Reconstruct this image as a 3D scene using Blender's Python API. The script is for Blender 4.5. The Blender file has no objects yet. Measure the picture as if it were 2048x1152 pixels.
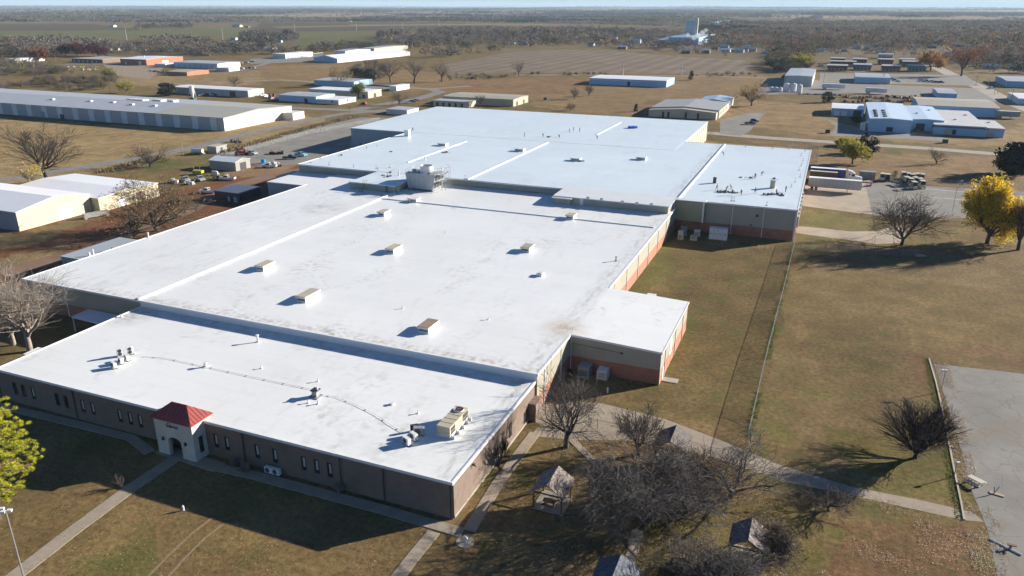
import bpy, math, random
import numpy as np
from mathutils import Vector, Matrix
rad = math.radians
SC = bpy.context.scene
COL = SC.collection
# ---------------------------------------------------------------- camera
F_PX, YAW, PITCH, ROLL, CAM_H = 1521.8, rad(-22.138), rad(20.373), rad(-0.15), 58.0
_f = Vector((math.sin(YAW)*math.cos(PITCH), math.cos(YAW)*math.cos(PITCH), -math.sin(PITCH)))
_r = Vector((math.cos(YAW), -math.sin(YAW), 0))
_d = _f.cross(_r)
_c, _s = math.cos(ROLL), math.sin(ROLL)
RT = _c*_r + _s*_d
DN = -_s*_r + _c*_d
cam = bpy.data.cameras.new('camera'); cam_o = bpy.data.objects.new('camera', cam); COL.objects.link(cam_o)
cam.sensor_width = 36.0; cam.lens = 36.0*F_PX/2048; cam.clip_start = 0.5; cam.clip_end = 120000
M = Matrix((( RT.x, -DN.x, -_f.x), (RT.y, -DN.y, -_f.y), (RT.z, -DN.z, -_f.z))).to_4x4()
M.translation = (0, 0, CAM_H)
cam_o.matrix_world = M
SC.camera = cam_o
SC.render.resolution_x = 1024; SC.render.resolution_y = 576
# ---------------------------------------------------------------- light
SUN_EL, SUN_AZ = rad(18.4), rad(47.0)
SUNV = Vector((math.sin(SUN_AZ)*math.cos(SUN_EL), math.cos(SUN_AZ)*math.cos(SUN_EL), math.sin(SUN_EL)))
w = bpy.data.worlds.new("World"); SC.world = w; w.use_nodes = True
nt = w.node_tree; bgn = nt.nodes['Background']
sky = nt.nodes.new('ShaderNodeTexSky'); sky.sky_type = 'NISHITA'; sky.sun_disc = False
sky.sun_elevation = SUN_EL; sky.sun_rotation = SUN_AZ; sky.altitude = 300; sky.air_density = 0.8; sky.dust_density = 0.0; sky.ozone_density = 6.0
nt.links.new(sky.outputs[0], bgn.inputs[0]); bgn.inputs[1].default_value = 0.052
sl = bpy.data.lights.new('sun', 'SUN'); sl.energy = 5.0; sl.angle = rad(0.5); sl.color = (1.0, 0.93, 0.83)
so = bpy.data.objects.new('sun', sl); COL.objects.link(so); so.location = (80, 80, 120)
so.rotation_euler = (-SUNV).to_track_quat('-Z', 'Y').to_euler()
SC.view_settings.view_transform = 'Standard'; SC.view_settings.look = 'None'
SC.view_settings.exposure = 1.12; SC.view_settings.gamma = 1.0
SC.render.engine = 'CYCLES'
SC.cycles.max_bounces = 5; SC.cycles.diffuse_bounces = 2; SC.cycles.glossy_bounces = 2
SC.cycles.transparent_max_bounces = 6; SC.cycles.transmission_bounces = 2; SC.cycles.volume_bounces = 2
SC.cycles.use_adaptive_sampling = True; SC.cycles.adaptive_threshold = 0.03
SC.cycles.use_denoising = True

def G(px, py, z=0.0):
    """ground point (height z) seen at photo pixel px,py (2048x1152)"""
    v = RT*((px-1024)/F_PX) + DN*((py-576)/F_PX) + _f
    t = (z-CAM_H)/v.z
    return v.x*t, v.y*t
def WX(px, py, Y):
    v = RT*((px-1024)/F_PX) + DN*((py-576)/F_PX) + _f
    t = Y/v.y
    return v.x*t, CAM_H+v.z*t
def WY(px, py, X):
    v = RT*((px-1024)/F_PX) + DN*((py-576)/F_PX) + _f
    t = X/v.x
    return v.y*t, CAM_H+v.z*t
def GP(pts, z=0.0): return [G(a, b, z) for a, b in pts]
def HG(px, py, ty):
    """height of something whose foot is at px,py and top at image row ty"""
    X, Y = G(px, py)
    lo, hi = 0.0, 90.0
    for _ in range(40):
        m = (lo+hi)/2; v = Vector((X, Y, m-CAM_H)); q = 576+F_PX*v.dot(DN)/v.dot(_f)
        if q > ty: lo = m
        else: hi = m
    return lo

# ---------------------------------------------------------------- materials
MATS = {}
def mat(name, c, rough=0.7, metal=0.0, var=0.12, vs=2.0, c2=None, rib=0, ribd=0.06, ribv=0.2, bump=0.0, bs=20.0, spec=0.5, stain=0.0, emis=None, attr=None, trans=0.0, crack=0, seam=0, coat=0.0, detail=4, sx=1.0, sy=1.0):
    if name in MATS: return MATS[name]
    m = bpy.data.materials.new(name); m.use_nodes = True; n = m.node_tree; L = n.links
    b = n.nodes['Principled BSDF']; b.inputs['Roughness'].default_value = rough; b.inputs['Metallic'].default_value = metal
    b.inputs['Specular IOR Level'].default_value = spec
    b.inputs['Coat Weight'].default_value = coat
    geo = n.nodes.new('ShaderNodeNewGeometry'); pos = geo.outputs['Position']
    mp = n.nodes.new('ShaderNodeMapping'); mp.inputs['Scale'].default_value = (sx, sy, 1); L.new(pos, mp.inputs[0])
    nz = n.nodes.new('ShaderNodeTexNoise'); nz.inputs['Scale'].default_value = vs/10; nz.inputs['Detail'].default_value = detail; nz.inputs['Roughness'].default_value = 0.65
    L.new(mp.outputs[0], nz.inputs[0])
    cr = n.nodes.new('ShaderNodeMapRange'); cr.inputs[1].default_value = 0.3; cr.inputs[2].default_value = 0.7
    L.new(nz.outputs[0], cr.inputs[0])
    mix = n.nodes.new('ShaderNodeMix'); mix.data_type = 'RGBA'
    A = [x*(1-var) for x in c]; B = [min(1, x*(1+var)) for x in (c2 or c)]
    mix.inputs[6].default_value = (*A, 1); mix.inputs[7].default_value = (*B, 1); L.new(cr.outputs[0], mix.inputs[0])
    out = mix.outputs[2]
    if attr:
        at = n.nodes.new('ShaderNodeAttribute'); at.attribute_name = attr
        mm = n.nodes.new('ShaderNodeMix'); mm.data_type = 'RGBA'; mm.blend_type = 'MULTIPLY'; mm.inputs[0].default_value = 1
        L.new(out, mm.inputs[6]); L.new(at.outputs[0], mm.inputs[7]); out = mm.outputs[2]
    bsrc = None
    if rib:
        wv = n.nodes.new('ShaderNodeTexWave'); wv.wave_type = 'BANDS'; wv.bands_direction = 'X' if rib != 2 else 'Z'
        # ribs run up the wall: x+y so that they show on both wall directions
        sep = n.nodes.new('ShaderNodeSeparateXYZ'); L.new(pos, sep.inputs[0])
        ad = n.nodes.new('ShaderNodeMath'); ad.operation = 'ADD'; L.new(sep.outputs[0], ad.inputs[0]); L.new(sep.outputs[1], ad.inputs[1])
        cb = n.nodes.new('ShaderNodeCombineXYZ'); L.new(ad.outputs[0], cb.inputs[0]); L.new(sep.outputs[2], cb.inputs[2])
        if rib == 3: L.new(sep.outputs[0], cb.inputs[0])
        if rib == 4: L.new(sep.outputs[1], cb.inputs[0])
        L.new(cb.outputs[0], wv.inputs[0]); wv.inputs['Scale'].default_value = 0.314/ (ribd*2) if False else 0.5/ribd*0.314
        mm = n.nodes.new('ShaderNodeMix'); mm.data_type = 'RGBA'; mm.blend_type = 'MULTIPLY'; mm.inputs[0].default_value = ribv
        L.new(out, mm.inputs[6]); L.new(wv.outputs[0], mm.inputs[7]); out = mm.outputs[2]
    if stain:
        n2 = n.nodes.new('ShaderNodeTexNoise'); n2.inputs['Scale'].default_value = 0.09; n2.inputs['Detail'].default_value = 7; n2.inputs['Roughness'].default_value = 0.72
        mp2 = n.nodes.new('ShaderNodeMapping'); mp2.inputs['Scale'].default_value = (1.0, 0.55, 1); L.new(pos, mp2.inputs[0]); L.new(mp2.outputs[0], n2.inputs[0])
        r2 = n.nodes.new('ShaderNodeMapRange'); r2.inputs[1].default_value = 0.52; r2.inputs[2].default_value = 0.75; r2.inputs[4].default_value = stain; L.new(n2.outputs[0], r2.inputs[0])
        n3 = n.nodes.new('ShaderNodeTexNoise'); n3.inputs['Scale'].default_value = 0.9; n3.inputs['Detail'].default_value = 6; L.new(pos, n3.inputs[0])
        r3 = n.nodes.new('ShaderNodeMapRange'); r3.inputs[1].default_value = 0.45; r3.inputs[2].default_value = 0.65; L.new(n3.outputs[0], r3.inputs[0])
        ml = n.nodes.new('ShaderNodeMath'); ml.operation = 'MULTIPLY'; L.new(r2.outputs[0], ml.inputs[0]); L.new(r3.outputs[0], ml.inputs[1])
        mm = n.nodes.new('ShaderNodeMix'); mm.data_type = 'RGBA'; mm.inputs[7].default_value = (0.40, 0.38, 0.34, 1)
        L.new(ml.outputs[0], mm.inputs[0]); L.new(out, mm.inputs[6]); out = mm.outputs[2]
    if crack:
        vo = n.nodes.new('ShaderNodeTexVoronoi'); vo.feature = 'DISTANCE_TO_EDGE'; vo.inputs['Scale'].default_value = 0.24
        nw = n.nodes.new('ShaderNodeTexNoise'); nw.inputs['Scale'].default_value = 0.5; nw.inputs['Detail'].default_value = 6; L.new(pos, nw.inputs[0])
        vm = n.nodes.new('ShaderNodeVectorMath'); vm.operation = 'MULTIPLY_ADD'; vm.inputs[1].default_value = (3, 3, 0); L.new(nw.outputs[1], vm.inputs[0]); L.new(pos, vm.inputs[2]); L.new(vm.outputs[0], vo.inputs[0])
        r5 = n.nodes.new('ShaderNodeMapRange'); r5.inputs[1].default_value = 0.0; r5.inputs[2].default_value = 0.018; r5.inputs[3].default_value = crack; r5.inputs[4].default_value = 0; L.new(vo.outputs[0], r5.inputs[0])
        mm = n.nodes.new('ShaderNodeMix'); mm.data_type = 'RGBA'; mm.inputs[7].default_value = (0.11, 0.09, 0.07, 1); L.new(r5.outputs[0], mm.inputs[0]); L.new(out, mm.inputs[6]); out = mm.outputs[2]
        n6 = n.nodes.new('ShaderNodeTexNoise'); n6.inputs['Scale'].default_value = 0.11; n6.inputs['Detail'].default_value = 6; n6.inputs['Roughness'].default_value = 0.7; L.new(pos, n6.inputs[0])
        r6 = n.nodes.new('ShaderNodeMapRange'); r6.inputs[1].default_value = 0.50; r6.inputs[2].default_value = 0.62; r6.inputs[4].default_value = 0.55; L.new(n6.outputs[0], r6.inputs[0])
        mm = n.nodes.new('ShaderNodeMix'); mm.data_type = 'RGBA'; mm.inputs[7].default_value = (0.23, 0.19, 0.14, 1); L.new(r6.outputs[0], mm.inputs[0]); L.new(out, mm.inputs[6]); out = mm.outputs[2]
    if seam:
        # welded sheet laps of the membrane, plus dirt that gathered in places
        bt = n.nodes.new('ShaderNodeTexBrick'); bt.inputs['Scale'].default_value = 1.0; bt.inputs['Brick Width'].default_value = 30.0; bt.inputs['Row Height'].default_value = 3.05; bt.inputs['Mortar Size'].default_value = 0.05; bt.inputs['Mortar Smooth'].default_value = 0.4
        bt.inputs['Color1'].default_value = (1, 1, 1, 1); bt.inputs['Color2'].default_value = (0.972, 0.972, 0.975, 1); bt.inputs['Mortar'].default_value = (0.86, 0.86, 0.85, 1); L.new(pos, bt.inputs[0])
        mm = n.nodes.new('ShaderNodeMix'); mm.data_type = 'RGBA'; mm.blend_type = 'MULTIPLY'; mm.inputs[0].default_value = 0.85; L.new(out, mm.inputs[6]); L.new(bt.outputs[0], mm.inputs[7]); out = mm.outputs[2]
        sp_ = n.nodes.new('ShaderNodeSeparateXYZ'); L.new(pos, sp_.inputs[0])
        def dirt(src_, a, b_, colr, k, sc_=1.4, lo=0.44, hi=0.62, sy_=1.0):
            nonlocal out
            nn_ = n.nodes.new('ShaderNodeTexNoise'); nn_.inputs['Scale'].default_value = sc_; nn_.inputs['Detail'].default_value = 7; nn_.inputs['Roughness'].default_value = 0.75
            mp_ = n.nodes.new('ShaderNodeMapping'); mp_.inputs['Scale'].default_value = (1, sy_, 1); L.new(pos, mp_.inputs[0]); L.new(mp_.outputs[0], nn_.inputs[0])
            ra = n.nodes.new('ShaderNodeMapRange'); ra.inputs[1].default_value = a; ra.inputs[2].default_value = b_; ra.inputs[3].default_value = k; ra.inputs[4].default_value = 0; L.new(src_, ra.inputs[0])
            rb = n.nodes.new('ShaderNodeMapRange'); rb.inputs[1].default_value = lo; rb.inputs[2].default_value = hi; L.new(nn_.outputs[0], rb.inputs[0])
            m1 = n.nodes.new('ShaderNodeMath'); m1.operation = 'MULTIPLY'; L.new(ra.outputs[0], m1.inputs[0]); L.new(rb.outputs[0], m1.inputs[1])
            m2 = n.nodes.new('ShaderNodeMix'); m2.data_type = 'RGBA'; m2.inputs[7].default_value = (*colr, 1); L.new(m1.outputs[0], m2.inputs[0]); L.new(out, m2.inputs[6]); out = m2.outputs[2]
        def dist(pt):
            vd = n.nodes.new('ShaderNodeVectorMath'); vd.operation = 'DISTANCE'; vd.inputs[1].default_value = pt; L.new(pos, vd.inputs[0]); return vd.outputs['Value']
        def absd(o_, c_):
            a_ = n.nodes.new('ShaderNodeMath'); a_.operation = 'SUBTRACT'; a_.inputs[1].default_value = c_; L.new(o_, a_.inputs[0]); b3 = n.nodes.new('ShaderNodeMath'); b3.operation = 'ABSOLUTE'; L.new(a_.outputs[0], b3.inputs[0]); return b3.outputs[0]
        dirt(absd(sp_.outputs[1], 96.8), 0.0, 2.6, (0.36, 0.30, 0.23), 0.75, 0.9)           # blown dirt along the step
        dirt(absd(sp_.outputs[1], 93.9), 0.0, 1.6, (0.40, 0.38, 0.34), 0.5, 0.6)
        dirt(absd(sp_.outputs[0], -36.8), 0.0, 2.4, (0.42, 0.40, 0.36), 0.7, 1.1, sy_=0.3)
        dirt(absd(sp_.outputs[0], -128.0), 2.0, 19.0, (0.52, 0.51, 0.48), 0.7, 0.5, 0.52, 0.72, 0.35)
        dirt(absd(sp_.outputs[0], -60.0), 4.0, 28.0, (0.55, 0.54, 0.51), 0.6, 0.4, 0.54, 0.74, 0.35)
        dirt(dist((-36.5, 113.8, 6.4)), 0.5, 5.5, (0.50, 0.38, 0.25), 0.8, 0.7, 0.3, 0.6)
        dirt(dist((-112.0, 92.0, 5.2)), 0.5, 6.0, (0.30, 0.28, 0.24), 0.8, 0.8, 0.35, 0.6)
        dirt(dist((-123.0, 166.0, 6.4)), 0.5, 9.0, (0.36, 0.32, 0.27), 0.7, 0.3, 0.4, 0.62)
    L.new(out, b.inputs['Base Color'])
    if trans:
        tb = n.nodes.new('ShaderNodeBsdfTranslucent'); L.new(out, tb.inputs[0]); ms = n.nodes.new('ShaderNodeMixShader'); ms.inputs[0].default_value = trans; L.new(b.outputs[0], ms.inputs[1]); L.new(tb.outputs[0], ms.inputs[2]); L.new(ms.outputs[0], n.nodes['Material Output'].inputs['Surface'])
    if bump:
        n4 = n.nodes.new('ShaderNodeTexNoise'); n4.inputs['Scale'].default_value = bs; n4.inputs['Detail'].default_value = 3; L.new(pos, n4.inputs[0])
        bp = n.nodes.new('ShaderNodeBump'); bp.inputs['Strength'].default_value = bump; bp.inputs['Distance'].default_value = 0.05
        L.new(n4.outputs[0], bp.inputs['Height']); L.new(bp.outputs[0], b.inputs['Normal'])
    if emis: b.inputs['Emission Color'].default_value = (*emis, 1); b.inputs['Emission Strength'].default_value = 1
    MATS[name] = m
    return m

# ---------------------------------------------------------------- mesh builder
class MB:
    def __init__(s): s.v = []; s.f = []; s.m = []
    def face(s, pts, mi=0):
        k = len(s.v); s.v += [tuple(p) for p in pts]; s.f.append(tuple(range(k, k+len(pts)))); s.m.append(mi); return s
    def bx(s, x0, x1, y0, y1, z0, z1, mi=0):
        k = len(s.v)
        s.v += [(x0,y0,z0),(x1,y0,z0),(x1,y1,z0),(x0,y1,z0),(x0,y0,z1),(x1,y0,z1),(x1,y1,z1),(x0,y1,z1)]
        for q in ((3,2,1,0),(4,5,6,7),(0,1,5,4),(1,2,6,5),(2,3,7,6),(3,0,4,7)): s.f.append(tuple(k+i for i in q)); s.m.append(mi)
        return s
    def box(s, cx, cy, z0, sx, sy, sz, mi=0, rz=0.0):
        k = len(s.v); c, q = math.cos(rz), math.sin(rz)
        for z in (z0, z0+sz):
            for a, b in ((-1,-1),(1,-1),(1,1),(-1,1)):
                x, y = a*sx/2, b*sy/2; s.v.append((cx+c*x-q*y, cy+q*x+c*y, z))
        for t in ((3,2,1,0),(4,5,6,7),(0,1,5,4),(1,2,6,5),(2,3,7,6),(3,0,4,7)): s.f.append(tuple(k+i for i in t)); s.m.append(mi)
        return s
    def prism(s, poly, z0, z1, mi=0, sides=True):
        a = 0
        for i in range(len(poly)):
            x0, y0 = poly[i][:2]; x1, y1 = poly[(i+1) % len(poly)][:2]; a += x0*y1-x1*y0
        if a < 0: poly = poly[::-1]
        k = len(s.v); n = len(poly)
        s.v += [(p[0], p[1], z0) for p in poly] + [(p[0], p[1], z1) for p in poly]
        s.f.append(tuple(range(k+n, k+2*n))); s.m.append(mi)
        if sides:
            s.f.append(tuple(reversed(range(k, k+n)))); s.m.append(mi)
            for i in range(n): s.f.append((k+i, k+(i+1) % n, k+n+(i+1) % n, k+n+i)); s.m.append(mi)
        return s
    def xprism(s, prof, x0, x1, mi=0):
        """profile of (y,z) points extruded along x"""
        k = len(s.v); n = len(prof)
        s.v += [(x0, p[0], p[1]) for p in prof] + [(x1, p[0], p[1]) for p in prof]
        s.f.append(tuple(reversed(range(k, k+n)))); s.f.append(tuple(range(k+n, k+2*n))); s.m += [mi, mi]
        for i in range(n): s.f.append((k+i, k+(i+1) % n, k+n+(i+1) % n, k+n+i)); s.m.append(mi)
        return s
    def yprism(s, prof, y0, y1, mi=0):
        """profile of (x,z) points extruded along y"""
        k = len(s.v); n = len(prof)
        s.v += [(p[0], y0, p[1]) for p in prof] + [(p[0], y1, p[1]) for p in prof]
        s.f.append(tuple(range(k, k+n))); s.f.append(tuple(reversed(range(k+n, k+2*n)))); s.m += [mi, mi]
        for i in range(n): s.f.append((k+(i+1) % n, k+i, k+n+i, k+n+(i+1) % n)); s.m.append(mi)
        return s
    def tube(s, p0, p1, r0, r1=None, n=8, mi=0, cap=True):
        r1 = r0 if r1 is None else r1
        p0, p1 = Vector(p0), Vector(p1); d = (p1-p0)
        if d.length < 1e-6: return s
        d.normalize(); u = d.orthogonal().normalized(); v = d.cross(u); k = len(s.v)
        for p, r in ((p0, r0), (p1, r1)):
            for i in range(n):
                a = 2*math.pi*i/n; s.v.append(tuple(p+u*(r*math.cos(a))+v*(r*math.sin(a))))
        for i in range(n): s.f.append((k+i, k+(i+1) % n, k+n+(i+1) % n, k+n+i)); s.m.append(mi)
        if cap:
            s.f.append(tuple(reversed(range(k, k+n)))); s.f.append(tuple(range(k+n, k+2*n))); s.m += [mi, mi]
        return s
    def build(s, name, mats, parent=None, off=(0, 0, 0), smooth=False):
        me = bpy.data.meshes.new(name)
        ox, oy, oz = off
        me.from_pydata([(x-ox, y-oy, z-oz) for x, y, z in s.v], [], s.f)
        if not isinstance(mats, (list, tuple)): mats = [mats]
        for m in mats: me.materials.append(m)
        if len(mats) > 1: me.polygons.foreach_set('material_index', s.m)
        if smooth: me.polygons.foreach_set('use_smooth', [True]*len(s.f))
        me.update()
        o = bpy.data.objects.new(name, me); COL.objects.link(o)
        if parent is not None: o.parent = parent
        return o
def split_mb(mb):
    """one MB per connected piece (each call of bx / tube / prism adds its own vertices)"""
    par = list(range(len(mb.v)))
    def find(a):
        while par[a] != a: par[a] = par[par[a]]; a = par[a]
        return a
    for f in mb.f:
        for k in f[1:]: par[find(k)] = find(f[0])
    grp = {}
    for f, m in zip(mb.f, mb.m): grp.setdefault(find(f[0]), []).append((f, m))
    out = []
    for g in grp.values():
        ids = sorted({i for f, _ in g for i in f}); mp = {i: k for k, i in enumerate(ids)}; q = MB(); q.v = [mb.v[i] for i in ids]
        q.f = [tuple(mp[i] for i in f) for f, _ in g]; q.m = [m for _, m in g]; out.append(q)
    return out
def tag(o, label=None, cat=None, group=None, kind=None):
    if label: o['label'] = label
    if cat: o['category'] = cat
    if group: o['group'] = group
    if kind: o['kind'] = kind
    return o
def root(name, label, cat, loc=(0, 0, 0), rz=0.0, group=None):
    o = bpy.data.objects.new(name, None); COL.objects.link(o); o.location = loc; o.rotation_euler = (0, 0, rz)
    o.empty_display_size = 0.3
    return tag(o, label, cat, group)
def single(name, label, cat, mb, mats, loc, rz=0.0, group=None, smooth=False):
    o = mb.build(name, mats, smooth=smooth); o.location = loc; o.rotation_euler = (0, 0, rz)
    return tag(o, label, cat, group)
KIDS = {}
def kids(o): return [c for c in o.children]
def copy_tree(o, loc=None, rz=None, sc=None, label=None, group=None, parent=None):
    c = o.copy(); COL.objects.link(c)
    if parent is not None: c.parent = parent
    if loc is not None: c.location = loc
    if rz is not None: c.rotation_euler = (0, 0, rz)
    if sc is not None: c.scale = sc if hasattr(sc, '__len__') else (sc, sc, sc)
    if label: c['label'] = label
    if group: c['group'] = group
    for ch in kids(o): copy_tree(ch, parent=c)
    return c
def np_mesh(name, V, Fc, mats, mi=None, col=None, parent=None, smooth=False):
    """V (n,3); Fc (m,k) all k-gons"""
    me = bpy.data.meshes.new(name); V = np.asarray(V, np.float32); Fc = np.asarray(Fc, np.int32); m, k = Fc.shape
    me.vertices.add(len(V)); me.vertices.foreach_set('co', V.ravel())
    me.loops.add(m*k); me.loops.foreach_set('vertex_index', Fc.ravel())
    me.polygons.add(m); me.polygons.foreach_set('loop_start', np.arange(0, m*k, k, dtype=np.int32)); me.polygons.foreach_set('loop_total', np.full(m, k, np.int32))
    for q in (mats if isinstance(mats, (list, tuple)) else [mats]): me.materials.append(q)
    if mi is not None: me.polygons.foreach_set('material_index', np.asarray(mi, np.int32))
    if smooth: me.polygons.foreach_set('use_smooth', np.ones(m, bool))
    me.update(calc_edges=True)
    if col is not None:
        a = me.color_attributes.new('Col', 'FLOAT_COLOR', 'POINT')
        c4 = np.ones((len(V), 4), np.float32); c4[:, :3] = col; a.data.foreach_set('color', c4.ravel())
    o = bpy.data.objects.new(name, me); COL.objects.link(o)
    if parent is not None: o.parent = parent
    return o
# smooth value noise in numpy
_rg = np.random.RandomState(7); _NT = _rg.rand(256, 256)
def vnoise(x, y, s=1.0, oct=3):
    x = np.asarray(x, float)/s; y = np.asarray(y, float)/s; o = np.zeros_like(x); a = 0.5; t = 0
    for k in range(oct):
        xi = np.floor(x).astype(int); yi = np.floor(y).astype(int); fx = x-xi; fy = y-yi
        fx = fx*fx*(3-2*fx); fy = fy*fy*(3-2*fy)
        g = lambda i, j: _NT[(xi+i) & 255, (yi+j) & 255]
        o += a*((g(0,0)*(1-fx)+g(1,0)*fx)*(1-fy)+(g(0,1)*(1-fx)+g(1,1)*fx)*fy); t += a
        x = x*2.03+17.1; y = y*2.03+5.7; a *= 0.55
    return o/t
def inside(px, py, poly):
    r = np.zeros(px.shape, bool); n = len(poly); j = n-1
    for i in range(n):
        xi, yi = poly[i]; xj, yj = poly[j]
        c = ((yi > py) != (yj > py)) & (px < (xj-xi)*(py-yi)/((yj-yi) or 1e-9)+xi)
        r ^= c; j = i
    return r
# ================================================================ GROUND
az_f = np.radians(np.arange(-62, 20.01, 0.14)); az_c = np.radians(np.arange(20.0, 298.01, 3.0))[1:-1]
AZ = np.concatenate([az_f, az_c])
RR = [0.0, 14, 28]
r = 36.0
while r < 60000: RR.append(r); r *= 1.011 if r < 3000 else 1.02
RR = np.array(RR)
aa, rr = np.meshgrid(AZ, RR[1:]); gx = (np.sin(aa)*rr).ravel(); gy = (np.cos(aa)*rr).ravel()
na, nr = len(AZ), len(RR)-1
rad_ = np.hypot(gx, gy)
# colour map (albedo): painted patches of different grass, soil and crops
jx = (vnoise(gx, gy, 9, 3)-0.5); jy = (vnoise(gx+900, gy+300, 9, 3)-0.5)
amp = np.clip(rad_*0.03, 2, 40)
qx, qy = gx+jx*amp, gy+jy*amp
C = np.zeros((len(gx), 3)); C[:] = (0.205, 0.150, 0.082)
nA = vnoise(gx, gy, 22, 4)[:, None]; nB = vnoise(gx+50, gy, 7, 3)[:, None]
C = C*(0.80+0.4*nA); C += np.array((-0.05, -0.005, -0.028))*np.clip((nB-0.55)*4, 0, 1)
def region(px, col, k=1.0, z=0.0, jit=True, world=False):
    poly = px if world else GP(px)
    m = inside(qx if jit else gx, qy if jit else gy, poly)
    C[m] = C[m]*(1-k)+np.array(col)*k*(0.85+0.3*nA[m]) if k < 1 else np.array(col)*(0.82+0.36*nA[m])
# dry field left of the plant, red dirt, olive lawns
region([(-400, 300), (-300, 238), (0, 236), (440, 262), (600, 232), (660, 236), (560, 275), (380, 305), (200, 345), (0, 385), (-400, 460)], (0.335, 0.255, 0.150))
region([(-300, 640), (-300, 470), (0, 462), (180, 428), (300, 398), (470, 345), (620, 320), (700, 330), (560, 420), (300, 480), (50, 560), (0, 620)], (0.200, 0.098, 0.062))
region([(-300, 470), (40, 466), (190, 428), (205, 436), (60, 492), (-300, 520)], (0.22, 0.17, 0.10))
region([(-300, 560), (0, 520), (110, 492), (160, 485), (40, 548), (-300, 620)], (0.25, 0.19, 0.115))
region([(420, 345), (500, 352), (560, 345), (640, 310), (520, 330)], (0.29, 0.20, 0.135))
region([(285, 320), (350, 315), (365, 335), (290, 345)], (0.135, 0.15, 0.06), 0.8)
region([(350, 305), (420, 298), (420, 340), (370, 345)], (0.20, 0.165, 0.085))
region([(0, 676), (0, 700), (40, 718), (60, 700)], (0.23, 0.18, 0.09))
region([(1215, 583), (1340, 470), (1400, 500), (1290, 590)], (0.13, 0.14, 0.05), 0.75)
region([(1340, 470), (1480, 500), (1590, 488), (1575, 600), (1500, 880), (1250, 800), (1340, 760)], (0.155, 0.118, 0.058), 0.8)
region([(1330, 760), (1385, 620), (1400, 640), (1345, 770)], (0.14, 0.15, 0.05), 0.6)
region([(1575, 560), (1640, 540), (1900, 560), (2100, 600), (2100, 740), (1850, 700), (1560, 680)], (0.235, 0.172, 0.090), 0.7)
region([(1600, 640), (1800, 640), (1850, 720), (1640, 760)], (0.15, 0.115, 0.058), 0.6)
region([(1800, 700), (1862, 718), (1880, 800), (1840, 770)], (0.19, 0.115, 0.075), 0.8)
region([(1960, 690), (2100, 720), (2100, 745), (1870, 712)], (0.20, 0.125, 0.08), 0.7)
region([(1600, 1040), (1930, 1050), (1970, 1200), (1600, 1200), (1700, 1060)], (0.20, 0.118, 0.072), 0.8)
region([(1250, 1040), (1620, 990), (1640, 1200), (1250, 1200)], (0.155, 0.13, 0.048), 0.7)
region([(1640, 850), (1880, 880), (1900, 960), (1700, 940)], (0.15, 0.13, 0.05), 0.8)
region([(-100, 1060), (350, 940), (840, 1060), (780, 1200), (-100, 1200)], (0.205, 0.150, 0.075), 0.7)
region([(130, 1120), (300, 1080), (330, 1180), (100, 1200)], (0.14, 0.135, 0.05), 0.7)
region([(1600, 495), (1740, 480), (1760, 440), (1608, 415)], (0.21, 0.20, 0.085), 0.6)
region([(1740, 500), (2100, 470), (2100, 590), (1600, 540)], (0.24, 0.18, 0.105), 0.8)
region([(1417, 262), (1640, 300), (2100, 320), (2100, 400), (1625, 345), (1560, 300)], (0.27, 0.19, 0.115))
region([(1417, 240), (1700, 280), (2100, 300), (2100, 230), (1990, 265), (1660, 210), (1500, 200)], (0.30, 0.215, 0.125))
region([(1060, 215), (1300, 240), (1300, 200), (1500, 200), (1520, 150), (1200, 155), (880, 160), (900, 190), (1060, 190)], (0.26, 0.185, 0.11))
region([(930, 160), (1180, 155), (1180, 180), (1100, 190), (900, 180)], (0.25, 0.155, 0.09), 0.8)
region([(520, 130), (700, 128), (900, 150), (880, 185), (680, 170), (520, 160)], (0.27, 0.19, 0.11))
region([(300, 150), (520, 140), (520, 170), (300, 175), (200, 160)], (0.31, 0.235, 0.145))
region([(560, 272), (700, 230), (740, 232), (600, 262), (500, 300), (440, 305)], (0.17, 0.12, 0.08))
# ---- far crops and bands (left to right)
region([(-900, 118), (130, 112), (800, 92), (1100, 86), (1530, 118), (2300, 118), (2300, 60), (1400, 58), (1030, 60), (560, 75), (-900, 84)], (0.17, 0.13, 0.085))
region([(-900, 84), (620, 72), (900, 60), (620, 55), (-900, 60)], (0.150, 0.155, 0.075))
region([(600, 92), (760, 92), (740, 74), (590, 76)], (0.130, 0.150, 0.065))
region([(-900, 66), (280, 60), (180, 48), (-900, 48)], (0.115, 0.085, 0.07))
region([(-900, 48), (250, 46), (520, 40), (500, 36), (-900, 38)], (0.33, 0.25, 0.16))
region([(500, 64), (900, 60), (1400, 66), (1380, 55), (1000, 52), (900, 44), (520, 46)], (0.105, 0.080, 0.062))
region([(560, 56), (900, 49), (900, 47), (540, 53)], (0.23, 0.18, 0.12))
region([(700, 52), (1200, 49), (1200, 47), (700, 49)], (0.26, 0.2, 0.13))
region([(1180, 40), (1380, 42), (1380, 45), (1180, 44)], (0.30, 0.22, 0.15))
region([(1500, 40), (2048, 44), (2048, 48), (1500, 44)], (0.26, 0.2, 0.13), 0.7)
far = rad_ > 2600
cx = np.floor((gx+300*jx)/820).astype(int); cy = np.floor((gy+200*jy)/1500).astype(int)
hh = _NT[(cx*7+cy*13) & 255, (cy*5+cx*3) & 255]
pal = np.array([(0.27, 0.20, 0.125), (0.13, 0.10, 0.075), (0.14, 0.15, 0.07), (0.19, 0.15, 0.10), (0.10, 0.085, 0.065), (0.33, 0.25, 0.16)])
fc = pal[(hh*5.99).astype(int)]
kf = np.clip((rad_-2600)/900, 0, 1)[:, None]
C = C*(1-kf)+fc*kf*(0.8+0.4*nA)
C *= np.array((0.88, 0.81, 0.66))
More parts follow.
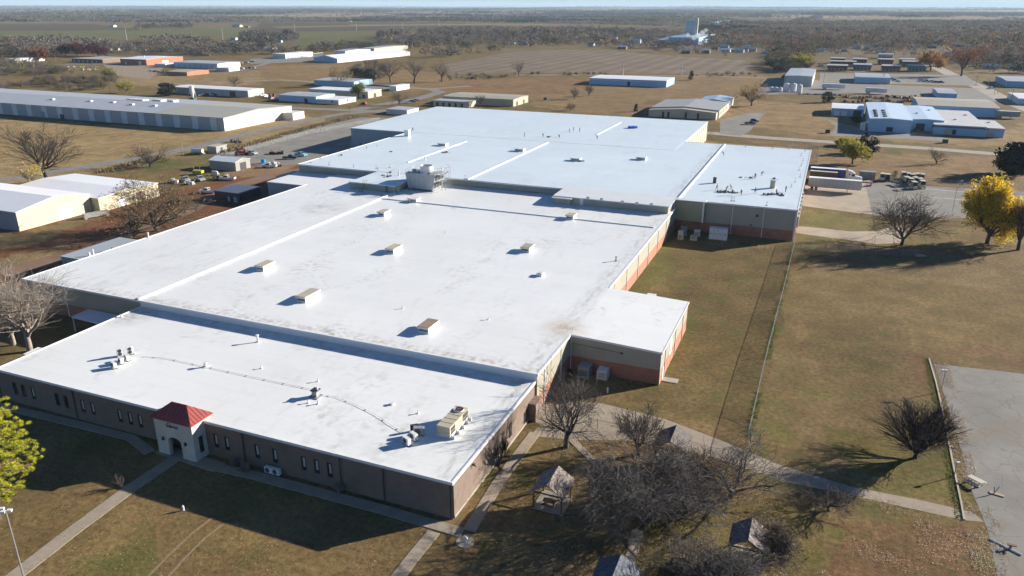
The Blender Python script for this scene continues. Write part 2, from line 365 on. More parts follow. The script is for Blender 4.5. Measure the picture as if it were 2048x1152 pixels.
gz = np.where(rad_ > 5000, (vnoise(gx, gy, 4200, 3)-0.5)*np.clip((rad_-5000)/9000, 0, 1)*95, 0)
V = np.concatenate([[[0, 0, 0]], np.stack([gx, gy, gz], 1)]); Cc = np.concatenate([[[0.2, 0.15, 0.08]], C])
i, j = np.meshgrid(np.arange(nr-1), np.arange(na), indexing='ij'); j2 = (j+1) % na
Fq = np.stack([1+i*na+j, 1+(i+1)*na+j, 1+(i+1)*na+j2, 1+i*na+j2], -1).reshape(-1, 4)[:, ::-1]
jj = np.arange(na); ft = np.stack([np.zeros(na, int), 1+(jj+1) % na, 1+jj, 1+jj], 1)
MG = mat('grass_ground', (1, 1, 1), rough=0.95, var=0.0, spec=0.1, attr='Col')
n = MG.node_tree; L = n.links; b = n.nodes['Principled BSDF']
src = b.inputs['Base Color'].links[0].from_socket
geo = n.nodes.new('ShaderNodeNewGeometry')
def nz(scale, det=4, rough=0.6, mp=None):
    t = n.nodes.new('ShaderNodeTexNoise'); t.inputs['Scale'].default_value = scale; t.inputs['Detail'].default_value = det; t.inputs['Roughness'].default_value = rough
    if mp:
        m_ = n.nodes.new('ShaderNodeMapping'); m_.inputs['Scale'].default_value = mp; L.new(geo.outputs['Position'], m_.inputs[0]); L.new(m_.outputs[0], t.inputs[0])
    else: L.new(geo.outputs['Position'], t.inputs[0])
    return t.outputs[0]
def rng(s, a, b_, c_, d_):
    t = n.nodes.new('ShaderNodeMapRange'); t.inputs[1].default_value = a; t.inputs[2].default_value = b_; t.inputs[3].default_value = c_; t.inputs[4].default_value = d_; L.new(s, t.inputs[0]); return t.outputs[0]
def mixc(f, a, b_, mode='MIX'):
    t = n.nodes.new('ShaderNodeMix'); t.data_type = 'RGBA'; t.blend_type = mode
    if isinstance(f, float): t.inputs[0].default_value = f
    else: L.new(f, t.inputs[0])
    for s_, k_ in ((a, 6), (b_, 7)):
        if isinstance(s_, tuple): t.inputs[k_].default_value = (*s_, 1)
        else: L.new(s_, t.inputs[k_])
    return t.outputs[2]
def gray(s):
    t = n.nodes.new('ShaderNodeCombineColor'); [L.new(s, t.inputs[k_]) for k_ in range(3)]; return t.outputs[0]
def dist_fade(a, b_):
    t = n.nodes.new('ShaderNodeCameraData')  # placeholder for fixed scene distance
    return t
o1 = mixc(1.0, src, gray(rng(nz(1.3, 8, 0.75), 0.3, 0.72, 0.45, 1.6)), 'MULTIPLY')
o1 = mixc(1.0, o1, gray(rng(nz(0.12, 5, 0.65), 0.3, 0.7, 0.72, 1.28)), 'MULTIPLY')
o1 = mixc(rng(nz(0.22, 5, 0.7), 0.52, 0.66, 0.0, 0.55), o1, (0.085, 0.10, 0.028))      # greener tufts
o1 = mixc(rng(nz(0.35, 6, 0.7), 0.60, 0.72, 0.0, 0.5), o1, (0.20, 0.125, 0.08))       # bare reddish soil
# fallen leaves, pale and rust, thickest under the trees on the right and front
vor = n.nodes.new('ShaderNodeTexVoronoi'); vor.inputs['Scale'].default_value = 4.6; L.new(geo.outputs['Position'], vor.inputs[0])
spot = rng(vor.outputs['Distance'], 0.16, 0.24, 1.0, 0.0)
lit = nz(0.06, 4, 0.6)
mk = n.nodes.new('ShaderNodeMath'); mk.operation = 'MULTIPLY'; L.new(spot, mk.inputs[0]); L.new(rng(lit, 0.42, 0.62, 0.0, 0.38), mk.inputs[1])
sepc = n.nodes.new('ShaderNodeSeparateColor'); L.new(vor.outputs['Color'], sepc.inputs[0])
mk2 = n.nodes.new('ShaderNodeMath'); mk2.operation = 'MULTIPLY'; L.new(mk.outputs[0], mk2.inputs[0]); L.new(rng(sepc.outputs[0], 0.45, 0.5, 0.0, 1.0), mk2.inputs[1])
# only near ground (world distance from the plant, a property of the place)
sx_ = n.nodes.new('ShaderNodeSeparateXYZ'); L.new(geo.outputs['Position'], sx_.inputs[0])
mk3 = n.nodes.new('ShaderNodeMath'); mk3.operation = 'MULTIPLY'; L.new(mk2.outputs[0], mk3.inputs[0]); L.new(rng(sx_.outputs[1], 150, 260, 1.0, 0.0), mk3.inputs[1])
o1 = mixc(mk3.outputs[0], o1, mixc(sepc.outputs[1], (0.30, 0.17, 0.09), (0.62, 0.52, 0.38)))
L.new(o1, b.inputs['Base Color'])
bp = n.nodes.new('ShaderNodeBump'); bp.inputs['Strength'].default_value = 0.5; bp.inputs['Distance'].default_value = 0.12
L.new(nz(2.5, 6, 0.75), bp.inputs['Height']); L.new(bp.outputs[0], b.inputs['Normal'])
gr = np_mesh('ground', V, np.concatenate([Fq, ft[:, [0, 1, 2, 3]]]) if False else Fq, MG, col=Cc, smooth=True)
tag(gr, kind='structure')
cap = MB()
for q in range(0, na): cap.face([(0, 0, 0), tuple(V[1+(q)]), tuple(V[1+(q+1) % na])][::-1])
cp = cap.build('ground_centre', mat('soil_plain', (0.2, 0.15, 0.08), var=0.2)); tag(cp, kind='structure')

# ================================================================ PAVED SHEETS
ASPH = mat('asphalt_grey', (0.245, 0.232, 0.205), rough=0.9, var=0.18, vs=1.2, spec=0.2, crack=0.6)
ASPH_D = mat('asphalt_worn', (0.23, 0.22, 0.20), rough=0.9, var=0.2, vs=3, spec=0.2, crack=0.5)
CONC = mat('concrete_slab', (0.36, 0.32, 0.26), rough=0.9, var=0.16, vs=4, spec=0.2, stain=0.3)
CONC_P = mat('concrete_path', (0.34, 0.282, 0.215), rough=0.9, var=0.14, vs=6, spec=0.2)
CONC_L = mat('concrete_apron', (0.40, 0.33, 0.25), rough=0.9, var=0.14, vs=2, spec=0.2)
DIRTRD = mat('dirt_road', (0.30, 0.235, 0.17), rough=0.95, var=0.2, vs=3, spec=0.1)
REDD = mat('red_dirt', (0.235, 0.15, 0.105), rough=0.95, var=0.2, vs=1.5, spec=0.1)
PAINT = mat('white_line_paint', (0.6, 0.6, 0.58), rough=0.8)
def sheet(name, pts, m, z=0.006, world=False, thick=False):
    poly = pts if world else GP(pts)
    mb = MB(); mb.prism(poly, 0.0 if not thick else -0.05, z, sides=thick)
    o = mb.build(name, m); tag(o, kind='structure'); return o
def band(name, line, wid, m, z=0.006, world=False):
    """strip of given width (metres) along a polyline"""
    P = [Vector(p) for p in (line if world else GP(line))]; Lf, Rt = [], []
    for k, p in enumerate(P):
        d = (P[min(k+1, len(P)-1)]-P[max(k-1, 0)]).normalized(); nn = Vector((-d.y, d.x))*wid/2
        Lf.append(p+nn); Rt.append(p-nn)
    mb = MB()
    for k in range(len(P)-1): mb.face([(Rt[k].x, Rt[k].y, z), (Rt[k+1].x, Rt[k+1].y, z), (Lf[k+1].x, Lf[k+1].y, z), (Lf[k].x, Lf[k].y, z)])
    o = mb.build(name, m); tag(o, kind='structure'); return o
# --- left: street past the warehouse and the yard
sheet('yard_asphalt', [(428, 312), (470, 296), (560, 274), (640, 252), (722, 235), (800, 236), (900, 250), (800, 320), (640, 330), (540, 330), (480, 330), (436, 318)], ASPH, 0.012)
band('street', [(-120, 392), (0, 362), (150, 337), (300, 312), (400, 292), (520, 262), (600, 244), (680, 228), (790, 219)], 7.5, ASPH_D, 0.008)
band('street', [(520, 214), (620, 217), (710, 221), (780, 224), (880, 228)], 9, ASPH_D, 0.016)
band('street', [(700, 221), (770, 208), (840, 197), (880, 184), (862, 178)], 9, ASPH_D, 0.020)
band('street', [(420, 165), (560, 160), (700, 168), (860, 178), (940, 172)], 8, DIRTRD, 0.024)
band('street', [(-60, 160), (60, 130), (210, 128), (330, 134), (480, 141), (560, 120), (760, 116)], 9, ASPH_D, 0.016)
sheet('gravel_lot', [(205, 129), (330, 134), (300, 158), (236, 152)], DIRTRD, 0.020)
sheet('parking_lot', [(500, 118), (640, 108), (680, 112), (600, 124), (500, 128)], ASPH_D, 0.014)
sheet('parking_lot', [(690, 168), (780, 166), (800, 178), (700, 176)], ASPH_D, 0.024)
band('track', [(640, 335), (560, 346), (470, 372), (430, 392), (330, 440), (180, 500), (0, 548)], 7, REDD, 0.010)
# --- right: cross street, truck court, drive, paths
band('street', [(1380, 262), (1416, 266), (1540, 276), (1690, 286), (1860, 297), (2030, 311), (2160, 318)], 8, CONC, 0.010)
band('street', [(1030, 150), (1180, 150), (1400, 152), (1560, 157), (1760, 170), (1960, 178)], 8, DIRTRD, 0.02)
sheet('side_road', [(1440, 240), (1500, 225), (1530, 226), (1500, 262), (1480, 272), (1440, 268)], ASPH, 0.014)
sheet('parking_lot', [(1650, 237), (1740, 262), (1880, 270), (1905, 283), (1660, 271), (1672, 252)], ASPH, 0.014)
band('street', [(2300, 300), (2100, 235), (2010, 200), (1968, 178), (1900, 148), (1860, 128)], 12, CONC, 0.014)
sheet('parking_lot', [(1530, 158), (1960, 178), (2010, 205), (1920, 196), (1700, 186), (1500, 190)], ASPH_D, 0.012)
sheet('parking_lot', [(1640, 146), (1930, 150), (1960, 172), (1640, 163)], ASPH_D, 0.016)
sheet('truck_court', [(1605, 372), (1740, 360), (1750, 430), (1700, 424), (1605, 412)], CONC_L, 0.012)
sheet('parking_lot', [(1730, 366), (1800, 362), (1850, 372), (1960, 378), (2300, 400), (2300, 470), (2048, 452), (1930, 436), (1800, 432), (1745, 430)], ASPH, 0.016)
for a_, b_ in (((1850, 378), (2300, 412)), ((1858, 394), (2300, 434))): band('parking_line', [a_, b_], 0.35, PAINT, 0.022)
sheet('driveway', [(1592, 452), (1640, 456), (1700, 463), (1755, 462), (1800, 448), (1815, 470), (1805, 486), (1755, 488), (1680, 478), (1592, 466)], CONC_L, 0.012)
LOT = sheet('parking_lot', [(1868, 728), (1900, 731), (2048, 748), (2400, 790), (2400, 1400), (2040, 1400), (1995, 1152), (1975, 1060), (1945, 985), (1922, 900), (1895, 810)], ASPH, 0.012)
sheet('sidewalk', [(1075, 812), (1130, 800), (1200, 806), (1330, 838), (1440, 880), (1560, 930), (1700, 973), (1830, 998), (1945, 1024), (1968, 1044), (1925, 1040), (1830, 1019), (1700, 990), (1560, 962), (1430, 915), (1330, 890), (1230, 868), (1160, 862), (1085, 852), (1060, 838)], CONC_P, 0.012)
def walk(line, wid, z, kerb=0.10, m=None):
    """raised concrete walk with joints"""
    P = [Vector(p) for p in GP(line)]; mb = MB()
    for k in range(len(P)-1):
        a, b2 = P[k], P[k+1]; d = b2-a; n_ = max(1, int(d.length/1.8)); u = d.normalized(); nn = Vector((-u.y, u.x))*wid/2
        for q in range(n_):
            s0 = a+d*(q/n_)+u*0.006; s1 = a+d*((q+1)/n_)-u*0.006
            mb.prism([tuple(s0-nn), tuple(s1-nn), tuple(s1+nn), tuple(s0+nn)], -0.05, z)
    o = mb.build('footpath', m or CONC_P); tag(o, kind='structure'); return o
walk([(-40, 803), (60, 826), (160, 850), (262, 876), (300, 905)], 1.5, 0.07)
walk([(436, 935), (512, 952), (640, 986), (760, 1018), (925, 1066)], 1.7, 0.07)
walk([(352, 916), (250, 985), (130, 1074), (20, 1160), (-40, 1210)], 2.0, 0.055)
walk([(322, 898), (440, 936)], 2.2, 0.062)
walk([(1070, 866), (1000, 960), (938, 1062)], 1.6, 0.075)
walk([(868, 1064), (830, 1110), (780, 1175), (740, 1230)], 1.6, 0.06)
walk([(1132, 868), (1200, 935), (1245, 985)], 1.1, 0.055)
walk([(1275, 1060), (1262, 1120), (1250, 1180)], 1.3, 0.05)
sheet('footpath', [(1075, 855), (1160, 862), (1230, 868), (1310, 888), (1240, 880), (1150, 880), (1060, 872)], CONC_P, 0.02)
TRK = mat('worn_tan_earth', (0.27, 0.195, 0.12), rough=0.95, var=0.25, vs=25, spec=0.1)
for _l in ([(424, 1036), (385, 1066), (340, 1108), (285, 1165)], [(447, 1048), (408, 1078), (368, 1118), (318, 1175)], [(120, 1098), (60, 1140), (10, 1178)]): band('wheel_track', _l, 0.32, TRK, 0.012)
KB = mat('kerb_concrete', (0.42, 0.38, 0.30), rough=0.9, var=0.15)
def kerb(line, w_=0.22, h=0.14):
    P = GP(line); mb = MB()
    for (x0, y0), (x1, y1) in zip(P, P[1:]):
        d = Vector((x1-x0, y1-y0)); nn = Vector((-d.y, d.x)).normalized()*w_/2
        mb.prism([(x0-nn.x, y0-nn.y), (x1-nn.x, y1-nn.y), (x1+nn.x, y1+nn.y), (x0+nn.x, y0+nn.y)], -0.05, h)
    o = mb.build('kerb', KB); tag(o, kind='structure')
kerb([(1858, 718), (1872, 766), (1888, 835), (1906, 930), (1922, 1006), (1928, 1040)])
# harvested field with crop rows, far fields
FLD = mat('stubble_field', (0.215, 0.165, 0.115), rough=0.95, var=0.18, vs=0.3, rib=3, ribd=9.0, ribv=0.22, spec=0.1)
sheet('field', [(870, 132), (1030, 103), (1120, 99), (1240, 102), (1330, 112), (1490, 120), (1512, 135), (1490, 150), (1180, 146), (1020, 145), (900, 150)], FLD, 0.03)
# ================================================================ THE PLANT
ROOF_W = mat('white_membrane_roof', (0.80, 0.805, 0.775), rough=0.40, var=0.045, vs=0.5, stain=0.8, spec=0.4, bump=0.10, bs=0.35, seam=1)
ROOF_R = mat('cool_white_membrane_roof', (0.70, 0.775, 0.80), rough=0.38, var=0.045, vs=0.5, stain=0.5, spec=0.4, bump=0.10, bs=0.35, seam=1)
TRIM = mat('white_trim', (0.80, 0.80, 0.78), rough=0.4, var=0.03)
SIDE = mat('beige_siding', (0.40, 0.37, 0.29), rough=0.55, var=0.07, rib=1, ribd=0.25, ribv=0.10)
SIDE_O = mat('olive_siding', (0.36, 0.35, 0.22), rough=0.55, var=0.05, rib=1, ribd=0.25, ribv=0.10)
SIDE_C = mat('cream_siding', (0.66, 0.60, 0.45), rough=0.55, var=0.04, rib=1, ribd=0.35, ribv=0.15)
SIDE_G = mat('blue_grey_siding', (0.36, 0.42, 0.44), rough=0.5, var=0.05, rib=1, ribd=0.3, ribv=0.2)
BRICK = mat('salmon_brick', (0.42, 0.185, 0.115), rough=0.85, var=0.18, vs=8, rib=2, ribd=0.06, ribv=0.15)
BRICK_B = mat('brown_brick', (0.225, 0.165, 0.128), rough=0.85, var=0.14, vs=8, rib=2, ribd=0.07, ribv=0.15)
STONE = mat('pale_limestone', (0.62, 0.58, 0.50), rough=0.85, var=0.12, vs=9)
REDROOF = mat('red_metal_roof', (0.30, 0.06, 0.05), rough=0.5, var=0.10, vs=12)
GLASS = mat('dark_glass', (0.03, 0.035, 0.04), rough=0.08, var=0.05)
BLIND = mat('window_blind', (0.45, 0.44, 0.40), rough=0.6, var=0.05)
FRAME_D = mat('dark_frame', (0.05, 0.04, 0.035), rough=0.5)
DARK = mat('dark_metal', (0.045, 0.045, 0.05), rough=0.5)
BLACKR = mat('black_rubber', (0.02, 0.02, 0.02), rough=0.9)
GALV = mat('galvanised_steel', (0.42, 0.43, 0.44), rough=0.4, metal=0.6, var=0.1)
WMET = mat('white_painted_metal', (0.72, 0.72, 0.70), rough=0.4, var=0.05)
TANM = mat('tan_painted_metal', (0.48, 0.43, 0.31), rough=0.5, var=0.08)
GREYM = mat('grey_painted_metal', (0.30, 0.31, 0.32), rough=0.5, var=0.08)
INK = mat('navy_lettering', (0.01, 0.015, 0.05), rough=0.5)
PORT_Y = 65.6
ox, oy = -35.2, 67.9
fac = root('factory_building', 'huge flat white roofed factory with brown brick front wing and cooling tower', 'factory', (ox, oy, 0))
def P_(mb, name, mats, par=fac): return mb.build(name, mats, par, (ox, oy, 0) if par is fac or par in FSUB else (0, 0, 0))
FSUB = []
def fpart(mb, name, mats, label=None):
    o = mb.build(name, mats, fac, (ox, oy, 0)); FSUB.append(o)
    if label: o['label'] = label
    return o
def fsub(par, mb, name, mats):
    if name in ('downspout', 'dock_door', 'wall_lamp', 'expansion_joint', 'parapet_flashing', 'side_porch', 'door', 'roof_vent'):
        for q in split_mb(mb): o = q.build(name, mats, par, (ox, oy, 0))
        return o
    return mb.build(name, mats, par, (ox, oy, 0))
ZF, ZM, ZR = 5.2, 6.45, 8.5
# ---- front office wing
X0, X1, Y0, Y1 = -113.6, -35.2, 67.9, 95.9
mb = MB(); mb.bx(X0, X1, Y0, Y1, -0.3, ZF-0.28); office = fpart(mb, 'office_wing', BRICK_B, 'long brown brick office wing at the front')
mb = MB(); mb.bx(X0-0.12, X1+0.12, Y0-0.12, Y1-0.01, ZF-0.28, ZF); fsub(office, mb, 'roof', ROOF_W)
mb = MB()
for a in ((X0-0.16, X1+0.16, Y0-0.16, Y0+0.10), (X1-0.10, X1+0.16, Y0+0.10, Y1-0.2), (X0-0.16, X0+0.10, Y0+0.10, Y1-0.02)): mb.bx(*a, ZF-0.3, ZF+0.1)
fsub(office, mb, 'roof_trim', TRIM)
def win_front(px, py, w_=0.75, h_=2.1, zc=None, lit=True):
    x, z = WX(px, py, Y0); z = zc or z
    f = MB(); a, b2 = x-w_/2, x+w_/2; z0, z1 = z-h_/2, z+h_/2; t = 0.09
    f.bx(a, b2, Y0-0.05, Y0-0.002, z0, z0+t).bx(a, b2, Y0-0.05, Y0-0.002, z1-t, z1).bx(a, a+t, Y0-0.05, Y0-0.002, z0+t, z1-t).bx(b2-t, b2, Y0-0.05, Y0-0.002, z0+t, z1-t)
    wi = fsub(office, f, 'window', FRAME_D)
    g = MB(); g.bx(a+t, b2-t, Y0-0.03, Y0-0.004, z0+t, z1-t, 0)
    if lit: g.bx(a+t+0.22, b2-t-0.02, Y0-0.036, Y0-0.0302, z0+t+0.5, z1-t-0.05, 1)
    pn = g.build('pane', [GLASS, BLIND], wi, (ox, oy, 0))
for px, py, lt in ((30, 775, 0), (47, 780, 0), (67, 788, 1), (115, 800, 0), (133, 805, 0), (166, 812, 1), (186, 817, 1), (240, 831, 1), (261, 837, 1), (281, 842, 1), (433, 884, 1), (455, 889, 1), (516, 913, 1), (551, 916, 1), (608, 930, 1), (634, 938, 1), (660, 942, 1)): win_front(px, py, lit=lt, zc=2.5)
mb = MB()
for px in (145, 310, 484, 679, 766):
    x, z = WX(px, 900, Y0); x = WX(px, 770+px*0.252-20, Y0)[0]; mb.bx(x-0.06, x+0.06, Y0-0.09, Y0-0.002, 0.1, ZF-0.3); mb.bx(x+0.25, x+0.29, Y0-0.03, Y0-0.002, 0, ZF-0.3)
mb.bx(X1-0.3, X1-0.2, Y0-0.1, Y0-0.002, 0.1, ZF-0.3); mb.bx(X1+0.002, X1+0.1, Y0+0.1, Y0+0.2, 0.1, ZF-0.3)
fsub(office, mb, 'downspout', FRAME_D)
mb = MB(); mb.bx(X1+0.002, X1+0.14, Y0+0.3, Y1-0.5, 0.0, 0.35)
fsub(office, mb, 'plinth', CONC)
for yy, w_, z0, z1 in ((86.0, 0.9, 1.2, 3.4), (83.4, 0.9, 1.2, 3.4), (91.8, 1.1, 0.05, 2.2)):
    f = MB(); f.bx(X1+0.002, X1+0.06, yy-w_/2, yy+w_/2, z0, z1); wi = fsub(office, f, 'window' if z0 > 1 else 'door', FRAME_D)
    g = MB(); g.bx(X1+0.062, X1+0.07, yy-w_/2+0.1, yy+w_/2-0.1, z0+0.1, z1-0.1); g.build('pane', GLASS, wi, (ox, oy, 0))
mb = MB(); mb.bx(X1+0.005, X1+0.3, 73.4, 73.7, 4.2, 4.4).tube((X1+0.3, 73.55, 4.3), (X1+0.45, 73.55, 4.05), 0.1); fsub(office, mb, 'wall_lamp', DARK)
mb = MB(); mb.bx(X1-2.3, X1+1.5, Y1-0.2-2.6, Y1-0.25, 0, 2.6); # small brick porch at the rear corner
mb = MB(); mb.bx(X1, X1+1.2, 93.0, 95.8, 0, 2.9); fsub(office, mb, 'brick_porch', BRICK_B)
# small west porch roof
mb = MB(); a = GP([(46, 708), (76, 694), (90, 697), (62, 712)], 4.0); mb.prism(a, 3.8, 4.0); mb.prism([(-116, 81.2), (-113.61, 81.2), (-113.61, 84), (-116, 84)], 0, 3.79)
fsub(office, mb, 'side_porch', TRIM)
# ---- stone entrance tower
tx0, tx1, ty0 = -79.2, -72.6, PORT_Y; TZ = 5.75
mb = MB()
ax0, ax1 = -77.2, -74.9; ah = 2.3
seg = []
for k in range(0, 13):
    t = math.pi*k/12; seg.append(((ax0+ax1)/2-(ax1-ax0)/2*math.cos(t), ah+0.75*math.sin(t)))
k0 = len(mb.v)
outline_l = [(tx0, 0), (ax0, 0)] + seg + [(ax1, 0), (tx1, 0), (tx1, TZ), (tx0, TZ)]
mb.yprism(outline_l, ty0, ty0+0.55)
mb.bx(tx0, tx0+0.5, ty0+0.551, Y0, 0, TZ); mb.bx(tx1-0.5, tx1, ty0+0.551, Y0, 0, TZ); mb.bx(tx0+0.01, tx1-0.01, Y0-0.002, Y0+0.9, ZF+0.12, TZ)
mb.bx(tx0+0.51, tx1-0.51, ty0+0.56, Y0-0.01, 4.3, 4.4)
tower = fpart(mb, 'entrance_tower', STONE, 'square pale stone entrance tower with arch')
mb = MB(); e = 0.35; yb = Y0+1.1; rz = TZ+1.75; yc = (ty0+yb)/2; rx0, rx1 = tx0+2.0, tx1-2.0
c0, c1, c2, c3 = (tx0-e, ty0-e, TZ), (tx1+e, ty0-e, TZ), (tx1+e, yb+e, TZ), (tx0-e, yb+e, TZ)
r0, r1 = (rx0, yc, rz), (rx1, yc, rz)
mb.face([c0, c1, r1, r0]).face([c1, c2, r1]).face([c2, c3, r0, r1]).face([c3, c0, r0]); d_ = 0.12
mb.face([(c0[0], c0[1], TZ-d_), (c3[0], c3[1], TZ-d_), (c2[0], c2[1], TZ-d_), (c1[0], c1[1], TZ-d_)])
for a, b2 in ((c0, c1), (c1, c2), (c2, c3), (c3, c0)): mb.face([(a[0], a[1], TZ-d_), (b2[0], b2[1], TZ-d_), b2, a])
for k in range(11):
    t = (k+0.5)/11; x = c0[0]+(c1[0]-c0[0])*t; q = min(1, min(x-c0[0], c1[0]-x)/(rx0-c0[0])); mb.tube((x, c0[1], TZ+0.03), (x, c0[1]+(yc-c0[1])*q, TZ+(rz-TZ)*q+0.03), 0.035, n=4)
for k in range(7):
    t = (k+0.5)/7; y = c1[1]+(c2[1]-c1[1])*t; q = 1-abs(t-0.5)*2; mb.tube((c1[0], y, TZ+0.03), (c1[0]+(rx1-c1[0])*q, y, TZ+(rz-TZ)*q+0.03), 0.035, n=4)
fsub(tower, mb, 'roof', REDROOF)
mb = MB(); mb.bx(tx1+0.002, tx1+0.05, 66.5, 67.2, 1.0, 3.4); fsub(tower, mb, 'window', GLASS)
mb = MB()
for x in (-77.9, -74.0): mb.bx(x-0.12, x+0.12, ty0-0.25, ty0-0.002, 2.35, 2.75).tube((x, ty0-0.14, 2.75), (x, ty0-0.14, 2.95), 0.12, 0.02)
fsub(tower, mb, 'wall_lamp', DARK)
mb = MB(); mb.bx(ax0-0.4, ax1+0.4, Y0-0.08, Y0-0.003, 0, 2.7); fsub(tower, mb, 'glass_door', GLASS)
def text(body, size, parent, loc, m, rot=(rad(90), 0, 0), name='lettering', depth=0.02, bold=0.0):
    cu = bpy.data.curves.new(name, 'FONT'); cu.body = body; cu.size = size; cu.extrude = depth; cu.align_x = 'CENTER'; cu.align_y = 'CENTER'; cu.offset = bold
    t = bpy.data.objects.new(name, cu); COL.objects.link(t); bpy.context.view_layer.update()
    me = bpy.data.meshes.new_from_object(t); bpy.data.objects.remove(t); me.materials.clear(); me.materials.append(m)
    o = bpy.data.objects.new(name, me); COL.objects.link(o); o.parent = parent; o.location = loc; o.rotation_euler = rot
    return o
text('Gabriel', 0.72, tower, (-76.05-ox, ty0-0.03-oy, 4.78), INK, bold=0.004)
mb = MB(); mb.face([(-76.75, ty0-0.04, 5.15), (-76.55, ty0-0.04, 5.12), (-76.45, ty0-0.04, 5.5)]).face([(-76.5, ty0-0.04, 5.05), (-76.3, ty0-0.04, 5.1), (-76.25, ty0-0.04, 5.3)]); 
fsub(tower, mb, 'emblem', INK)
# ---- mid hall (6.45 m) with lower east bump-out
MX0, MX1, MY0, MY1 = -144.8, -34.9, 95.9, 205.6
mb = MB(); mb.bx(MX0, MX1, MY0, MY1, 2.6, ZM-0.3, 0); mb.bx(MX0+0.02, MX1-0.02, MY0+0.02, MY1, -0.3, 2.6, 1)
hall = fpart(mb, 'production_hall', [SIDE, BRICK], 'middle hall with beige siding over salmon brick')
mb = MB(); mb.bx(MX0-0.15, MX1+0.15, MY0-0.15, MY1-0.2, ZM-0.3, ZM); fsub(hall, mb, 'roof', ROOF_W)
mb = MB()
mb.bx(MX0-0.2, MX1+0.2, MY0-0.2, MY0+0.12, ZM-0.32, ZM+0.06); mb.bx(MX1-0.1, MX1+0.2, MY0+0.12, 111.5, ZM-0.32, ZM+0.06); mb.bx(MX1-0.1, MX1+0.2, 136.0, 203.9, ZM-0.32, ZM+0.06); mb.bx(MX0-0.2, MX0+0.1, MY0+0.12, 189, ZM-0.32, ZM+0.06)
fsub(hall, mb, 'roof_trim', TRIM)
mb = MB(); mb.bx(-113.6, MX1-0.01, MY0-0.06, MY0-0.002, ZF+0.001, ZM-0.33); fsub(hall, mb, 'parapet_flashing', TRIM)
mb = MB(); mb.bx(-114.5, -114.0, MY0+0.15, 189.4, ZM+0.001, ZM+0.3); mb.bx(-113.9, -36, 181.6, 182.1, ZM+0.001, ZM+0.22); fsub(hall, mb, 'expansion_joint', TRIM)
mb = MB()
for y in (140.5, 150.5, 161, 171.5, 182, 192, 99, 107): mb.bx(MX1+0.002, MX1+0.13, y-0.07, y+0.07, 0.1, ZM-0.33)
mb.bx(-133.5, -133.3, MY0-0.12, MY0-0.002, 0.1, ZM-0.33)
fsub(hall, mb, 'downspout', TRIM)
# bump-out
BX0, BX1, BY0, BY1 = -34.88, -19.5, 111.8, 135.8
def slope(z0, z1, x): return z0+(z1-z0)*(x-BX0)/(BX1-BX0)
mb = MB(); BZ0, BZ1 = ZM-0.002, 5.85
mb.yprism([(BX0, 2.6), (BX1, 2.6), (BX1, BZ1-0.25), (BX0, BZ0-0.25)], BY0, BY1, 0); mb.bx(BX0, BX1-0.02, BY0+0.02, BY1-0.02, -0.3, 2.6, 1)
bump = fpart(mb, 'side_extension', [SIDE, BRICK], 'low extension of siding over brick on the east side')
mb = MB(); mb.yprism([(BX0+0.135, BZ0-0.25), (BX1+0.15, BZ1-0.25), (BX1+0.15, BZ1), (BX0+0.135, BZ0)], BY0-0.15, BY1+0.15); fsub(bump, mb, 'roof', ROOF_W)
mb = MB(); mb.yprism([(BX0+0.2, BZ0-0.3), (BX1+0.2, BZ1-0.3), (BX1+0.2, BZ1+0.06), (BX0+0.2, BZ0+0.06)], BY0-0.2, BY0-0.152)
mb.bx(BX1+0.152, BX1+0.2, BY0-0.15, BY1+0.15, BZ1-0.3, BZ1+0.06); fsub(bump, mb, 'roof_trim', TRIM)
mb = MB(); mb.bx(BX1+0.002, BX1+0.05, 119.0, 121.0, 2.0, 4.6).bx(BX1+0.002, BX1+0.05, 113.6, 114.6, 0.1, 2.3); fsub(bump, mb, 'door', WMET)
mb = MB()
for y in (115.2, 124, 131): mb.bx(BX1+0.002, BX1+0.13, y-0.07, y+0.07, 0.1, BZ1-0.33)
mb.bx(BX0+0.1, BX0+0.24, BY0-0.12, BY0-0.002, 0.1, BZ0-0.4); mb.bx(BX1-0.1, BX1-0.002, BY0-0.12, BY0-0.002, 0.1, BZ1-0.33)
fsub(bump, mb, 'downspout', TRIM)
mb = MB(); mb.bx(-26.2, -25.8, BY0-0.25, BY0-0.002, 4.45, 4.65); mb.tube((-34.6, BY0-0.04, 4.9), (-26, BY0-0.04, 4.55), 0.03, n=4); fsub(bump, mb, 'wall_lamp', DARK)
# ---- rear hall (8.5 m)
mb = MB(); S_, B_ = 0, 1
mb.bx(-160.2, -50.05, 205.7, 279.6, 2.8, ZR-0.3, 0); mb.bx(-50.06, -3.9, 205.7, 300.4, 2.8, ZR-0.3, 0)
mb.bx(-160.18, -50.05, 205.72, 279.6, -0.3, 2.8, 1); mb.bx(-50.06, -3.92, 205.72, 300.38, -0.3, 2.8, 1)
rear = fpart(mb, 'rear_hall', [SIDE, BRICK], 'tall rear hall with beige siding above dark brick')
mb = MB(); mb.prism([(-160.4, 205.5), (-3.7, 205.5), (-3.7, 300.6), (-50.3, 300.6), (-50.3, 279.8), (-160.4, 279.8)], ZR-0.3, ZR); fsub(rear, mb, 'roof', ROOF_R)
mb = MB(); mb.bx(-160.5, -3.6, 205.35, 205.6, ZR-0.35, ZR+0.07); mb.bx(-3.9, -3.6, 205.61, 300.6, ZR-0.35, ZR+0.07); mb.bx(-160.5, -160.2, 205.61, 279.8, ZR-0.35, ZR+0.07); mb.bx(-49.8, -3.91, 300.4, 300.7, ZR-0.35, ZR+0.07)
mb.bx(-34.9, -34.4, 205.7, 300.3, ZR+0.001, ZR+0.3); mb.bx(-98.6, -98.0, 205.7, 278, ZR+0.001, ZR+0.28); mb.bx(-128.4, -128.0, 222, 268, ZR+0.001, ZR+0.2)
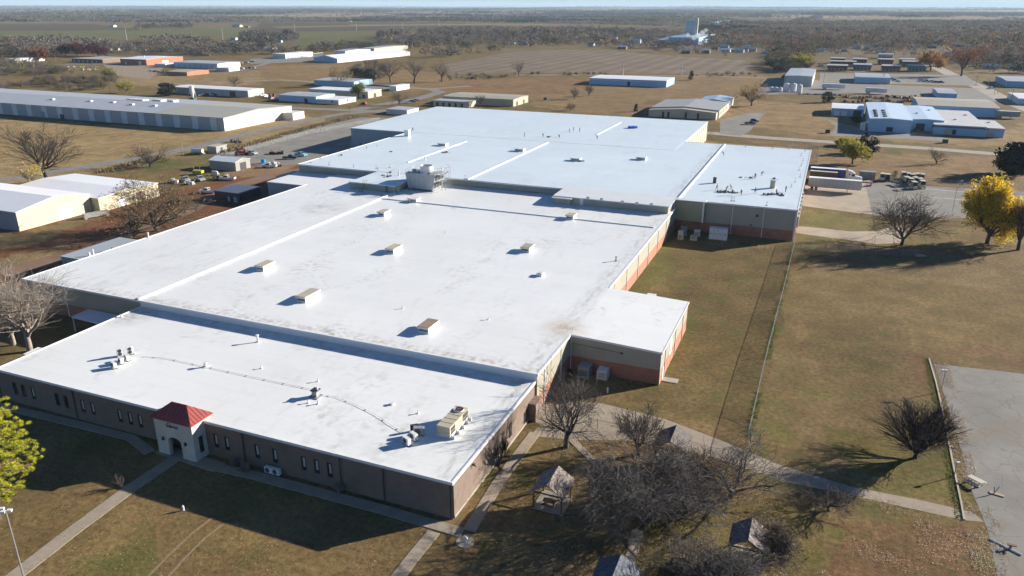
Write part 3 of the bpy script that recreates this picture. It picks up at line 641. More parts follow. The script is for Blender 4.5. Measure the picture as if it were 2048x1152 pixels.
fsub(rear, mb, 'roof_trim', TRIM)
mb = MB()
for x in (-12, -4.1, -20): mb.bx(x-0.07, x+0.07, 205.58, 205.698, 0.1, ZR-0.36)
for y in (206.3, 208.2, 232, 250, 270, 290): mb.bx(-3.898, -3.75, y-0.08, y+0.08, 0.1, ZR-0.36)
fsub(rear, mb, 'downspout', TRIM)
mb = MB()
for y in (217, 222, 227, 232, 237, 242, 247): mb.bx(-3.898, -3.4, y-1.5, y+1.5, 1.2, 4.2)
fsub(rear, mb, 'dock_door', GREYM)
mb = MB(); mb.bx(-13.9, -13.3, 205.2, 205.69, 5.7, 6.3); mb.bx(-15.2, -14.6, 205.5, 205.69, 3.1, 3.4); fsub(rear, mb, 'wall_lamp', DARK)
# back hall
mb = MB(); mb.bx(-188.8, -50.1, 279.62, 360.0, -0.3, ZR-0.25); back = fpart(mb, 'back_hall', [SIDE_C], 'cream steel hall at the far end')
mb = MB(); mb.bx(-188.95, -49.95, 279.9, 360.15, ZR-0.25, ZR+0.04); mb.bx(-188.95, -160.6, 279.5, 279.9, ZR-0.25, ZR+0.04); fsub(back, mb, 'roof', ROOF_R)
mb = MB(); mb.bx(-188.7, -160.3, 279.55, 279.618, 0, ZR-0.26); bb = fsub(back, mb, 'west_wall', SIDE_G)
mb = MB(); mb.bx(-184.5, -183.3, 279.5, 279.548, 0, 2.2); fsub(back, mb, 'door', DARK)
mb = MB(); mb.bx(-86.2, -85.8, 302, 341, ZR+0.042, ZR+0.3); fsub(back, mb, 'roof_ridge', TRIM)
mb = MB()
for y in np.arange(304, 360, 5.5): mb.bx(-50.098, -49.9, y-0.08, y+0.08, 0, ZR-0.26)
fsub(back, mb, 'downspout', TRIM)
# annex on the west of the rear hall
mb = MB(); mb.bx(-160.0, MX0-0.01, 189.2, 205.68, -0.3, 5.7); annex = fpart(mb, 'annex', [SIDE_G], 'grey blue low annex')
mb = MB(); mb.bx(-160.15, MX0-0.21, 189.05, 205.48, 5.7, 5.98); fsub(annex, mb, 'roof', ROOF_W)
mb = MB(); mb.bx(-170.5, -160.45, 206.5, 216, -0.3, 3.2); mb.bx(-170.7, -160.42, 206.3, 216.2, 3.2, 3.4); fsub(annex, mb, 'canopy', SIDE)
# penthouse by the cooling tower
mb = MB(); mb.bx(-129.6, -114.2, 189.6, 205.3, ZM+0.002, ZR-0.25, 0); mb.bx(-114.19, -113.4, 190.2, 191.4, ZM+0.002, 8.1, 1)
pen = fpart(mb, 'penthouse', [SIDE, TANM], 'small beige roof room with door beside the cooling tower')
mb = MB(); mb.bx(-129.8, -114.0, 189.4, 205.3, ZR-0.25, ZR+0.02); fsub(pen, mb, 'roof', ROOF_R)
mb = MB(); mb.bx(-117.4, -116.5, 189.53, 189.598, ZM+0.01, ZM+1.9); fsub(pen, mb, 'door', BRICK_B)
# long metal roof penthouse
mb = MB(); mb.bx(-67.2, -35.5, 196.4, 205.3, ZM+0.002, 8.3); mb.bx(-67.2, -62.2, 195.4, 196.39, ZM+0.002, 8.1)
lp = fpart(mb, 'long_penthouse', [SIDE], 'long beige roof corridor with white metal roof')
RIBR = mat('ribbed_white_roof', (0.78, 0.78, 0.75), rough=0.35, var=0.04, rib=3, ribd=0.25, ribv=0.10)
mb = MB(); mb.xprism([(196.1, 8.35), (206.8, 8.52), (206.8, 8.72), (196.1, 8.55)], -67.6, -35.1); mb.bx(-35.09, -27.0, 204.0, 206.8, 8.52, 8.72); mb.xprism([(195.0, 8.1), (196.09, 8.15), (196.09, 8.35), (195.0, 8.3)], -67.6, -61.8)
fsub(lp, mb, 'roof', RIBR)
for px, py in ((1176, 396), (1203, 399), (1245, 404), (1274, 407), (1303, 409)):
    x, z = WX(px, py, 196.4); mb = MB(); mb.bx(x-0.45, x+0.45, 196.35, 196.398, z-0.4, z+0.4); fsub(lp, mb, 'window', WMET)
x, z = WX(1163, 401, 196.4); mb = MB(); mb.bx(x-0.5, x+0.5, 196.34, 196.398, ZM+0.05, ZM+1.85); fsub(lp, mb, 'door', WMET)
mb = MB(); mb.bx(-35.3, -27.5, 204.3, 205.69, 3.0, 8.35); eb = fpart(mb, 'entrance_bay', [SIDE_O], 'olive sided bay at the inner corner')
mb = MB(); mb.bx(-27.7, -27.3, 204.1, 204.29, 2.9, 8.5).bx(-35.5, -35.2, 204.1, 204.29, 2.9, 8.5); fsub(eb, mb, 'corner_trim', TRIM)
# low leaning shed roof seen left of the hall and blue canopy
a = G(122, 512, 4.0); b2 = G(233, 474, 4.0)
mb = MB(); mb.bx(a[0], MX0-0.02, a[1], b2[1], -0.2, 3.8); mb.bx(a[0]+1, a[0]+2.6, a[1]-0.05, a[1]-0.002, 0.5, 2.6, 1); lean = fpart(mb, 'lean_to', [SIDE_G, DARK], 'low blue grey lean-to on the west side')
mb = MB(); mb.bx(a[0]-0.2, MX0-0.21, a[1]-0.2, b2[1]+0.2, 3.8, 4.0); fsub(lean, mb, 'roof', mat('pale_grey_metal_roof', (0.40, 0.44, 0.46), rough=0.5, var=0.05, rib=4, ribd=0.4, ribv=0.15))
mb = MB(); mb.tube((-152, 117, 4), (-152, 117, 4.9), 0.25).tube((-150.5, 122, 4), (-150.5, 122, 4.9), 0.25); fsub(lean, mb, 'roof_vent', WMET)
mb = MB(); a = GP([(142, 634), (176, 618), (238, 630), (200, 648)], 3.0); mb.prism(a, 2.85, 3.0)
for p in a[:1]+a[3:]: mb.bx(p[0]+0.1, p[0]+0.3, p[1]+0.1, p[1]+0.3, 0, 2.85)
can = fpart(mb, 'canopy', mat('white_canopy', (0.7, 0.72, 0.74), rough=0.5), 'flat canopy against the shaded west wall')

# ---------------------------------------------------------------- rooftop equipment
def roof_unit(px, py, label, cat='air conditioner', sx=2.0, sy=3.6, h=1.15, z=ZM, group='low vents on the white middle roof', top=TANM, nm='roof_vent_unit'):
    x, y = G(px, py, z); r_ = root(nm, label, cat, (x, y, z), 0, group)
    MB().bx(-sx/2, sx/2, -sy/2, sy/2, 0, 0.35).bx(-sx/2+0.1, sx/2-0.1, -sy/2+0.1, sy/2-0.1, 0.351, h*0.72).build('curb', WMET, r_)
    MB().bx(-sx/2-0.12, sx/2+0.12, -sy/2-0.2, sy/2+0.2, h*0.72, h).build('hood', WMET, r_)
    MB().bx(-sx/2-0.05, sx/2+0.05, -sy/2-0.12, sy/2+0.12, h+0.001, h+0.05).build('cover', top, r_)
    g = MB()
    for k in range(4): g.bx(-sx/2+0.2, sx/2-0.2, -sy/2+0.05, -sy/2+0.098, 0.38+k*0.1, 0.43+k*0.1)
    g.build('louver', DARK, r_)
    return r_
roof_unit(768, 430, 'low white vent box just in front of the beige penthouse, dusty top', sx=2.0, sy=3.0, group=None)
roof_unit(788, 503, 'low white roof vent in the middle of the row behind the expansion joint', group=None)
roof_unit(531, 537, 'leftmost low white roof vent near the long raised roof joint', group=None)
roof_unit(617, 597, 'longest low white roof vent, second from the left front', sy=4.4, group=None)
roof_unit(857, 659, 'brown topped roof vent nearest the step down to the office roof', sy=3.6, top=mat('rusty_brown_top', (0.28, 0.21, 0.15), rough=0.7, var=0.2, vs=10), group=None)
roof_unit(1055, 501, 'tan topped roof vent nearest the east edge of the middle roof', sy=3.0, top=mat('khaki_top', (0.38, 0.35, 0.27), rough=0.6), group=None)
roof_unit(1142, 437, 'low roof vent in front of the long corridor penthouse', sy=2.6, group=None)
roof_unit(830, 403, 'low white box with a worker beside the cooling tower', sx=2.2, sy=2.4, h=1.0, group=None, top=WMET)
roof_unit(1081, 551, 'small square hatch alone on the middle roof', 'hatch', sx=1.0, sy=1.3, h=0.6, group=None, top=WMET, nm='roof_hatch')
for px, py, l in ((886, 291, 'flat white roof unit near the raised ridge on the left rear roof'), (1040, 302, 'long flat roof unit at the middle joint of the rear roof'), (1152, 321, 'low round topped unit with a heap beside it on the rear roof'), (1283, 319, 'small unit alone right of centre on the rear roof')):
    roof_unit(px, py, l, sx=3.2, sy=2.2, h=0.9, z=ZR, group=None, top=WMET)
# cooling tower
ct = root('cooling_tower', 'white cooling tower with round fan stack on the factory roof', 'cooling tower', (-108.6, 198.0, ZM))
mb = MB(); hb = 0.45
prof = [(-4.2, hb), (4.0, hb), (5.0, 4.6), (-4.9, 4.6)]
mb.yprism(prof, -3.2, 3.2); mb.build('casing', mat('weathered_grey_casing', (0.40, 0.42, 0.43), rough=0.5, var=0.12, vs=8, rib=3, ribd=0.8, ribv=0.08), ct); ct.scale = (1.0, 1.0, 1.1)
mb = MB()
for x in (-4, -1.3, 1.3, 3.8):
    mb.bx(x-0.15, x+0.15, -3.25, 3.25, 0.002, hb-0.002)
mb.build('steel_base', GREYM, ct)
mb = MB()
for i in range(2):
    for k in range(3):
        z0, z1 = hb+0.35+i*2.0, hb+0.35+i*2.0+1.7; y0, y1 = -2.9+k*2.0, -2.9+k*2.0+1.75
        xa = lambda z: 4.0+(z-hb)/(4.6-hb)*1.0+0.03
        mb.face([(xa(z0), y0, z0), (xa(z0), y1, z0), (xa(z1), y1, z1), (xa(z1), y0, z1)])
mb.build('louver', DARK, ct)
mb = MB(); mb.tube((0.6, 0, 4.602), (0.6, 0, 6.4), 2.05, 1.85, n=28, cap=False); mb.tube((0.6, 0, 4.602), (0.6, 0, 6.35), 1.95, 1.75, n=28, cap=False)
stk_ = mb.build('fan_stack', WMET, ct); stk_.data.polygons.foreach_set('use_smooth', [True]*len(stk_.data.polygons))
mb = MB(); mb.tube((0.6, 0, 4.61), (0.6, 0, 5.6), 0.25, n=10)
for k in range(6):
    a = k*math.pi/3; mb.tube((0.6, 0, 5.5), (0.6+1.6*math.cos(a), 1.6*math.sin(a), 5.55), 0.12, n=4)
mb.build('fan', DARK, stk_)
mb = MB(); mb.tube((-2.8, -1.5, 4.602), (-2.8, -1.5, 5.4), 0.6, n=14).tube((-2.2, 2, 5.1), (-0.9, 1.2, 5.1), 0.28, n=10).tube((3.0, -2.4, 4.9), (3.0, 2.6, 4.9), 0.2, n=8).tube((-4.4, -2.6, 4.75), (-1.5, -2.6, 4.75), 0.14, n=8); mb.build('pipework', GREYM, ct)
mb = MB()
pts = [(-4.8, -3.1), (4.9, -3.1), (4.9, 3.1), (-4.8, 3.1)]
for a, b2 in zip(pts, pts[1:]+pts[:1]):
    for z in (5.15, 5.65): mb.tube((*a, z), (*b2, z), 0.025, n=4)
    for t in np.linspace(0, 1, 5)[:-1]: x, y = a[0]+(b2[0]-a[0])*t, a[1]+(b2[1]-a[1])*t; mb.tube((x, y, 4.6), (x, y, 5.65), 0.025, n=4)
mb.build('guard_rail', GALV, ct)
mb = MB()  # scaffold stair on the east side
for x in (5.6, 6.9):
    for y in (-2.6, -0.4, 1.8, 3.0): mb.tube((x, y, 0), (x, y, 6.6), 0.05, n=5)
for z in (1.2, 2.9, 4.6, 5.2, 5.8, 6.5):
    for x in (5.6, 6.9): mb.tube((x, -2.6, z), (x, 3.0, z), 0.035, n=4)
    for y in (-2.6, 3.0): mb.tube((5.6, y, z), (6.9, y, z), 0.035, n=4)
mb.bx(5.6, 6.9, -2.6, 3.0, 4.52, 4.58); mb.bx(5.6, 6.9, -2.6, 3.0, 2.82, 2.88)
for k in range(9): mb.bx(5.7, 6.5, -2.5+k*0.55, -2.2+k*0.55, 0.3+k*0.3, 0.34+k*0.3)
mb.build('access_scaffold', GALV, ct)
# access ladder stairs at penthouse
st = root('roof_stair', 'dark steel stair leaning on the penthouse roof edge', 'stair', (-124.0, 188.0, ZM))
mb = MB()
for x in (-0.45, 0.45):
    mb.tube((x, -1.6, 0.05), (x+0.2, 1.2, 2.2), 0.06, n=5); mb.tube((x, -1.6, 1.0), (x+0.2, 1.2, 3.1), 0.04, n=4); mb.tube((x, -1.6, 0), (x, -1.6, 1.0), 0.04, n=4); mb.tube((x+0.2, 1.2, 2.0), (x+0.2, 1.2, 3.1), 0.04, n=4)
mb.build('handrail', DARK, st); mb = MB()
for k in range(8): mb.bx(-0.4, 0.5, -1.5+k*0.36, -1.3+k*0.36, 0.2+k*0.26, 0.24+k*0.26)
mb.build('tread', DARK, st)

# big packaged unit and condensers on the office roof
x, y = G(866, 872, ZF); 
ac = root('rooftop_air_conditioner', 'big tan rooftop air conditioner with a round fan, near the office roof corner', 'air conditioner', (-40.6, 79.2, ZF))
MB().bx(-0.95, 0.95, -2.9, 2.7, 0.45, 1.75).build('casing', TANM, ac)
mb = MB()
for k in range(5): mb.bx(-1.02, 1.02, -2.95+k*1.1, -2.9+k*1.1, 1.751, 1.79)
mb.bx(-1.0, 1.0, -2.95, 2.75, 1.0, 1.03); mb.build('seam', mat('pale_tan_trim', (0.6, 0.55, 0.42), rough=0.5), ac)
mb = MB(); mb.tube((0, 1.7, 1.751), (0, 1.7, 1.95), 0.72, 0.68, n=24, cap=False); mb.tube((0, 1.7, 1.76), (0, 1.7, 1.80), 0.66, n=24); mb.build('fan_ring', WMET, ac)
mb = MB()
for k in range(5):
    a = k*1.2566; mb.tube((0, 1.7, 1.85), (0.58*math.cos(a), 1.7+0.58*math.sin(a), 1.86), 0.1, n=4)
mb.build('fan', mat('rust_red_fan', (0.16, 0.05, 0.04), rough=0.6), ac)
MB().bx(0.952, 0.97, 0.9, 2.5, 0.6, 1.6).build('coil_grille', DARK, ac); MB().bx(0.952, 0.97, -2.6, -1.4, 0.6, 1.5).build('filter_grille', DARK, ac)
mb = MB()
for yy in (-2.6, -1.2, 0.3, 1.6, 2.5): mb.bx(-1.1, 1.5, yy-0.08, yy+0.08, 0.001, 0.44)
mb.bx(-1.05, -0.9, -2.9, 2.7, 0.25, 0.44).bx(0.9, 1.05, -2.9, 2.7, 0.25, 0.44); mb.build('support_rail', WMET, ac)
def condenser(px, py, z, label, rz, s=1.0, m=WMET, tall=False, grp=None, world=None):
    x, y = world or G(px, py, z); r_ = root('condenser_unit', label, 'air conditioner', (x, y, z), rz, grp)
    w_, d2, h = 0.95*s, 0.42*s, (1.3 if tall else 0.72)*s
    MB().bx(-w_/2, w_/2, -d2/2, d2/2, 0.16, 0.16+h).build('casing', m, r_)
    mb = MB()
    for k in range(2 if tall else 1):
        zc = 0.16+h*(0.5 if not tall else (0.28+0.44*k)); mb.tube((-0.1*s, -d2/2-0.03, zc), (-0.1*s, -d2/2-0.001, zc), 0.29*s, n=16)
    mb.build('fan_grille', DARK, r_)
    MB().bx(-w_/2+0.05, -w_/2+0.15, -d2/2-0.05, d2/2+0.05, 0, 0.158).bx(w_/2-0.15, w_/2-0.05, -d2/2-0.05, d2/2+0.05, 0, 0.158).build('foot', DARK, r_)
    return r_
condenser(814, 889, ZF, 'white condenser nearest the front edge of the office roof', rad(-25), 1.25)
condenser(828, 880, ZF, 'middle white condenser in the shade of the big tan unit', rad(-25), 1.25)
condenser(838, 870, ZF, 'dark condenser touching the big tan rooftop unit', rad(20), 1.45, GREYM)
condenser(829, 862, ZF, 'black condenser furthest back beside the big tan unit', rad(40), 1.1, DARK)
condenser(229, 736, ZF, 'white condenser at the front end of the cluster on the left office roof', rad(-20), 1.15)
condenser(243, 727, ZF, 'second white condenser from the front in the left roof cluster', rad(-20), 1.15)
condenser(255, 721, ZF, 'third white condenser from the front in the left roof cluster', rad(-20), 1.15)
condenser(242, 713, ZF, 'tall tilted condenser at the back left of the roof cluster', rad(60), 1.0, tall=True)
condenser(262, 709, ZF, 'tall tilted condenser at the back right of the roof cluster', rad(60), 1.0, tall=True)
for k, (px, py, l) in enumerate(((538, 946, 'left one of the two white condensers on the ground by the office front'), (553, 951, 'right one of the two white condensers on the ground by the office front'))):
    x, _z = WX(px, py, 67.2); condenser(0, 0, 0.02, l, 0, 1.2, world=(x, 67.3))
fan = root('exhaust_fan', 'dark square exhaust fan in the middle of the office roof', 'exhaust fan', (*G(632, 793, ZF), ZF))
MB().bx(-0.75, 0.75, -0.75, 0.75, 0, 0.12).build('curb', GREYM, fan)
MB().bx(-0.4, 0.4, -0.4, 0.4, 0.121, 1.0).build('duct', GREYM, fan); MB().bx(-0.55, 0.55, -0.55, 0.55, 1.001, 1.15).build('cap', DARK, fan); MB().tube((0.35, 0, 1.151), (0.35, 0, 1.6), 0.13, n=10).build('pipe', WMET, fan)
def pipe_vent(px, py, z, h, r, label, m=WMET, cap=True):
    mb = MB(); mb.tube((0, 0, 0.0), (0, 0, h), r, n=10)
    if cap: mb.tube((0, 0, h*0.86), (0, 0, h+0.02), r*1.7, n=10)
    mb.tube((0, 0, 0), (0, 0, 0.08), r*2, n=10)
    return single('vent_pipe', label, 'vent pipe', mb, m, (*G(px, py, z), z), smooth=False)
pipe_vent(516, 684, ZF, 1.3, 0.16, 'tall white capped flue close to the step of the office roof')
pipe_vent(411, 734, ZF, 0.75, 0.22, 'short white flue left of the pipe run on the office roof')
pipe_vent(636, 763, ZF, 0.5, 0.08, 'thin white pipe just behind the dark exhaust fan')
pipe_vent(617, 806, ZF, 0.45, 0.09, 'left thin white pipe just in front of the dark exhaust fan')
pipe_vent(636, 808, ZF, 0.5, 0.1, 'right thin white pipe just in front of the dark exhaust fan')
pipe_vent(523, 737, ZF, 0.4, 0.09, 'thin white pipe beside the long pipe run on the office roof')
pipe_vent(836, 827, ZF, 0.4, 0.09, 'thin white pipe behind the big tan rooftop unit')
pipe_vent(243, 634, ZF, 0.45, 0.14, 'stubby pipe at the back left corner of the office roof')
pipe_vent(784, 809, ZF, 0.3, 0.2, 'squat drain dome right of the centre of the office roof')
pipe_vent(805, 617, ZM, 0.45, 0.08, 'thin white pipe left of the brown topped roof vent')
pipe_vent(977, 639, ZM, 0.45, 0.08, 'thin white pipe right of the brown topped roof vent')
pipe_vent(1232, 522, ZM, 1.0, 0.14, 'dark capped pipe near the east edge of the middle roof', GREYM)
pipe_vent(850, 320, ZR, 1.2, 0.16, 'white flue by the raised ridge on the rear roof')
pipe_vent(798, 351, ZR, 1.6, 0.16, 'white flue with black cap beside the cooling tower')
pipe_vent(892, 465, ZM, 0.35, 0.07, 'thin pipe near the step behind the vents')
pipe_vent(625, 523, ZM, 0.35, 0.07, 'thin pipe between the two left roof vents')
pipe_vent(710, 484, ZM, 0.35, 0.07, 'thin pipe left of the middle roof vent')
pipe_vent(297, 475, ZM, 1.3, 0.16, 'white flue on the far west edge of the middle roof', cap=False)
pipe_vent(187, 509, ZM, 1.2, 0.14, 'short white flue on the west edge above the lean-to', cap=False)
def run(line, z, label, r=0.022):
    P = [Vector((*p, z+0.10)) for p in GP(line, z)]; rt = root('pipe_run', label, 'pipe', (P[0].x, P[0].y, z)); a = MB(); q = MB()
    o3 = Vector((P[0].x, P[0].y, z))
    for p0, p1 in zip(P, P[1:]):
        a.tube(p0-o3, p1-o3, r, n=5); nn = max(1, int((p1-p0).length/3.2))
        for k in range(nn):
            c = p0+(p1-p0)*((k+0.5)/nn)-o3; q.box(c.x, c.y, 0.0, 0.12, 0.3, 0.075)
    a.build('pipe', GREYM, rt); [b_.build('support_block', mat('wood_block', (0.22, 0.2, 0.17), rough=0.9), rt) for b_ in split_mb(q)]
run([(283, 714), (330, 717), (405, 733), (510, 756), (625, 780)], ZF, 'long thin pipe on blocks from the left condensers to the exhaust fan')
run([(640, 791), (672, 795), (712, 811), (750, 830), (782, 852), (806, 866)], ZF, 'curved thin pipe on blocks from the exhaust fan to the tan unit')
# rear roof odds and ends
tank = root('round_drum', 'tall tan cylinder standing on the rear right roof', 'tank', (*G(1545, 376, ZR), ZR))
MB().tube((0, 0, 0), (0, 0, 2.1), 0.78, n=20).build('shell', TANM, tank, smooth=False); MB().tube((0, 0, 2.101), (0, 0, 2.2), 0.82, n=20).build('lid', GREYM, tank)
mb = MB(); mb.bx(-0.45, 0.45, -0.4, 0.4, 0, 1.55); mb.bx(-0.5, 0.5, -0.45, 0.45, 1.551, 1.7)
single('portable_cabinet', 'dark upright cabinet behind the roofing crew on the rear roof', 'cabinet', mb, DARK, (*G(1429, 366, ZR), ZR))
mb = MB(); mb.bx(-0.9, 0.9, -0.9, 0.9, 0, 2.4); mb.bx(-1.0, 1.0, -1.0, 1.0, 2.401, 2.55)
single('vent_shaft', 'tall white box vent on the left edge of the rear roof', 'vent', mb, WMET, (*G(815, 272, ZR), ZR))
mb = MB(); rt_ = random.Random(3)
for k in range(14): mb.box(rt_.uniform(-1.6, 1.6), rt_.uniform(-1.2, 1.2), 0.003+0.004*k, 1.6, 1.1, rt_.uniform(0.2, 0.9), rz=rt_.uniform(0, 3))
single('blue_tarp', 'crumpled bright blue tarp on the far back roof', 'tarp', mb, mat('bright_blue_tarp', (0.01, 0.07, 0.5), rough=0.5), (*G(1264, 256, ZR), ZR))
def heap(px, py, z, label, m, n_=7, r=0.9, seed=1, h=0.5):
    q = random.Random(seed); mb = MB()
    for k in range(n_):
        a, b2 = q.uniform(-r, r), q.uniform(-r*0.6, r*0.6); 
        if k % 2: mb.tube((a, b2, 0.08+0.01*k), (a+q.uniform(-0.6, 0.6), b2+q.uniform(-0.6, 0.6), q.uniform(0.1, h)), 0.1, n=7)
        else: mb.box(a, b2, 0.002*k, q.uniform(0.4, 0.9), q.uniform(0.3, 0.6), q.uniform(0.15, h), rz=q.uniform(0, 3))
    single('roofing_supplies', label, 'supplies', mb, m, (*G(px, py, z), z))
MIXD = mat('mixed_dark_gear', (0.10, 0.09, 0.08), rough=0.8, var=0.7, vs=30)
MIXL = mat('mixed_pale_gear', (0.5, 0.48, 0.44), rough=0.8, var=0.4, vs=30)
for a in ((1442, 385, 'dark gear heap at the feet of the roofing crew', MIXD, 9, 1.4, 1), (1457, 384, 'coiled hoses between the crouching roofers', MIXD, 9, 1.2, 2), (1472, 386, 'pale sacks beside the roofing crew', MIXL, 5, 1.0, 3), (1532, 389, 'black gear with wheels right of the tan cylinder base', MIXD, 8, 1.2, 4), (1552, 389, 'dark generator heap near the rear roof edge', MIXD, 10, 1.6, 5), (1563, 391, 'pale buckets near the rear roof edge', MIXL, 5, 0.9, 6), (1487, 355, 'low pale bundle in the middle of the right roof', MIXL, 4, 0.8, 7), (1503, 356, 'dark bundle in the middle of the right roof', MIXD, 5, 0.8, 8), (1550, 358, 'black bundle on top beyond the tan cylinder', MIXD, 6, 0.9, 9), (1162, 323, 'brown heap beside the low unit on the rear roof', MIXD, 5, 0.8, 10), (891, 305, 'scattered dark hoses left of the middle rear roof', MIXD, 7, 1.8, 11), (1096, 274, 'dark bags between the workers on the far roof', MIXD, 6, 1.2, 12), (823, 262, 'dark boxes beside the tall white box vent', MIXD, 4, 0.9, 13), (783, 304, 'dark block on the left part of the rear roof', MIXD, 2, 0.5, 14), (770, 352, 'long boards and pipes lying on the penthouse roof', MIXD, 8, 1.8, 15), (784, 346, 'white rolled membrane on the penthouse roof', MIXL, 4, 0.9, 16), (683, 311, 'small dark lump near the west edge of the rear roof', MIXD, 2, 0.4, 17)): heap(a[0], a[1], ZR, a[2], a[3], a[4], a[5], a[6])
# warning posts with flags along the roof edges
fp = root('warning_post', 'thin warning line post with small red flag on the roof edge', 'post', (*G(1602, 312, ZR), ZR), 0, 'warning line posts round the edges of the rear roof')
MB().tube((0, 0, 0.05), (0, 0, 1.05), 0.045, n=5).build('pole', mat('grey_post', (0.25, 0.24, 0.23)), fp); MB().bx(-0.28, 0.28, -0.28, 0.28, 0, 0.049).build('base_plate', DARK, fp)
MB().face([(0.05, 0, 0.98), (0.42, 0.02, 0.92), (0.05, 0, 0.76)]).build('flag', mat('faded_red_flag', (0.55, 0.12, 0.08)), fp)
for px, py in ((1606, 322), (1602, 332), (1598, 341), (1600, 354), (1590, 364), (1582, 374), (1463, 402), (1468, 402), (1533, 411), (1436, 304), (1424, 319), (1408, 337), (1491, 294), (1545, 297), (1577, 298), (1610, 302), (658, 330), (707, 334), (753, 337), (779, 335), (641, 316), (621, 325), (700, 299), (754, 292), (675, 304), (733, 296), (930, 357), (848, 350), (756, 340)):
    copy_tree(fp, loc=(*G(px, py, ZR), ZR), rz=px % 7)
# ================================================================ bits around the plant
def ground_unit(px, py, label, sx, sy, h, m=WMET, rows=0, nm='air_handler', w=None, top=None):
    x, y = w or G(px, py); r_ = root(nm, label, 'air conditioner', (x, y, 0))
    MB().bx(-sx/2-0.15, sx/2+0.15, -sy/2-0.15, sy/2+0.15, -0.05, 0.12).build('concrete_pad', CONC, r_)
    MB().bx(-sx/2, sx/2, -sy/2, sy/2, 0.121, h).build('casing', m, r_)
    MB().bx(-sx/2-0.06, sx/2+0.06, -sy/2-0.06, sy/2+0.06, h+0.001, h+0.07).build('top_cover', top or m, r_)
    g = MB()
    if rows:
        for k in range(rows):
            for d2 in (-0.28, 0.05): g.bx(-sx/2+(k+0.5)*sx/rows+d2, -sx/2+(k+0.5)*sx/rows+d2+0.2, -sy/2-0.03, -sy/2-0.001, h*0.5, h*0.56)
            g.bx(-sx/2+k*sx/rows-0.015, -sx/2+k*sx/rows+0.015, -sy/2-0.02, -sy/2-0.001, 0.2, h)
    else:
        for k in range(5): g.bx(-sx/2+0.2, sx/2-0.2, -sy/2-0.02, -sy/2-0.001, 0.4+k*0.2, 0.48+k*0.2)
    g.build('louver', DARK, r_)
    return r_
ground_unit(1170, 750, 'round shouldered pale unit left of its neighbour in the shaded brick corner', 1.9, 2.3, 1.9, GREYM)
ground_unit(1206, 755, 'white boxy unit right of its neighbour in the shaded brick corner', 1.6, 1.9, 1.55, WMET)
ground_unit(1277, 583, 'cream unit nearest the sunlit brick wall, beside the bump-out', 1.7, 1.6, 2.0, SIDE_C, w=(-28.2, 142.3))
ground_unit(1283, 575, 'cream unit furthest back against the sunlit brick wall', 1.7, 1.6, 2.1, WMET, w=(-28.6, 146.5))
ground_unit(1308, 590, 'flat cream unit half hidden behind the bump-out roof edge', 2.2, 1.6, 1.7, WMET, w=(-24.6, 139.5))
ground_unit(1316, 583, 'tall cream unit at the right of the four by the bump-out', 1.7, 1.6, 2.1, SIDE_C, w=(-22.5, 144.0))
ground_unit(1435, 476, 'wide white transformer cabinet with a row of handles by the dark brick wall', 4.6, 2.0, 3.0, WMET, 4, 'electrical_cabinet', w=G(1436, 478))
ground_unit(1361, 474, 'tall pale box at the left end of the shaded corner units', 1.3, 1.5, 2.1, SIDE_C, w=G(1361, 478))
ground_unit(1368, 470, 'blue grey box behind the tall pale one in the shaded corner', 1.5, 1.3, 2.2, GREYM, w=G(1367, 470))
ground_unit(1388, 478, 'low cream box in front of its white neighbour in the shaded corner', 1.6, 1.3, 1.1, SIDE_C, w=G(1387, 480))
ground_unit(1393, 470, 'white box in the middle of the shaded corner units', 1.5, 1.3, 1.6, WMET, w=G(1394, 472))
# chain link fence: posts, rails and a see-through woven mesh
FW = bpy.data.materials.new('chain_link'); FW.use_nodes = True; n = FW.node_tree; L = n.links; b = n.nodes['Principled BSDF']
b.inputs['Base Color'].default_value = (0.42, 0.44, 0.42, 1); b.inputs['Metallic'].default_value = 0.3; b.inputs['Roughness'].default_value = 0.5
tc = n.nodes.new('ShaderNodeTexCoord'); sp = n.nodes.new('ShaderNodeSeparateXYZ'); L.new(tc.outputs['UV'], sp.inputs[0])
def mth(op, a, b2=None):
    t = n.nodes.new('ShaderNodeMath'); t.operation = op
    for k, v in ((0, a), (1, b2)):
        if v is None: continue
        if isinstance(v, (int, float)): t.inputs[k].default_value = v
        else: L.new(v, t.inputs[k])
    return t.outputs[0]
def diag(sgn):
    s = mth('ADD', sp.outputs[0], mth('MULTIPLY', sp.outputs[1], sgn)); fr = mth('FRACT', mth('MULTIPLY', s, 9.0)); return mth('LESS_THAN', fr, 0.085)
al = mth('MAXIMUM', diag(1.0), diag(-1.0)); L.new(al, b.inputs['Alpha'])
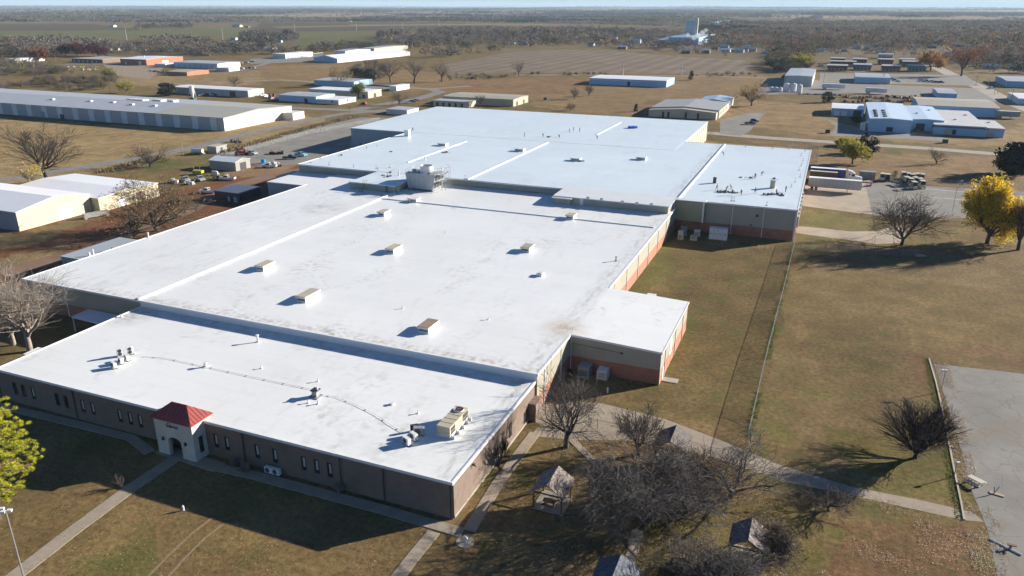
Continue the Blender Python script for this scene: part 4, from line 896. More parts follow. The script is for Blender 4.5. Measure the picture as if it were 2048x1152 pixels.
def chain_fence(line, h, label, world=False, gap=3.0, name='chain_link_fence', postm=None):
    P = [Vector((*p, 0)) for p in (line if world else GP(line))]; o3 = P[0].copy(); r_ = root(name, label, 'fence', tuple(o3))
    postm = postm or GALV; posts = []; rail = MB(); V = []; Fc = []; U = []; s0 = 0
    for a, b2 in zip(P, P[1:]):
        L_ = (b2-a).length; k = max(1, round(L_/gap))
        for q in range(k+1): posts.append(a+(b2-a)*(q/k)-o3)
        rail.tube(a-o3+Vector((0, 0, h)), b2-o3+Vector((0, 0, h)), 0.028, n=5)
        i0 = len(V); V += [tuple(a-o3), tuple(b2-o3), tuple(b2-o3+Vector((0, 0, h))), tuple(a-o3+Vector((0, 0, h)))]; Fc.append((i0, i0+1, i0+2, i0+3)); U += [(s0, 0), (s0+L_, 0), (s0+L_, h), (s0, h)]; s0 += L_
    me = bpy.data.meshes.new('wire_mesh'); me.from_pydata(V, [], Fc); me.materials.append(FW); uv = me.uv_layers.new(name='UVMap')
    for k, u in enumerate(U): uv.data[k].uv = u
    o = bpy.data.objects.new('wire_mesh', me); COL.objects.link(o); o.parent = r_
    rail.build('top_rail', mat('dull_rail', (0.22, 0.23, 0.22), rough=0.7), r_)
    seen = set(); pm = MB(); pm.tube((0, 0, 0), (0, 0, h+0.08), 0.045, n=6); base = None
    for p in posts[:100]:
        key = (round(p.x, 1), round(p.y, 1))
        if key in seen: continue
        seen.add(key)
        if base is None: base = pm.build('fence_post', postm, r_); base.location = p
        else: c = base.copy(); COL.objects.link(c); c.parent = r_; c.location = p
    return r_
chain_fence([(-3.3, 205.0), (-3.75, 160), (-4.2, 130), (-4.3, 98.5)], 2.1, 'long chain link fence running from the rear brick corner across the lawn', world=True)
chain_fence([(1072, 834), (1150, 850), (1240, 868), (1330, 888), (1420, 915), (1490, 925), (1505, 884)], 1.6, 'low rusty chain link fence beside the path near the bare trees', postm=mat('rusty_post', (0.25, 0.14, 0.09), rough=0.9))
chain_fence([(1600, 497), (1700, 506), (1830, 513)], 1.8, 'short fence across the lawn in front of the drive')
chain_fence([(1630, 345), (1640, 292)], 2.2, 'fence off the rear right corner of the plant', postm=GALV)
chain_fence([(1628, 346), (1760, 358), (1900, 372), (2060, 388)], 2.0, 'fence behind the truck court and golf carts')
chain_fence([(1418, 268), (1430, 280), (1600, 293), (1632, 300)], 1.8, 'wire fence behind the rear hall along the street')
chain_fence([(1720, 434), (1860, 447), (1960, 452), (2080, 470)], 1.2, 'low wire fence on the near side of the grey car park')
chain_fence([(760, 241), (620, 268), (500, 300), (425, 330)], 1.8, 'wire fence along the dirt verge left of the asphalt yard')
# weeds along the long fence
WEED = mat('weed_green', (0.12, 0.16, 0.04), rough=0.9, var=0.4, vs=20, trans=0.4)
WEEDD = mat('dry_weed', (0.26, 0.20, 0.11), rough=0.95, var=0.3, vs=20)
def tuft_stuff(name, label, cat, pts, m, hmin=0.15, hmax=0.5, k=6, wd=0.07, seed=5):
    q = np.random.RandomState(seed); N = len(pts)*k; base = np.repeat(np.array(pts, float), k, 0)+q.normal(0, 0.18, (N, 2)); h = q.uniform(hmin, hmax, N); a = q.uniform(0, 6.28, N)
    dx, dy = np.cos(a)*wd, np.sin(a)*wd; ln = q.normal(0, 0.12, (N, 2))
    V = np.zeros((N, 3, 3)); V[:, 0] = np.stack([base[:, 0]-dx, base[:, 1]-dy, np.zeros(N)], 1); V[:, 1] = np.stack([base[:, 0]+dx, base[:, 1]+dy, np.zeros(N)], 1); V[:, 2] = np.stack([base[:, 0]+ln[:, 0], base[:, 1]+ln[:, 1], h], 1)
    o = np_mesh(name, V.reshape(-1, 3), np.arange(N*3).reshape(N, 3), m); return tag(o, label, cat, kind='stuff')
q = np.random.RandomState(11)
pts = []
for k in range(900):
    y = q.uniform(100, 203); 
    if vnoise(y, 3, 6, 2) > 0.42: pts.append((-3.95+(y-150)*0.006+q.normal(0, 0.3), y))
tuft_stuff('fence_weeds', 'green weeds growing along the long chain link fence', 'weeds', pts, WEED, 0.05, 0.3, 4)
pts = []
for k in range(900):
    t = q.uniform(0, 1); a = np.array(G(1858, 716)); b2 = np.array(G(1926, 1040)); p = a+(b2-a)*t; pts.append((p[0]-0.35+q.normal(0, 0.2), p[1]))
tuft_stuff('kerb_grass', 'yellow green grass along the car park kerb', 'grass', pts, mat('yellow_green_grass', (0.20, 0.20, 0.06), rough=0.9, var=0.3, vs=20, trans=0.4), 0.04, 0.18, 3)
pts = []
for (ax, ay), (bx_, by_), cn in (((566, 270), (708, 233), 700), ((440, 306), (560, 274), 400), ((205, 345), (330, 310), 300), ((1058, 290), (1120, 292), 0), ((330, 305), (470, 298), 0)):
    a = np.array(G(ax, ay)); b2 = np.array(G(bx_, by_))
    for k in range(cn): p = a+(b2-a)*q.uniform(); pts.append((p[0]+q.normal(0, 1.2), p[1]+q.normal(0, 1.2)))
tuft_stuff('verge_weeds', 'tall dry weeds on the verge of the asphalt yard', 'weeds', pts, WEEDD, 0.4, 1.4, 5, 0.2)
# leaf litter, real leaves on the ground
q = np.random.RandomState(21); N = 30000
poly = GP([(1700, 480), (2100, 470), (2100, 640), (1780, 620)]); 
def scatter(poly, n_):
    xs, ys = [p[0] for p in poly], [p[1] for p in poly]; o = []
    while len(o) < n_:
        x = q.uniform(min(xs), max(xs), 4000); y = q.uniform(min(ys), max(ys), 4000); m = inside(x, y, poly) & (vnoise(x, y, 3.5, 4) > q.uniform(0.42, 0.66, 4000)); o += list(zip(x[m], y[m]))
    return np.array(o[:n_])
pp = np.concatenate([scatter(poly, 5000), scatter(GP([(1040, 900), (1240, 850), (1700, 980), (1950, 1040), (1980, 1200), (820, 1200), (900, 1060)]), 16000), scatter(GP([(-60, 1000), (300, 900), (340, 1000), (860, 1060), (820, 1180), (-60, 1180)]), 4500), scatter(GP([(1862, 720), (1900, 730), (1935, 860), (1962, 980), (2010, 1060), (2020, 1200), (1960, 1200), (1925, 1040), (1890, 850)]), 9000), scatter(GP([(960, 960), (1050, 850), (1040, 842), (930, 980)]), 2500)])
# keep them off the raised walks' joints by lying just above
N = len(pp); a = q.uniform(0, 6.28, N); s = q.uniform(0.022, 0.065, N); cs, sn = np.cos(a)*s, np.sin(a)*s
def onroof(x, y): return (x > -113.8) & (x < -35) & (y > 65.5) & (y < 96)
ok = ~onroof(pp[:, 0], pp[:, 1]); pp, cs, sn = pp[ok], cs[ok], sn[ok]; N = len(pp); z0 = 0.085+q.uniform(0, 0.02, N)
V = np.zeros((N, 4, 3)); 
for k, (u, v, dz) in enumerate(((-1, -0.5, 0), (0.2, -0.9, 0.04), (1, 0.4, 0.02), (-0.2, 0.9, 0.05))): V[:, k] = np.stack([pp[:, 0]+cs*u-sn*v, pp[:, 1]+sn*u+cs*v, z0+dz*q.uniform(0, 1, N)], 1)
pal = np.array([(0.30, 0.17, 0.09), (0.42, 0.30, 0.18), (0.55, 0.45, 0.31), (0.66, 0.60, 0.48), (0.22, 0.12, 0.07)]); left = pp[:, 0] < -34; cc = pal[np.where(left, q.choice(5, N, p=[0.35, 0.2, 0.04, 0.01, 0.4]), q.choice(5, N, p=[0.26, 0.26, 0.16, 0.08, 0.24]))]
LEAFM = mat('leaf_surface', (1, 1, 1), rough=0.8, var=0.05, attr='Col')
o = np_mesh('fallen_leaves', V.reshape(-1, 3), np.arange(N*4).reshape(N, 4), LEAFM, col=np.repeat(cc, 4, 0)); tag(o, 'scattered rust and pale fallen leaves on the lawns', 'leaves', kind='stuff')

# lamps
def lamp_post(px, py, ty, label, heads=((-0.4, 0), (0.4, 0)), r=0.06, wood=False):
    x, y = G(px, py); h = HG(px, py, ty); r_ = root('street_lamp', label, 'street lamp', (x, y, 0))
    MB().tube((0, 0, 0), (0, 0, h), r*1.4, r, n=8).build('pole', GALV if not wood else mat('wood_pole', (0.22, 0.17, 0.12), rough=0.9), r_)
    mb = MB()
    for a, b2 in heads: mb.box(a, b2, h-0.1, 0.42, 0.3, 0.22, rz=0.5); mb.tube((0, 0, h-0.1), (a, b2, h), 0.03, n=4)
    mb.build('lamp_head', WMET, r_)
    return r_
lamp_post(66, 1152+70, 1020, 'tall pale lamp post with three heads at the bottom left lawn', ((-0.5, 0), (0.45, 0.1), (0.1, -0.3)), 0.07)
lamp_post(1905, 422, 361, 'slim street lamp beside the grey car park', ((0.9, 0),))
lamp_post(1882, 783, 742, 'short twin head lamp at the corner of the front car park', ((0.1, 0.2), (-0.35, 0.1)), 0.05)
lamp_post(1908, 953, 925, 'small tilted bollard lamp by the kerb of the front car park', ((0.1, 0),), 0.05)
lamp_post(367, 312, 288, 'thin lamp pole beside the street past the dry field', ((0.2, 0),))
# wooden picnic shelters
SHING = mat('weathered_shingle', (0.10, 0.055, 0.042), c2=(0.32, 0.29, 0.265), rough=0.95, var=0.25, vs=32, detail=6, spec=0.1)
WOOD = mat('brown_timber', (0.13, 0.075, 0.05), rough=0.9, var=0.25, vs=15)
def shelter(x0, x1, y0, y1, zr, ze, label, tables=1, roofm=None):
    cx, cy = (x0+x1)/2, (y0+y1)/2; r_ = root('picnic_shelter', label, 'picnic shelter', (cx, cy, 0)); hx, hy = (x1-x0)/2, (y1-y0)/2
    MB().bx(-hx+0.2, hx-0.1, -hy+0.2, hy-0.2, -0.05, 0.075).build('concrete_floor', CONC, r_)
    mb = MB(); t = 0.12; mb.face([(0, -hy, zr), (hx, -hy, ze), (hx, hy, ze), (0, hy, zr)]).face([(-hx, -hy, ze), (0, -hy, zr), (0, hy, zr), (-hx, hy, ze)]).face([(hx, -hy, ze-t), (0, -hy, zr-t), (0, hy, zr-t), (hx, hy, ze-t)]).face([(0, -hy, zr-t), (-hx, -hy, ze-t), (-hx, hy, ze-t), (0, hy, zr-t)])
    for y in (-hy, hy): mb.face([(-hx, y, ze-t), (0, y, zr-t), (0, y, zr), (-hx, y, ze)]).face([(0, y, zr-t), (hx, y, ze-t), (hx, y, ze), (0, y, zr)])
    for s in (-hx, hx): mb.face([(s, -hy, ze-t), (s, hy, ze-t), (s, hy, ze), (s, -hy, ze)])
    mb.build('roof', roofm or SHING, r_)
    pm = MB(); pm.bx(-0.08, 0.08, -0.08, 0.08, 0.076, ze-0.1); p0 = None
    for sx_, sy_ in ((-1, -1), (1, -1), (1, 1), (-1, 1)):
        if p0 is None: p0 = c = pm.build('post', WOOD, r_)
        else: c = p0.copy(); COL.objects.link(c); c.parent = r_
        c.location = (sx_*(hx-0.35), sy_*(hy-0.4), 0)
    mb = MB()
    for y in (-hy+0.4, hy-0.4): mb.bx(-hx+0.3, hx-0.3, y-0.06, y+0.06, ze-0.24, ze-0.1); mb.tube((-hx+0.4, y, ze-1.0), (-hx+1.0, y, ze-0.2), 0.05, n=4); mb.tube((hx-0.4, y, ze-1.0), (hx-1.0, y, ze-0.2), 0.05, n=4)
    for s in (-hx+0.35, hx-0.35): mb.bx(s-0.06, s+0.06, -hy+0.47, hy-0.47, ze-0.24, ze-0.1)
    mb.build('beam', WOOD, r_)
    for k in range(tables):
        tr = root('picnic_table', 'brown picnic table under the '+label.replace(' picnic shelter', ' shelter'), 'picnic table', (cx-0.1, cy-hy*0.35+k*1.9, 0.076))
        MB().bx(-0.8, 0.8, -0.35, 0.35, 0.68, 0.73).build('table_top', WOOD, tr)
        for s in (-0.65, 0.65): MB().bx(-0.8, 0.8, s-0.13, s+0.13, 0.41, 0.45).build('bench', WOOD, tr)
        MB().bx(-0.6, -0.52, -0.7, 0.7, 0.33, 0.409).bx(0.52, 0.6, -0.7, 0.7, 0.33, 0.409).bx(-0.6, -0.52, -0.06, 0.06, 0, 0.33).bx(0.52, 0.6, -0.06, 0.06, 0, 0.33).bx(-0.6, -0.52, -0.06, 0.06, 0.409, 0.679).bx(0.52, 0.6, -0.06, 0.06, 0.409, 0.679).build('leg', WOOD, tr)
    return r_
shelter(-27.4, -23.1, 73.3, 77.8, 4.0, 2.55, 'patchy brown and white roofed picnic shelter nearest the brick wing')
shelter(-3.8, 0.3, 72.2, 76.4, 4.0, 2.6, 'patchy roofed picnic shelter at the right behind the bare trees')
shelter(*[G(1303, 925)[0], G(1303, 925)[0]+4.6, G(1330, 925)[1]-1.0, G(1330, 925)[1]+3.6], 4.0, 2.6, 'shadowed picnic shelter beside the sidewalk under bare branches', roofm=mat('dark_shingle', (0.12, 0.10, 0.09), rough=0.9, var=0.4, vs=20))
p = G(1240, 1120, 3.5)
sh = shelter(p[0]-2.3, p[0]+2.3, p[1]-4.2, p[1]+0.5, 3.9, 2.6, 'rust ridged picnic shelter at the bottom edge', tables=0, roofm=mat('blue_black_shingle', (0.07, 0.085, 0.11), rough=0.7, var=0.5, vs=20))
# loose picnic table on the car park, posts, hydrants and so on
tb = root('picnic_table', 'pale picnic table standing on the edge of the front car park', 'picnic table', (*G(1950, 968), 0.012), rad(-38))
PALE = mat('pale_weathered_wood', (0.52, 0.50, 0.42), rough=0.8, var=0.1, vs=12)
MB().bx(-0.95, 0.95, -0.42, 0.42, 0.72, 0.78).build('table_top', PALE, tb)
for s in (-0.78, 0.78): MB().bx(-0.95, 0.95, s-0.16, s+0.16, 0.43, 0.48).build('bench', PALE, tb)
mb = MB()
for s in (-0.65, 0.65): mb.bx(s-0.05, s+0.05, -0.8, 0.8, 0.34, 0.429).tube((s, -0.6, 0), (s, -0.2, 0.71), 0.05, n=5).tube((s, 0.6, 0), (s, 0.2, 0.71), 0.05, n=5)
mb.build('leg', GREYM, tb)
mb = MB(); mb.tube((0, 0, 0), (0, 0, 0.55), 0.13, n=10).tube((0, 0, 0.55), (0, 0, 0.75), 0.15, 0.05, n=10).tube((-0.2, 0, 0.4), (0.2, 0, 0.4), 0.06, n=6)
single('stone_marker', 'small white post on the lawn by the edge of the building shadow', 'post', mb, WMET, (*G(367, 1021), 0))
mb = MB(); mb.tube((0, 0, 0.0), (0, 0, 0.06), 1.05, n=28); single('concrete_disc', 'round concrete pad at the corner of the two walks', 'pad', mb, CONC, (*G(930, 1084), 0.0))
mb = MB(); mb.tube((0, 0, 0), (0.1, 0.05, 0.5), 0.12, 0.16, n=8).tube((0.1, 0.05, 0.5), (0.15, 0.1, 0.56), 0.3, n=10); single('drinking_fountain', 'small pale fountain on the round concrete pad', 'fountain', mb, WMET, (*G(930, 1084), 0.061))
mb = MB(); mb.tube((0, 0, 0), (0, 0, 0.8), 0.14, n=8).tube((0, 0, 0.8), (0, 0, 0.95), 0.2, 0.05, n=8); single('hydrant', 'pale hydrant in front of the shaded brick corner', 'hydrant', mb, WMET, (*G(1215, 785), 0))
mb = MB(); mb.tube((0, 0, 0), (0, 0, 0.8), 0.1, n=8); single('marker_post', 'small pale post on the lawn in front of the rear hall shadow', 'post', mb, WMET, (*G(1517, 496), 0))
mb = MB(); mb.bx(-1.3, 1.3, -0.8, 0.8, 0, 0.1); single('concrete_step', 'concrete step outside the bump-out door', 'step', mb, CONC, (-18.2, 114.1, 0))
mb = MB(); mb.tube((0, 0, 0.05), (2.9, -1.8, 0.06), 0.07, n=6); single('fallen_pipe', 'long white pipe lying on the front car park', 'pipe', mb, WMET, (*G(1979, 1079), 0.04))
mb = MB(); mb.tube((0, 0, 0), (0, 0, 0.5), 0.14, n=8).box(0.1, 0, 0.5, 0.9, 0.35, 0.12); single('parking_block', 'rusty post with crossbar on the front car park', 'post', mb, mat('rusty_metal', (0.2, 0.12, 0.07), rough=0.9), (*G(2020, 1098), 0.012))
mb = MB(); mb.tube((0, 0, 0), (-0.1, 0.1, 1.0), 0.06, n=6).box(0.3, 0, 0.02, 1.6, 0.5, 0.08, rz=-0.2).tube((0, 0, 0.1), (0.5, 0.5, 0.9), 0.05, n=5)
single('broken_stand', 'broken wooden stand lying near the pale picnic table', 'stand', mb, mat('split_wood', (0.42, 0.33, 0.24), rough=0.9), (*G(1988, 988), 0.012))
mb = MB()
for k in range(9):
    rr_ = random.Random(k); mb.box(rr_.uniform(-0.9, 0.9), rr_.uniform(-0.5, 0.5), 0.0, 0.9, 0.6, rr_.uniform(0.15, 0.5), rz=rr_.uniform(0, 3))
single('rock_pile', 'pale rocks beside the shadow of the big bare tree', 'rocks', mb, CONC, (*G(1842, 513), 0))
# ================================================================ other buildings
WH_W = mat('white_siding', (0.66, 0.66, 0.64), rough=0.5, var=0.04, rib=1, ribd=0.3, ribv=0.15)
GREYR = mat('grey_metal_roof', (0.43, 0.45, 0.48), rough=0.5, var=0.08, rib=4, ribd=0.5, ribv=0.12)
TANR = mat('tan_metal_roof', (0.42, 0.38, 0.30), rough=0.6, var=0.1, rib=3, ribd=0.5, ribv=0.12)
BLUER = mat('pale_blue_metal_roof', (0.40, 0.52, 0.62), rough=0.35, var=0.05, rib=4, ribd=0.5, ribv=0.12)
BLUEW = mat('pale_blue_siding', (0.36, 0.55, 0.72), rough=0.5, var=0.05, rib=1, ribd=0.3, ribv=0.15)
ORANGEB = mat('orange_brick', (0.42, 0.17, 0.09), rough=0.8, var=0.15, vs=5)
REDB = mat('dark_red_brick', (0.20, 0.07, 0.055), rough=0.8, var=0.15, vs=5)
BROWNW = mat('brown_wall', (0.20, 0.14, 0.10), rough=0.8, var=0.1)
SHINGR = mat('brown_shingle_roof', (0.17, 0.13, 0.11), rough=0.9, var=0.2, vs=8)
DK_GREEN = mat('dark_green_paint', (0.03, 0.10, 0.05), rough=0.5)
def bld(name, label, A, B, Cc, h, rise=0.0, axis='x', wall=WH_W, roof=ROOF_W, over=0.25, ops=(), cat='building', group=None, world=None, vents=0, deck=0.22):
    """axis-aligned block: A front-left eave, B front-right eave, C back-right eave (photo pixels at height h)"""
    if world: x0, x1, y0, y1 = world
    else:
        a, b2, c = G(*A, h), G(*B, h), G(*Cc, h); x0, x1, y0, y1 = a[0], (b2[0]+c[0])/2, (a[1]+b2[1])/2, c[1]
    W_, D_ = x1-x0, y1-y0; r_ = root(name, label, cat, (x0, y0, 0), 0, group)
    mb = MB()
    if rise == 0:
        mb.bx(0, W_, 0, D_, -0.2, h); mb.build('wall', wall, r_)
        MB().bx(-over, W_+over, -over, D_+over, h+0.001, h+deck).build('roof', roof, r_)
    elif axis == 'x':
        mb.xprism([(0, -0.2), (D_, -0.2), (D_, h), (D_/2, h+rise), (0, h)], 0, W_); mb.build('wall', wall, r_)
        t, e, s = 0.12, over, rise/(D_/2); e2 = e*s
        MB().xprism([(-e, h-e2+0.02), (D_/2, h+rise+0.02), (D_+e, h-e2+0.02), (D_+e, h-e2+0.02+t), (D_/2, h+rise+0.02+t), (-e, h-e2+0.02+t)], -e, W_+e).build('roof', roof, r_)
    else:
        mb.yprism([(0, -0.2), (W_, -0.2), (W_, h), (W_/2, h+rise), (0, h)], 0, D_); mb.build('wall', wall, r_)
        t, e, s = 0.12, over, rise/(W_/2); e2 = e*s
        MB().yprism([(-e, h-e2+0.02), (W_/2, h+rise+0.02), (W_+e, h-e2+0.02), (W_+e, h-e2+0.02+t), (W_/2, h+rise+0.02+t), (-e, h-e2+0.02+t)], -e, D_+e).build('roof', roof, r_)
    for o in ops:   # (side, t, width, height, z0, material, partname)
        sd, t, w_, hh_, z0, m_, nm = o; mb = MB()
        if sd == 'S': c = t*W_; mb.bx(c-w_/2, c+w_/2, -0.07, -0.003, z0, z0+hh_)
        else: c = t*D_; mb.bx(W_+0.003, W_+0.07, c-w_/2, c+w_/2, z0, z0+hh_)
        mb.build(nm, m_, r_)
    for k in range(vents):
        q = random.Random(k*7+int(abs(x0))); vx, vy = W_*(k+0.5)/vents, D_*q.uniform(0.3, 0.7)
        zt = h+deck if rise == 0 else h+rise*(1-abs((vy/D_ if axis == 'x' else vx/W_)-0.5)*2)+0.1
        MB().bx(vx-0.6, vx+0.6, vy-0.5, vy+0.5, zt-0.1, zt+0.6).build('roof_vent', WMET, r_)
    return r_
D = lambda s, t, w_, h_, z0=0.05, m_=DARK, nm='door': (s, t, w_, h_, z0, m_, nm)
Wn = lambda s, t, w_=1.2, h_=1.0, z0=1.3: (s, t, w_, h_, z0, GLASS, 'window')
# long warehouse on the left
wx0, wx1, wy0, wy1 = -560, -271.5, 294.5, 347.0
wb = root('warehouse', 'very long pale warehouse with striped wall beyond the dry field', 'warehouse', (wx1, wy0, 0))
MB().xprism([(0, -0.2), (52.5, -0.2), (52.5, 6.3), (26, 7.9), (0, 6.3)], wx0-wx1, 0).build('wall', mat('warehouse_grey_siding', (0.40, 0.42, 0.42), rough=0.5, var=0.06, rib=1, ribd=0.4, ribv=0.15), wb)
MB().bx(0.003, 0.06, 0, 52.5, 0, 6.3).build('end_wall', mat('warm_white_siding', (0.74, 0.70, 0.60), rough=0.5, var=0.04, rib=1, ribd=0.6, ribv=0.12), wb)
for nm, xa, xb, m_ in (('roof', wx0-wx1-0.4, -46, GREYR), ('roof', -45.99, 0.4, mat('khaki_grey_roof', (0.40, 0.39, 0.33), rough=0.6, var=0.04))):
    MB().xprism([(-0.4, 6.3), (26, 7.95), (52.9, 6.3), (52.9, 6.45), (26, 8.1), (-0.4, 6.45)], xa, xb).build(nm, m_, wb)
pm = MB(); pm.bx(-1.9, 1.9, -0.06, -0.003, 0.05, 6.25); p0 = None
for k in range(19):
    if p0 is None: p0 = c = pm.build('pale_panel', mat('translucent_white_panel', (0.62, 0.66, 0.68), rough=0.4), wb)
    else: c = p0.copy(); COL.objects.link(c); c.parent = wb
    c.location = (-6.5-k*11.7, 0, 0)
for k, (x, y) in enumerate(((-60, 16), (-75, 15), (-92, 18), (-108, 17), (-135, 15))): MB().bx(x-1.2, x+1.2, y-0.8, y+0.8, 7.2, 8.1).build('roof_vent', WMET, wb)
MB().bx(-112, -109, -0.08, -0.003, 0, 2.4).build('door', DARK, wb); MB().bx(-126.5, -123.5, -0.08, -0.003, 0, 3.2).build('door', GREYM, wb)
MB().bx(0.07, 7, 44, 54, 0, 3.8).build('side_annex', WH_W, wb)
for k, (xa, xb, y) in enumerate(((-92, -80, 27), (-76, -70, 30), (-66, -62, 31))): MB().bx(xa, xb, y, y+4, 7.4, 8.6).build('skylight', WMET, wb)
# bright white shed group at left
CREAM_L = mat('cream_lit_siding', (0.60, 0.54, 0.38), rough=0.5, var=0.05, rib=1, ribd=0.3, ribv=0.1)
WBR = mat('bright_white_roof', (0.86, 0.86, 0.86), rough=0.35, var=0.02)
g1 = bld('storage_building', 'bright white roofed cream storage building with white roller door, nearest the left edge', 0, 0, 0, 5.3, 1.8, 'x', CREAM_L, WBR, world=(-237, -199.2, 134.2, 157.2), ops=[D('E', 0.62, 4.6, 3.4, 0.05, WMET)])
MB().bx(0, 37.8, -0.05, -0.002, 0, 5.2).build('painted_shade_wall', GREYM, g1)  # grey sheet over the cream siding, this side's shade put into its colour
bld('storage_building', 'bright white roofed cream building with brown wooden door, beside the leafless ochre tree', 0, 0, 0, 4.2, 0.7, 'x', CREAM_L, WBR, world=(-233, -196.2, 157.5, 180), ops=[D('E', 0.35, 3.0, 2.8, 0.05, WMET), D('E', 0.68, 3.4, 3.0, 0.05, mat('brown_plank_door', (0.2, 0.14, 0.1)))])
bld('shed', 'small beige shed with open dark doorway by the yard', (419, 320), (471, 325.5), (498, 317.5), 3.3, 1.0, 'x', mat('stone_grey_siding', (0.34, 0.33, 0.29), rough=0.6, var=0.04, rib=1, ribd=0.2, ribv=0.2), WBR, ops=[D('E', 0.5, 3.2, 2.7)])
ds = bld('shed', 'low dark shed in the shade of the factory with two pale tanks before it', (436, 380), (478, 391), (512, 374), 2.8, 0.0, 'x', mat('near_black_wall', (0.05, 0.045, 0.045)), mat('dark_blue_grey_roof', (0.10, 0.12, 0.16), rough=0.5))
for px, py, l in ((461, 402, 'left pale blue barrel in front of the dark shed'), (473, 404, 'right pale blue barrel in front of the dark shed')):
    mb = MB(); mb.tube((0, 0, 0), (0, 0, 1.5), 0.75, n=16).tube((0, 0, 1.5), (0, 0, 1.62), 0.75, 0.4, n=16); single('plastic_tank', l, 'tank', mb, mat('pale_blue_plastic', (0.35, 0.45, 0.5), rough=0.4), (*G(px, py), 0))
mb = MB(); mb.bx(-3.4, 3.4, -0.8, 0.8, 0.3, 1.5); mb.bx(-3.3, -2.6, -0.9, 0.9, 0, 0.3); mb.bx(2.6, 3.3, -0.9, 0.9, 0, 0.3)
single('dump_bin', 'long grey bin of junk beside the white storage buildings', 'bin', mb, mat('weathered_grey_bin', (0.33, 0.32, 0.29), rough=0.8, var=0.2, vs=15), (*G(193, 434), 0), rad(68))
bld('sheds_box', 'grey box with cream open cabin by the street past the yard', (418, 292), (436, 296), (445, 289), 2.6, 0, 'x', GREYM, TANM, cat='shed', ops=[D('E', 0.5, 1.2, 2.0)])
# row beyond the warehouse
bld('workshop', 'orange brick workshop with low gable roof behind the gravel lot', (232, 118), (321, 119.5), (345, 113), 5.6, 1.2, 'x', ORANGEB, WBR, ops=[D('S', 0.75, 4, 3.6, 0.05, WMET), D('S', 0.2, 2, 2.2, 0.05, WMET), D('E', 0.5, 8, 3.2, 0.3, WH_W)], vents=2)
bld('workshop', 'low brown building joined left of the orange brick workshop', (150, 116.5), (231, 121), (231, 114), 3.6, 0, 'x', BROWNW, TANR, ops=[D('S', k/7+0.08, 2.4, 2.2, 0.05, BLUEW) for k in range(6)])
bld('workshop', 'long white building with bay doors right of the orange brick workshop', (348, 124.5), (437, 128), (477, 123.5), 4.6, 0.6, 'x', WH_W, GREYR, ops=[D('S', 0.12+k*0.125, 2.6, 2.8, 0.05, BLUEW) for k in range(7)])
bld('workshop', 'white low annex before the long bay door building', (437, 135), (461, 137.5), (470, 134), 3.0, 0, 'x', WH_W, WBR)
bld('workshop', 'small white lean-to between the orange workshop and the red walled one', (317, 127), (346, 130), (350, 124), 3.0, 0, 'x', WH_W, WBR)
bld('workshop', 'low orange brick building with tan gable roof before the white row', (344, 142), (370, 146), (411, 140), 3.0, 0.8, 'x', ORANGEB, TANR)
bld('house', 'pale roofed low house among brush at the far left', (18, 118), (56, 120), (62, 114), 3.4, 0.8, 'x', WH_W, WBR, cat='house')
bld('warehouse', 'white roofed warehouse with cars parked along its shaded wall', (353, 173), (492, 183), (524, 177), 4.2, 0.5, 'x', mat('pale_green_grey_siding', (0.40, 0.44, 0.40), rough=0.5, rib=1, ribd=0.3, ribv=0.15), WBR, ops=[D('S', 0.8, 5, 3.2)])
si = root('cyclone_silo', 'white cyclone and hopper standing before the white roofed warehouse', 'silo', (*G(386, 199), 0))
MB().tube((0, 0, 4.5), (0, 0, 8.5), 1.5, n=16).build('drum', WMET, si); MB().tube((0, 0, 1.2), (0, 0, 4.49), 0.5, 1.5, n=16).build('cone', WMET, si); MB().bx(-2, 2, -1.4, 1.4, 0, 1.19).build('bin', DK_GREEN, si)
mb = MB()
for s in (-1.5, 1.5): mb.bx(s-0.1, s+0.1, -1.5, -1.41, 1.2, 5); mb.bx(s-0.1, s+0.1, 1.41, 1.5, 1.2, 5)
mb.build('frame', GALV, si)
bld('workshop', 'white metal building with dark door in front of the beige one', (556, 190), (637, 194), (666, 187), 3.8, 0.5, 'x', BLUEW, GREYR, ops=[D('S', 0.73, 2.2, 2.6)])
bld('workshop', 'low white annex on the right of the white metal building', (637, 198), (683, 202), (703, 194), 2.6, 0, 'x', WH_W, WBR, ops=[Wn('S', 0.7), Wn('E', 0.5)])
bld('workshop', 'beige flat roofed building behind the white metal one', (618, 178), (736, 184), (762, 179), 4.2, 0, 'x', TANM, WBR, ops=[D('S', 0.93, 2, 2.4), D('E', 0.5, 3, 2.5)])
bld('workshop', 'grey roofed building with bright white end beside dark evergreens', (630, 160), (706, 164), (745, 158), 3.8, 0.5, 'x', BLUEW, GREYR)
bld('trailer_office', 'white office trailer just beyond the far roof corner', (773, 218.5), (820, 221.5), (831, 215), 2.6, 0, 'x', WH_W, GREYR, cat='trailer')
bld('gas_canopy', 'small white canopy on posts by the corner lot', (781, 172), (800, 174), (809, 168), 3.2, 0, 'x', WMET, WBR, cat='canopy')
bld('shop', 'small shop with five dark openings in front of the long beige shop', (870, 200), (940, 206), (946, 201), 3.2, 0, 'x', TANM, GREYR, ops=[D('S', 0.12+k*0.17, 1.6, 2.2) for k in range(5)])
bld('shop', 'long beige shop with arched openings at its lit end beyond the far roof', (888, 192), (1024, 200), (1057, 191), 4.2, 0.5, 'x', mat('khaki_wall', (0.40, 0.37, 0.27)), TANR, ops=[D('E', 0.25, 2.5, 2.4), D('E', 0.7, 2.5, 2.4)])
bld('warehouse', 'wide pale warehouse with recessed shed front beside the brown field', (1183, 155), (1331, 163), (1349, 155), 4.8, 0.5, 'x', BLUEW, WBR, ops=[D('S', 0.35, 42, 0.3, 3.6, WMET, 'canopy'), D('S', 0.52, 2, 3.2)])
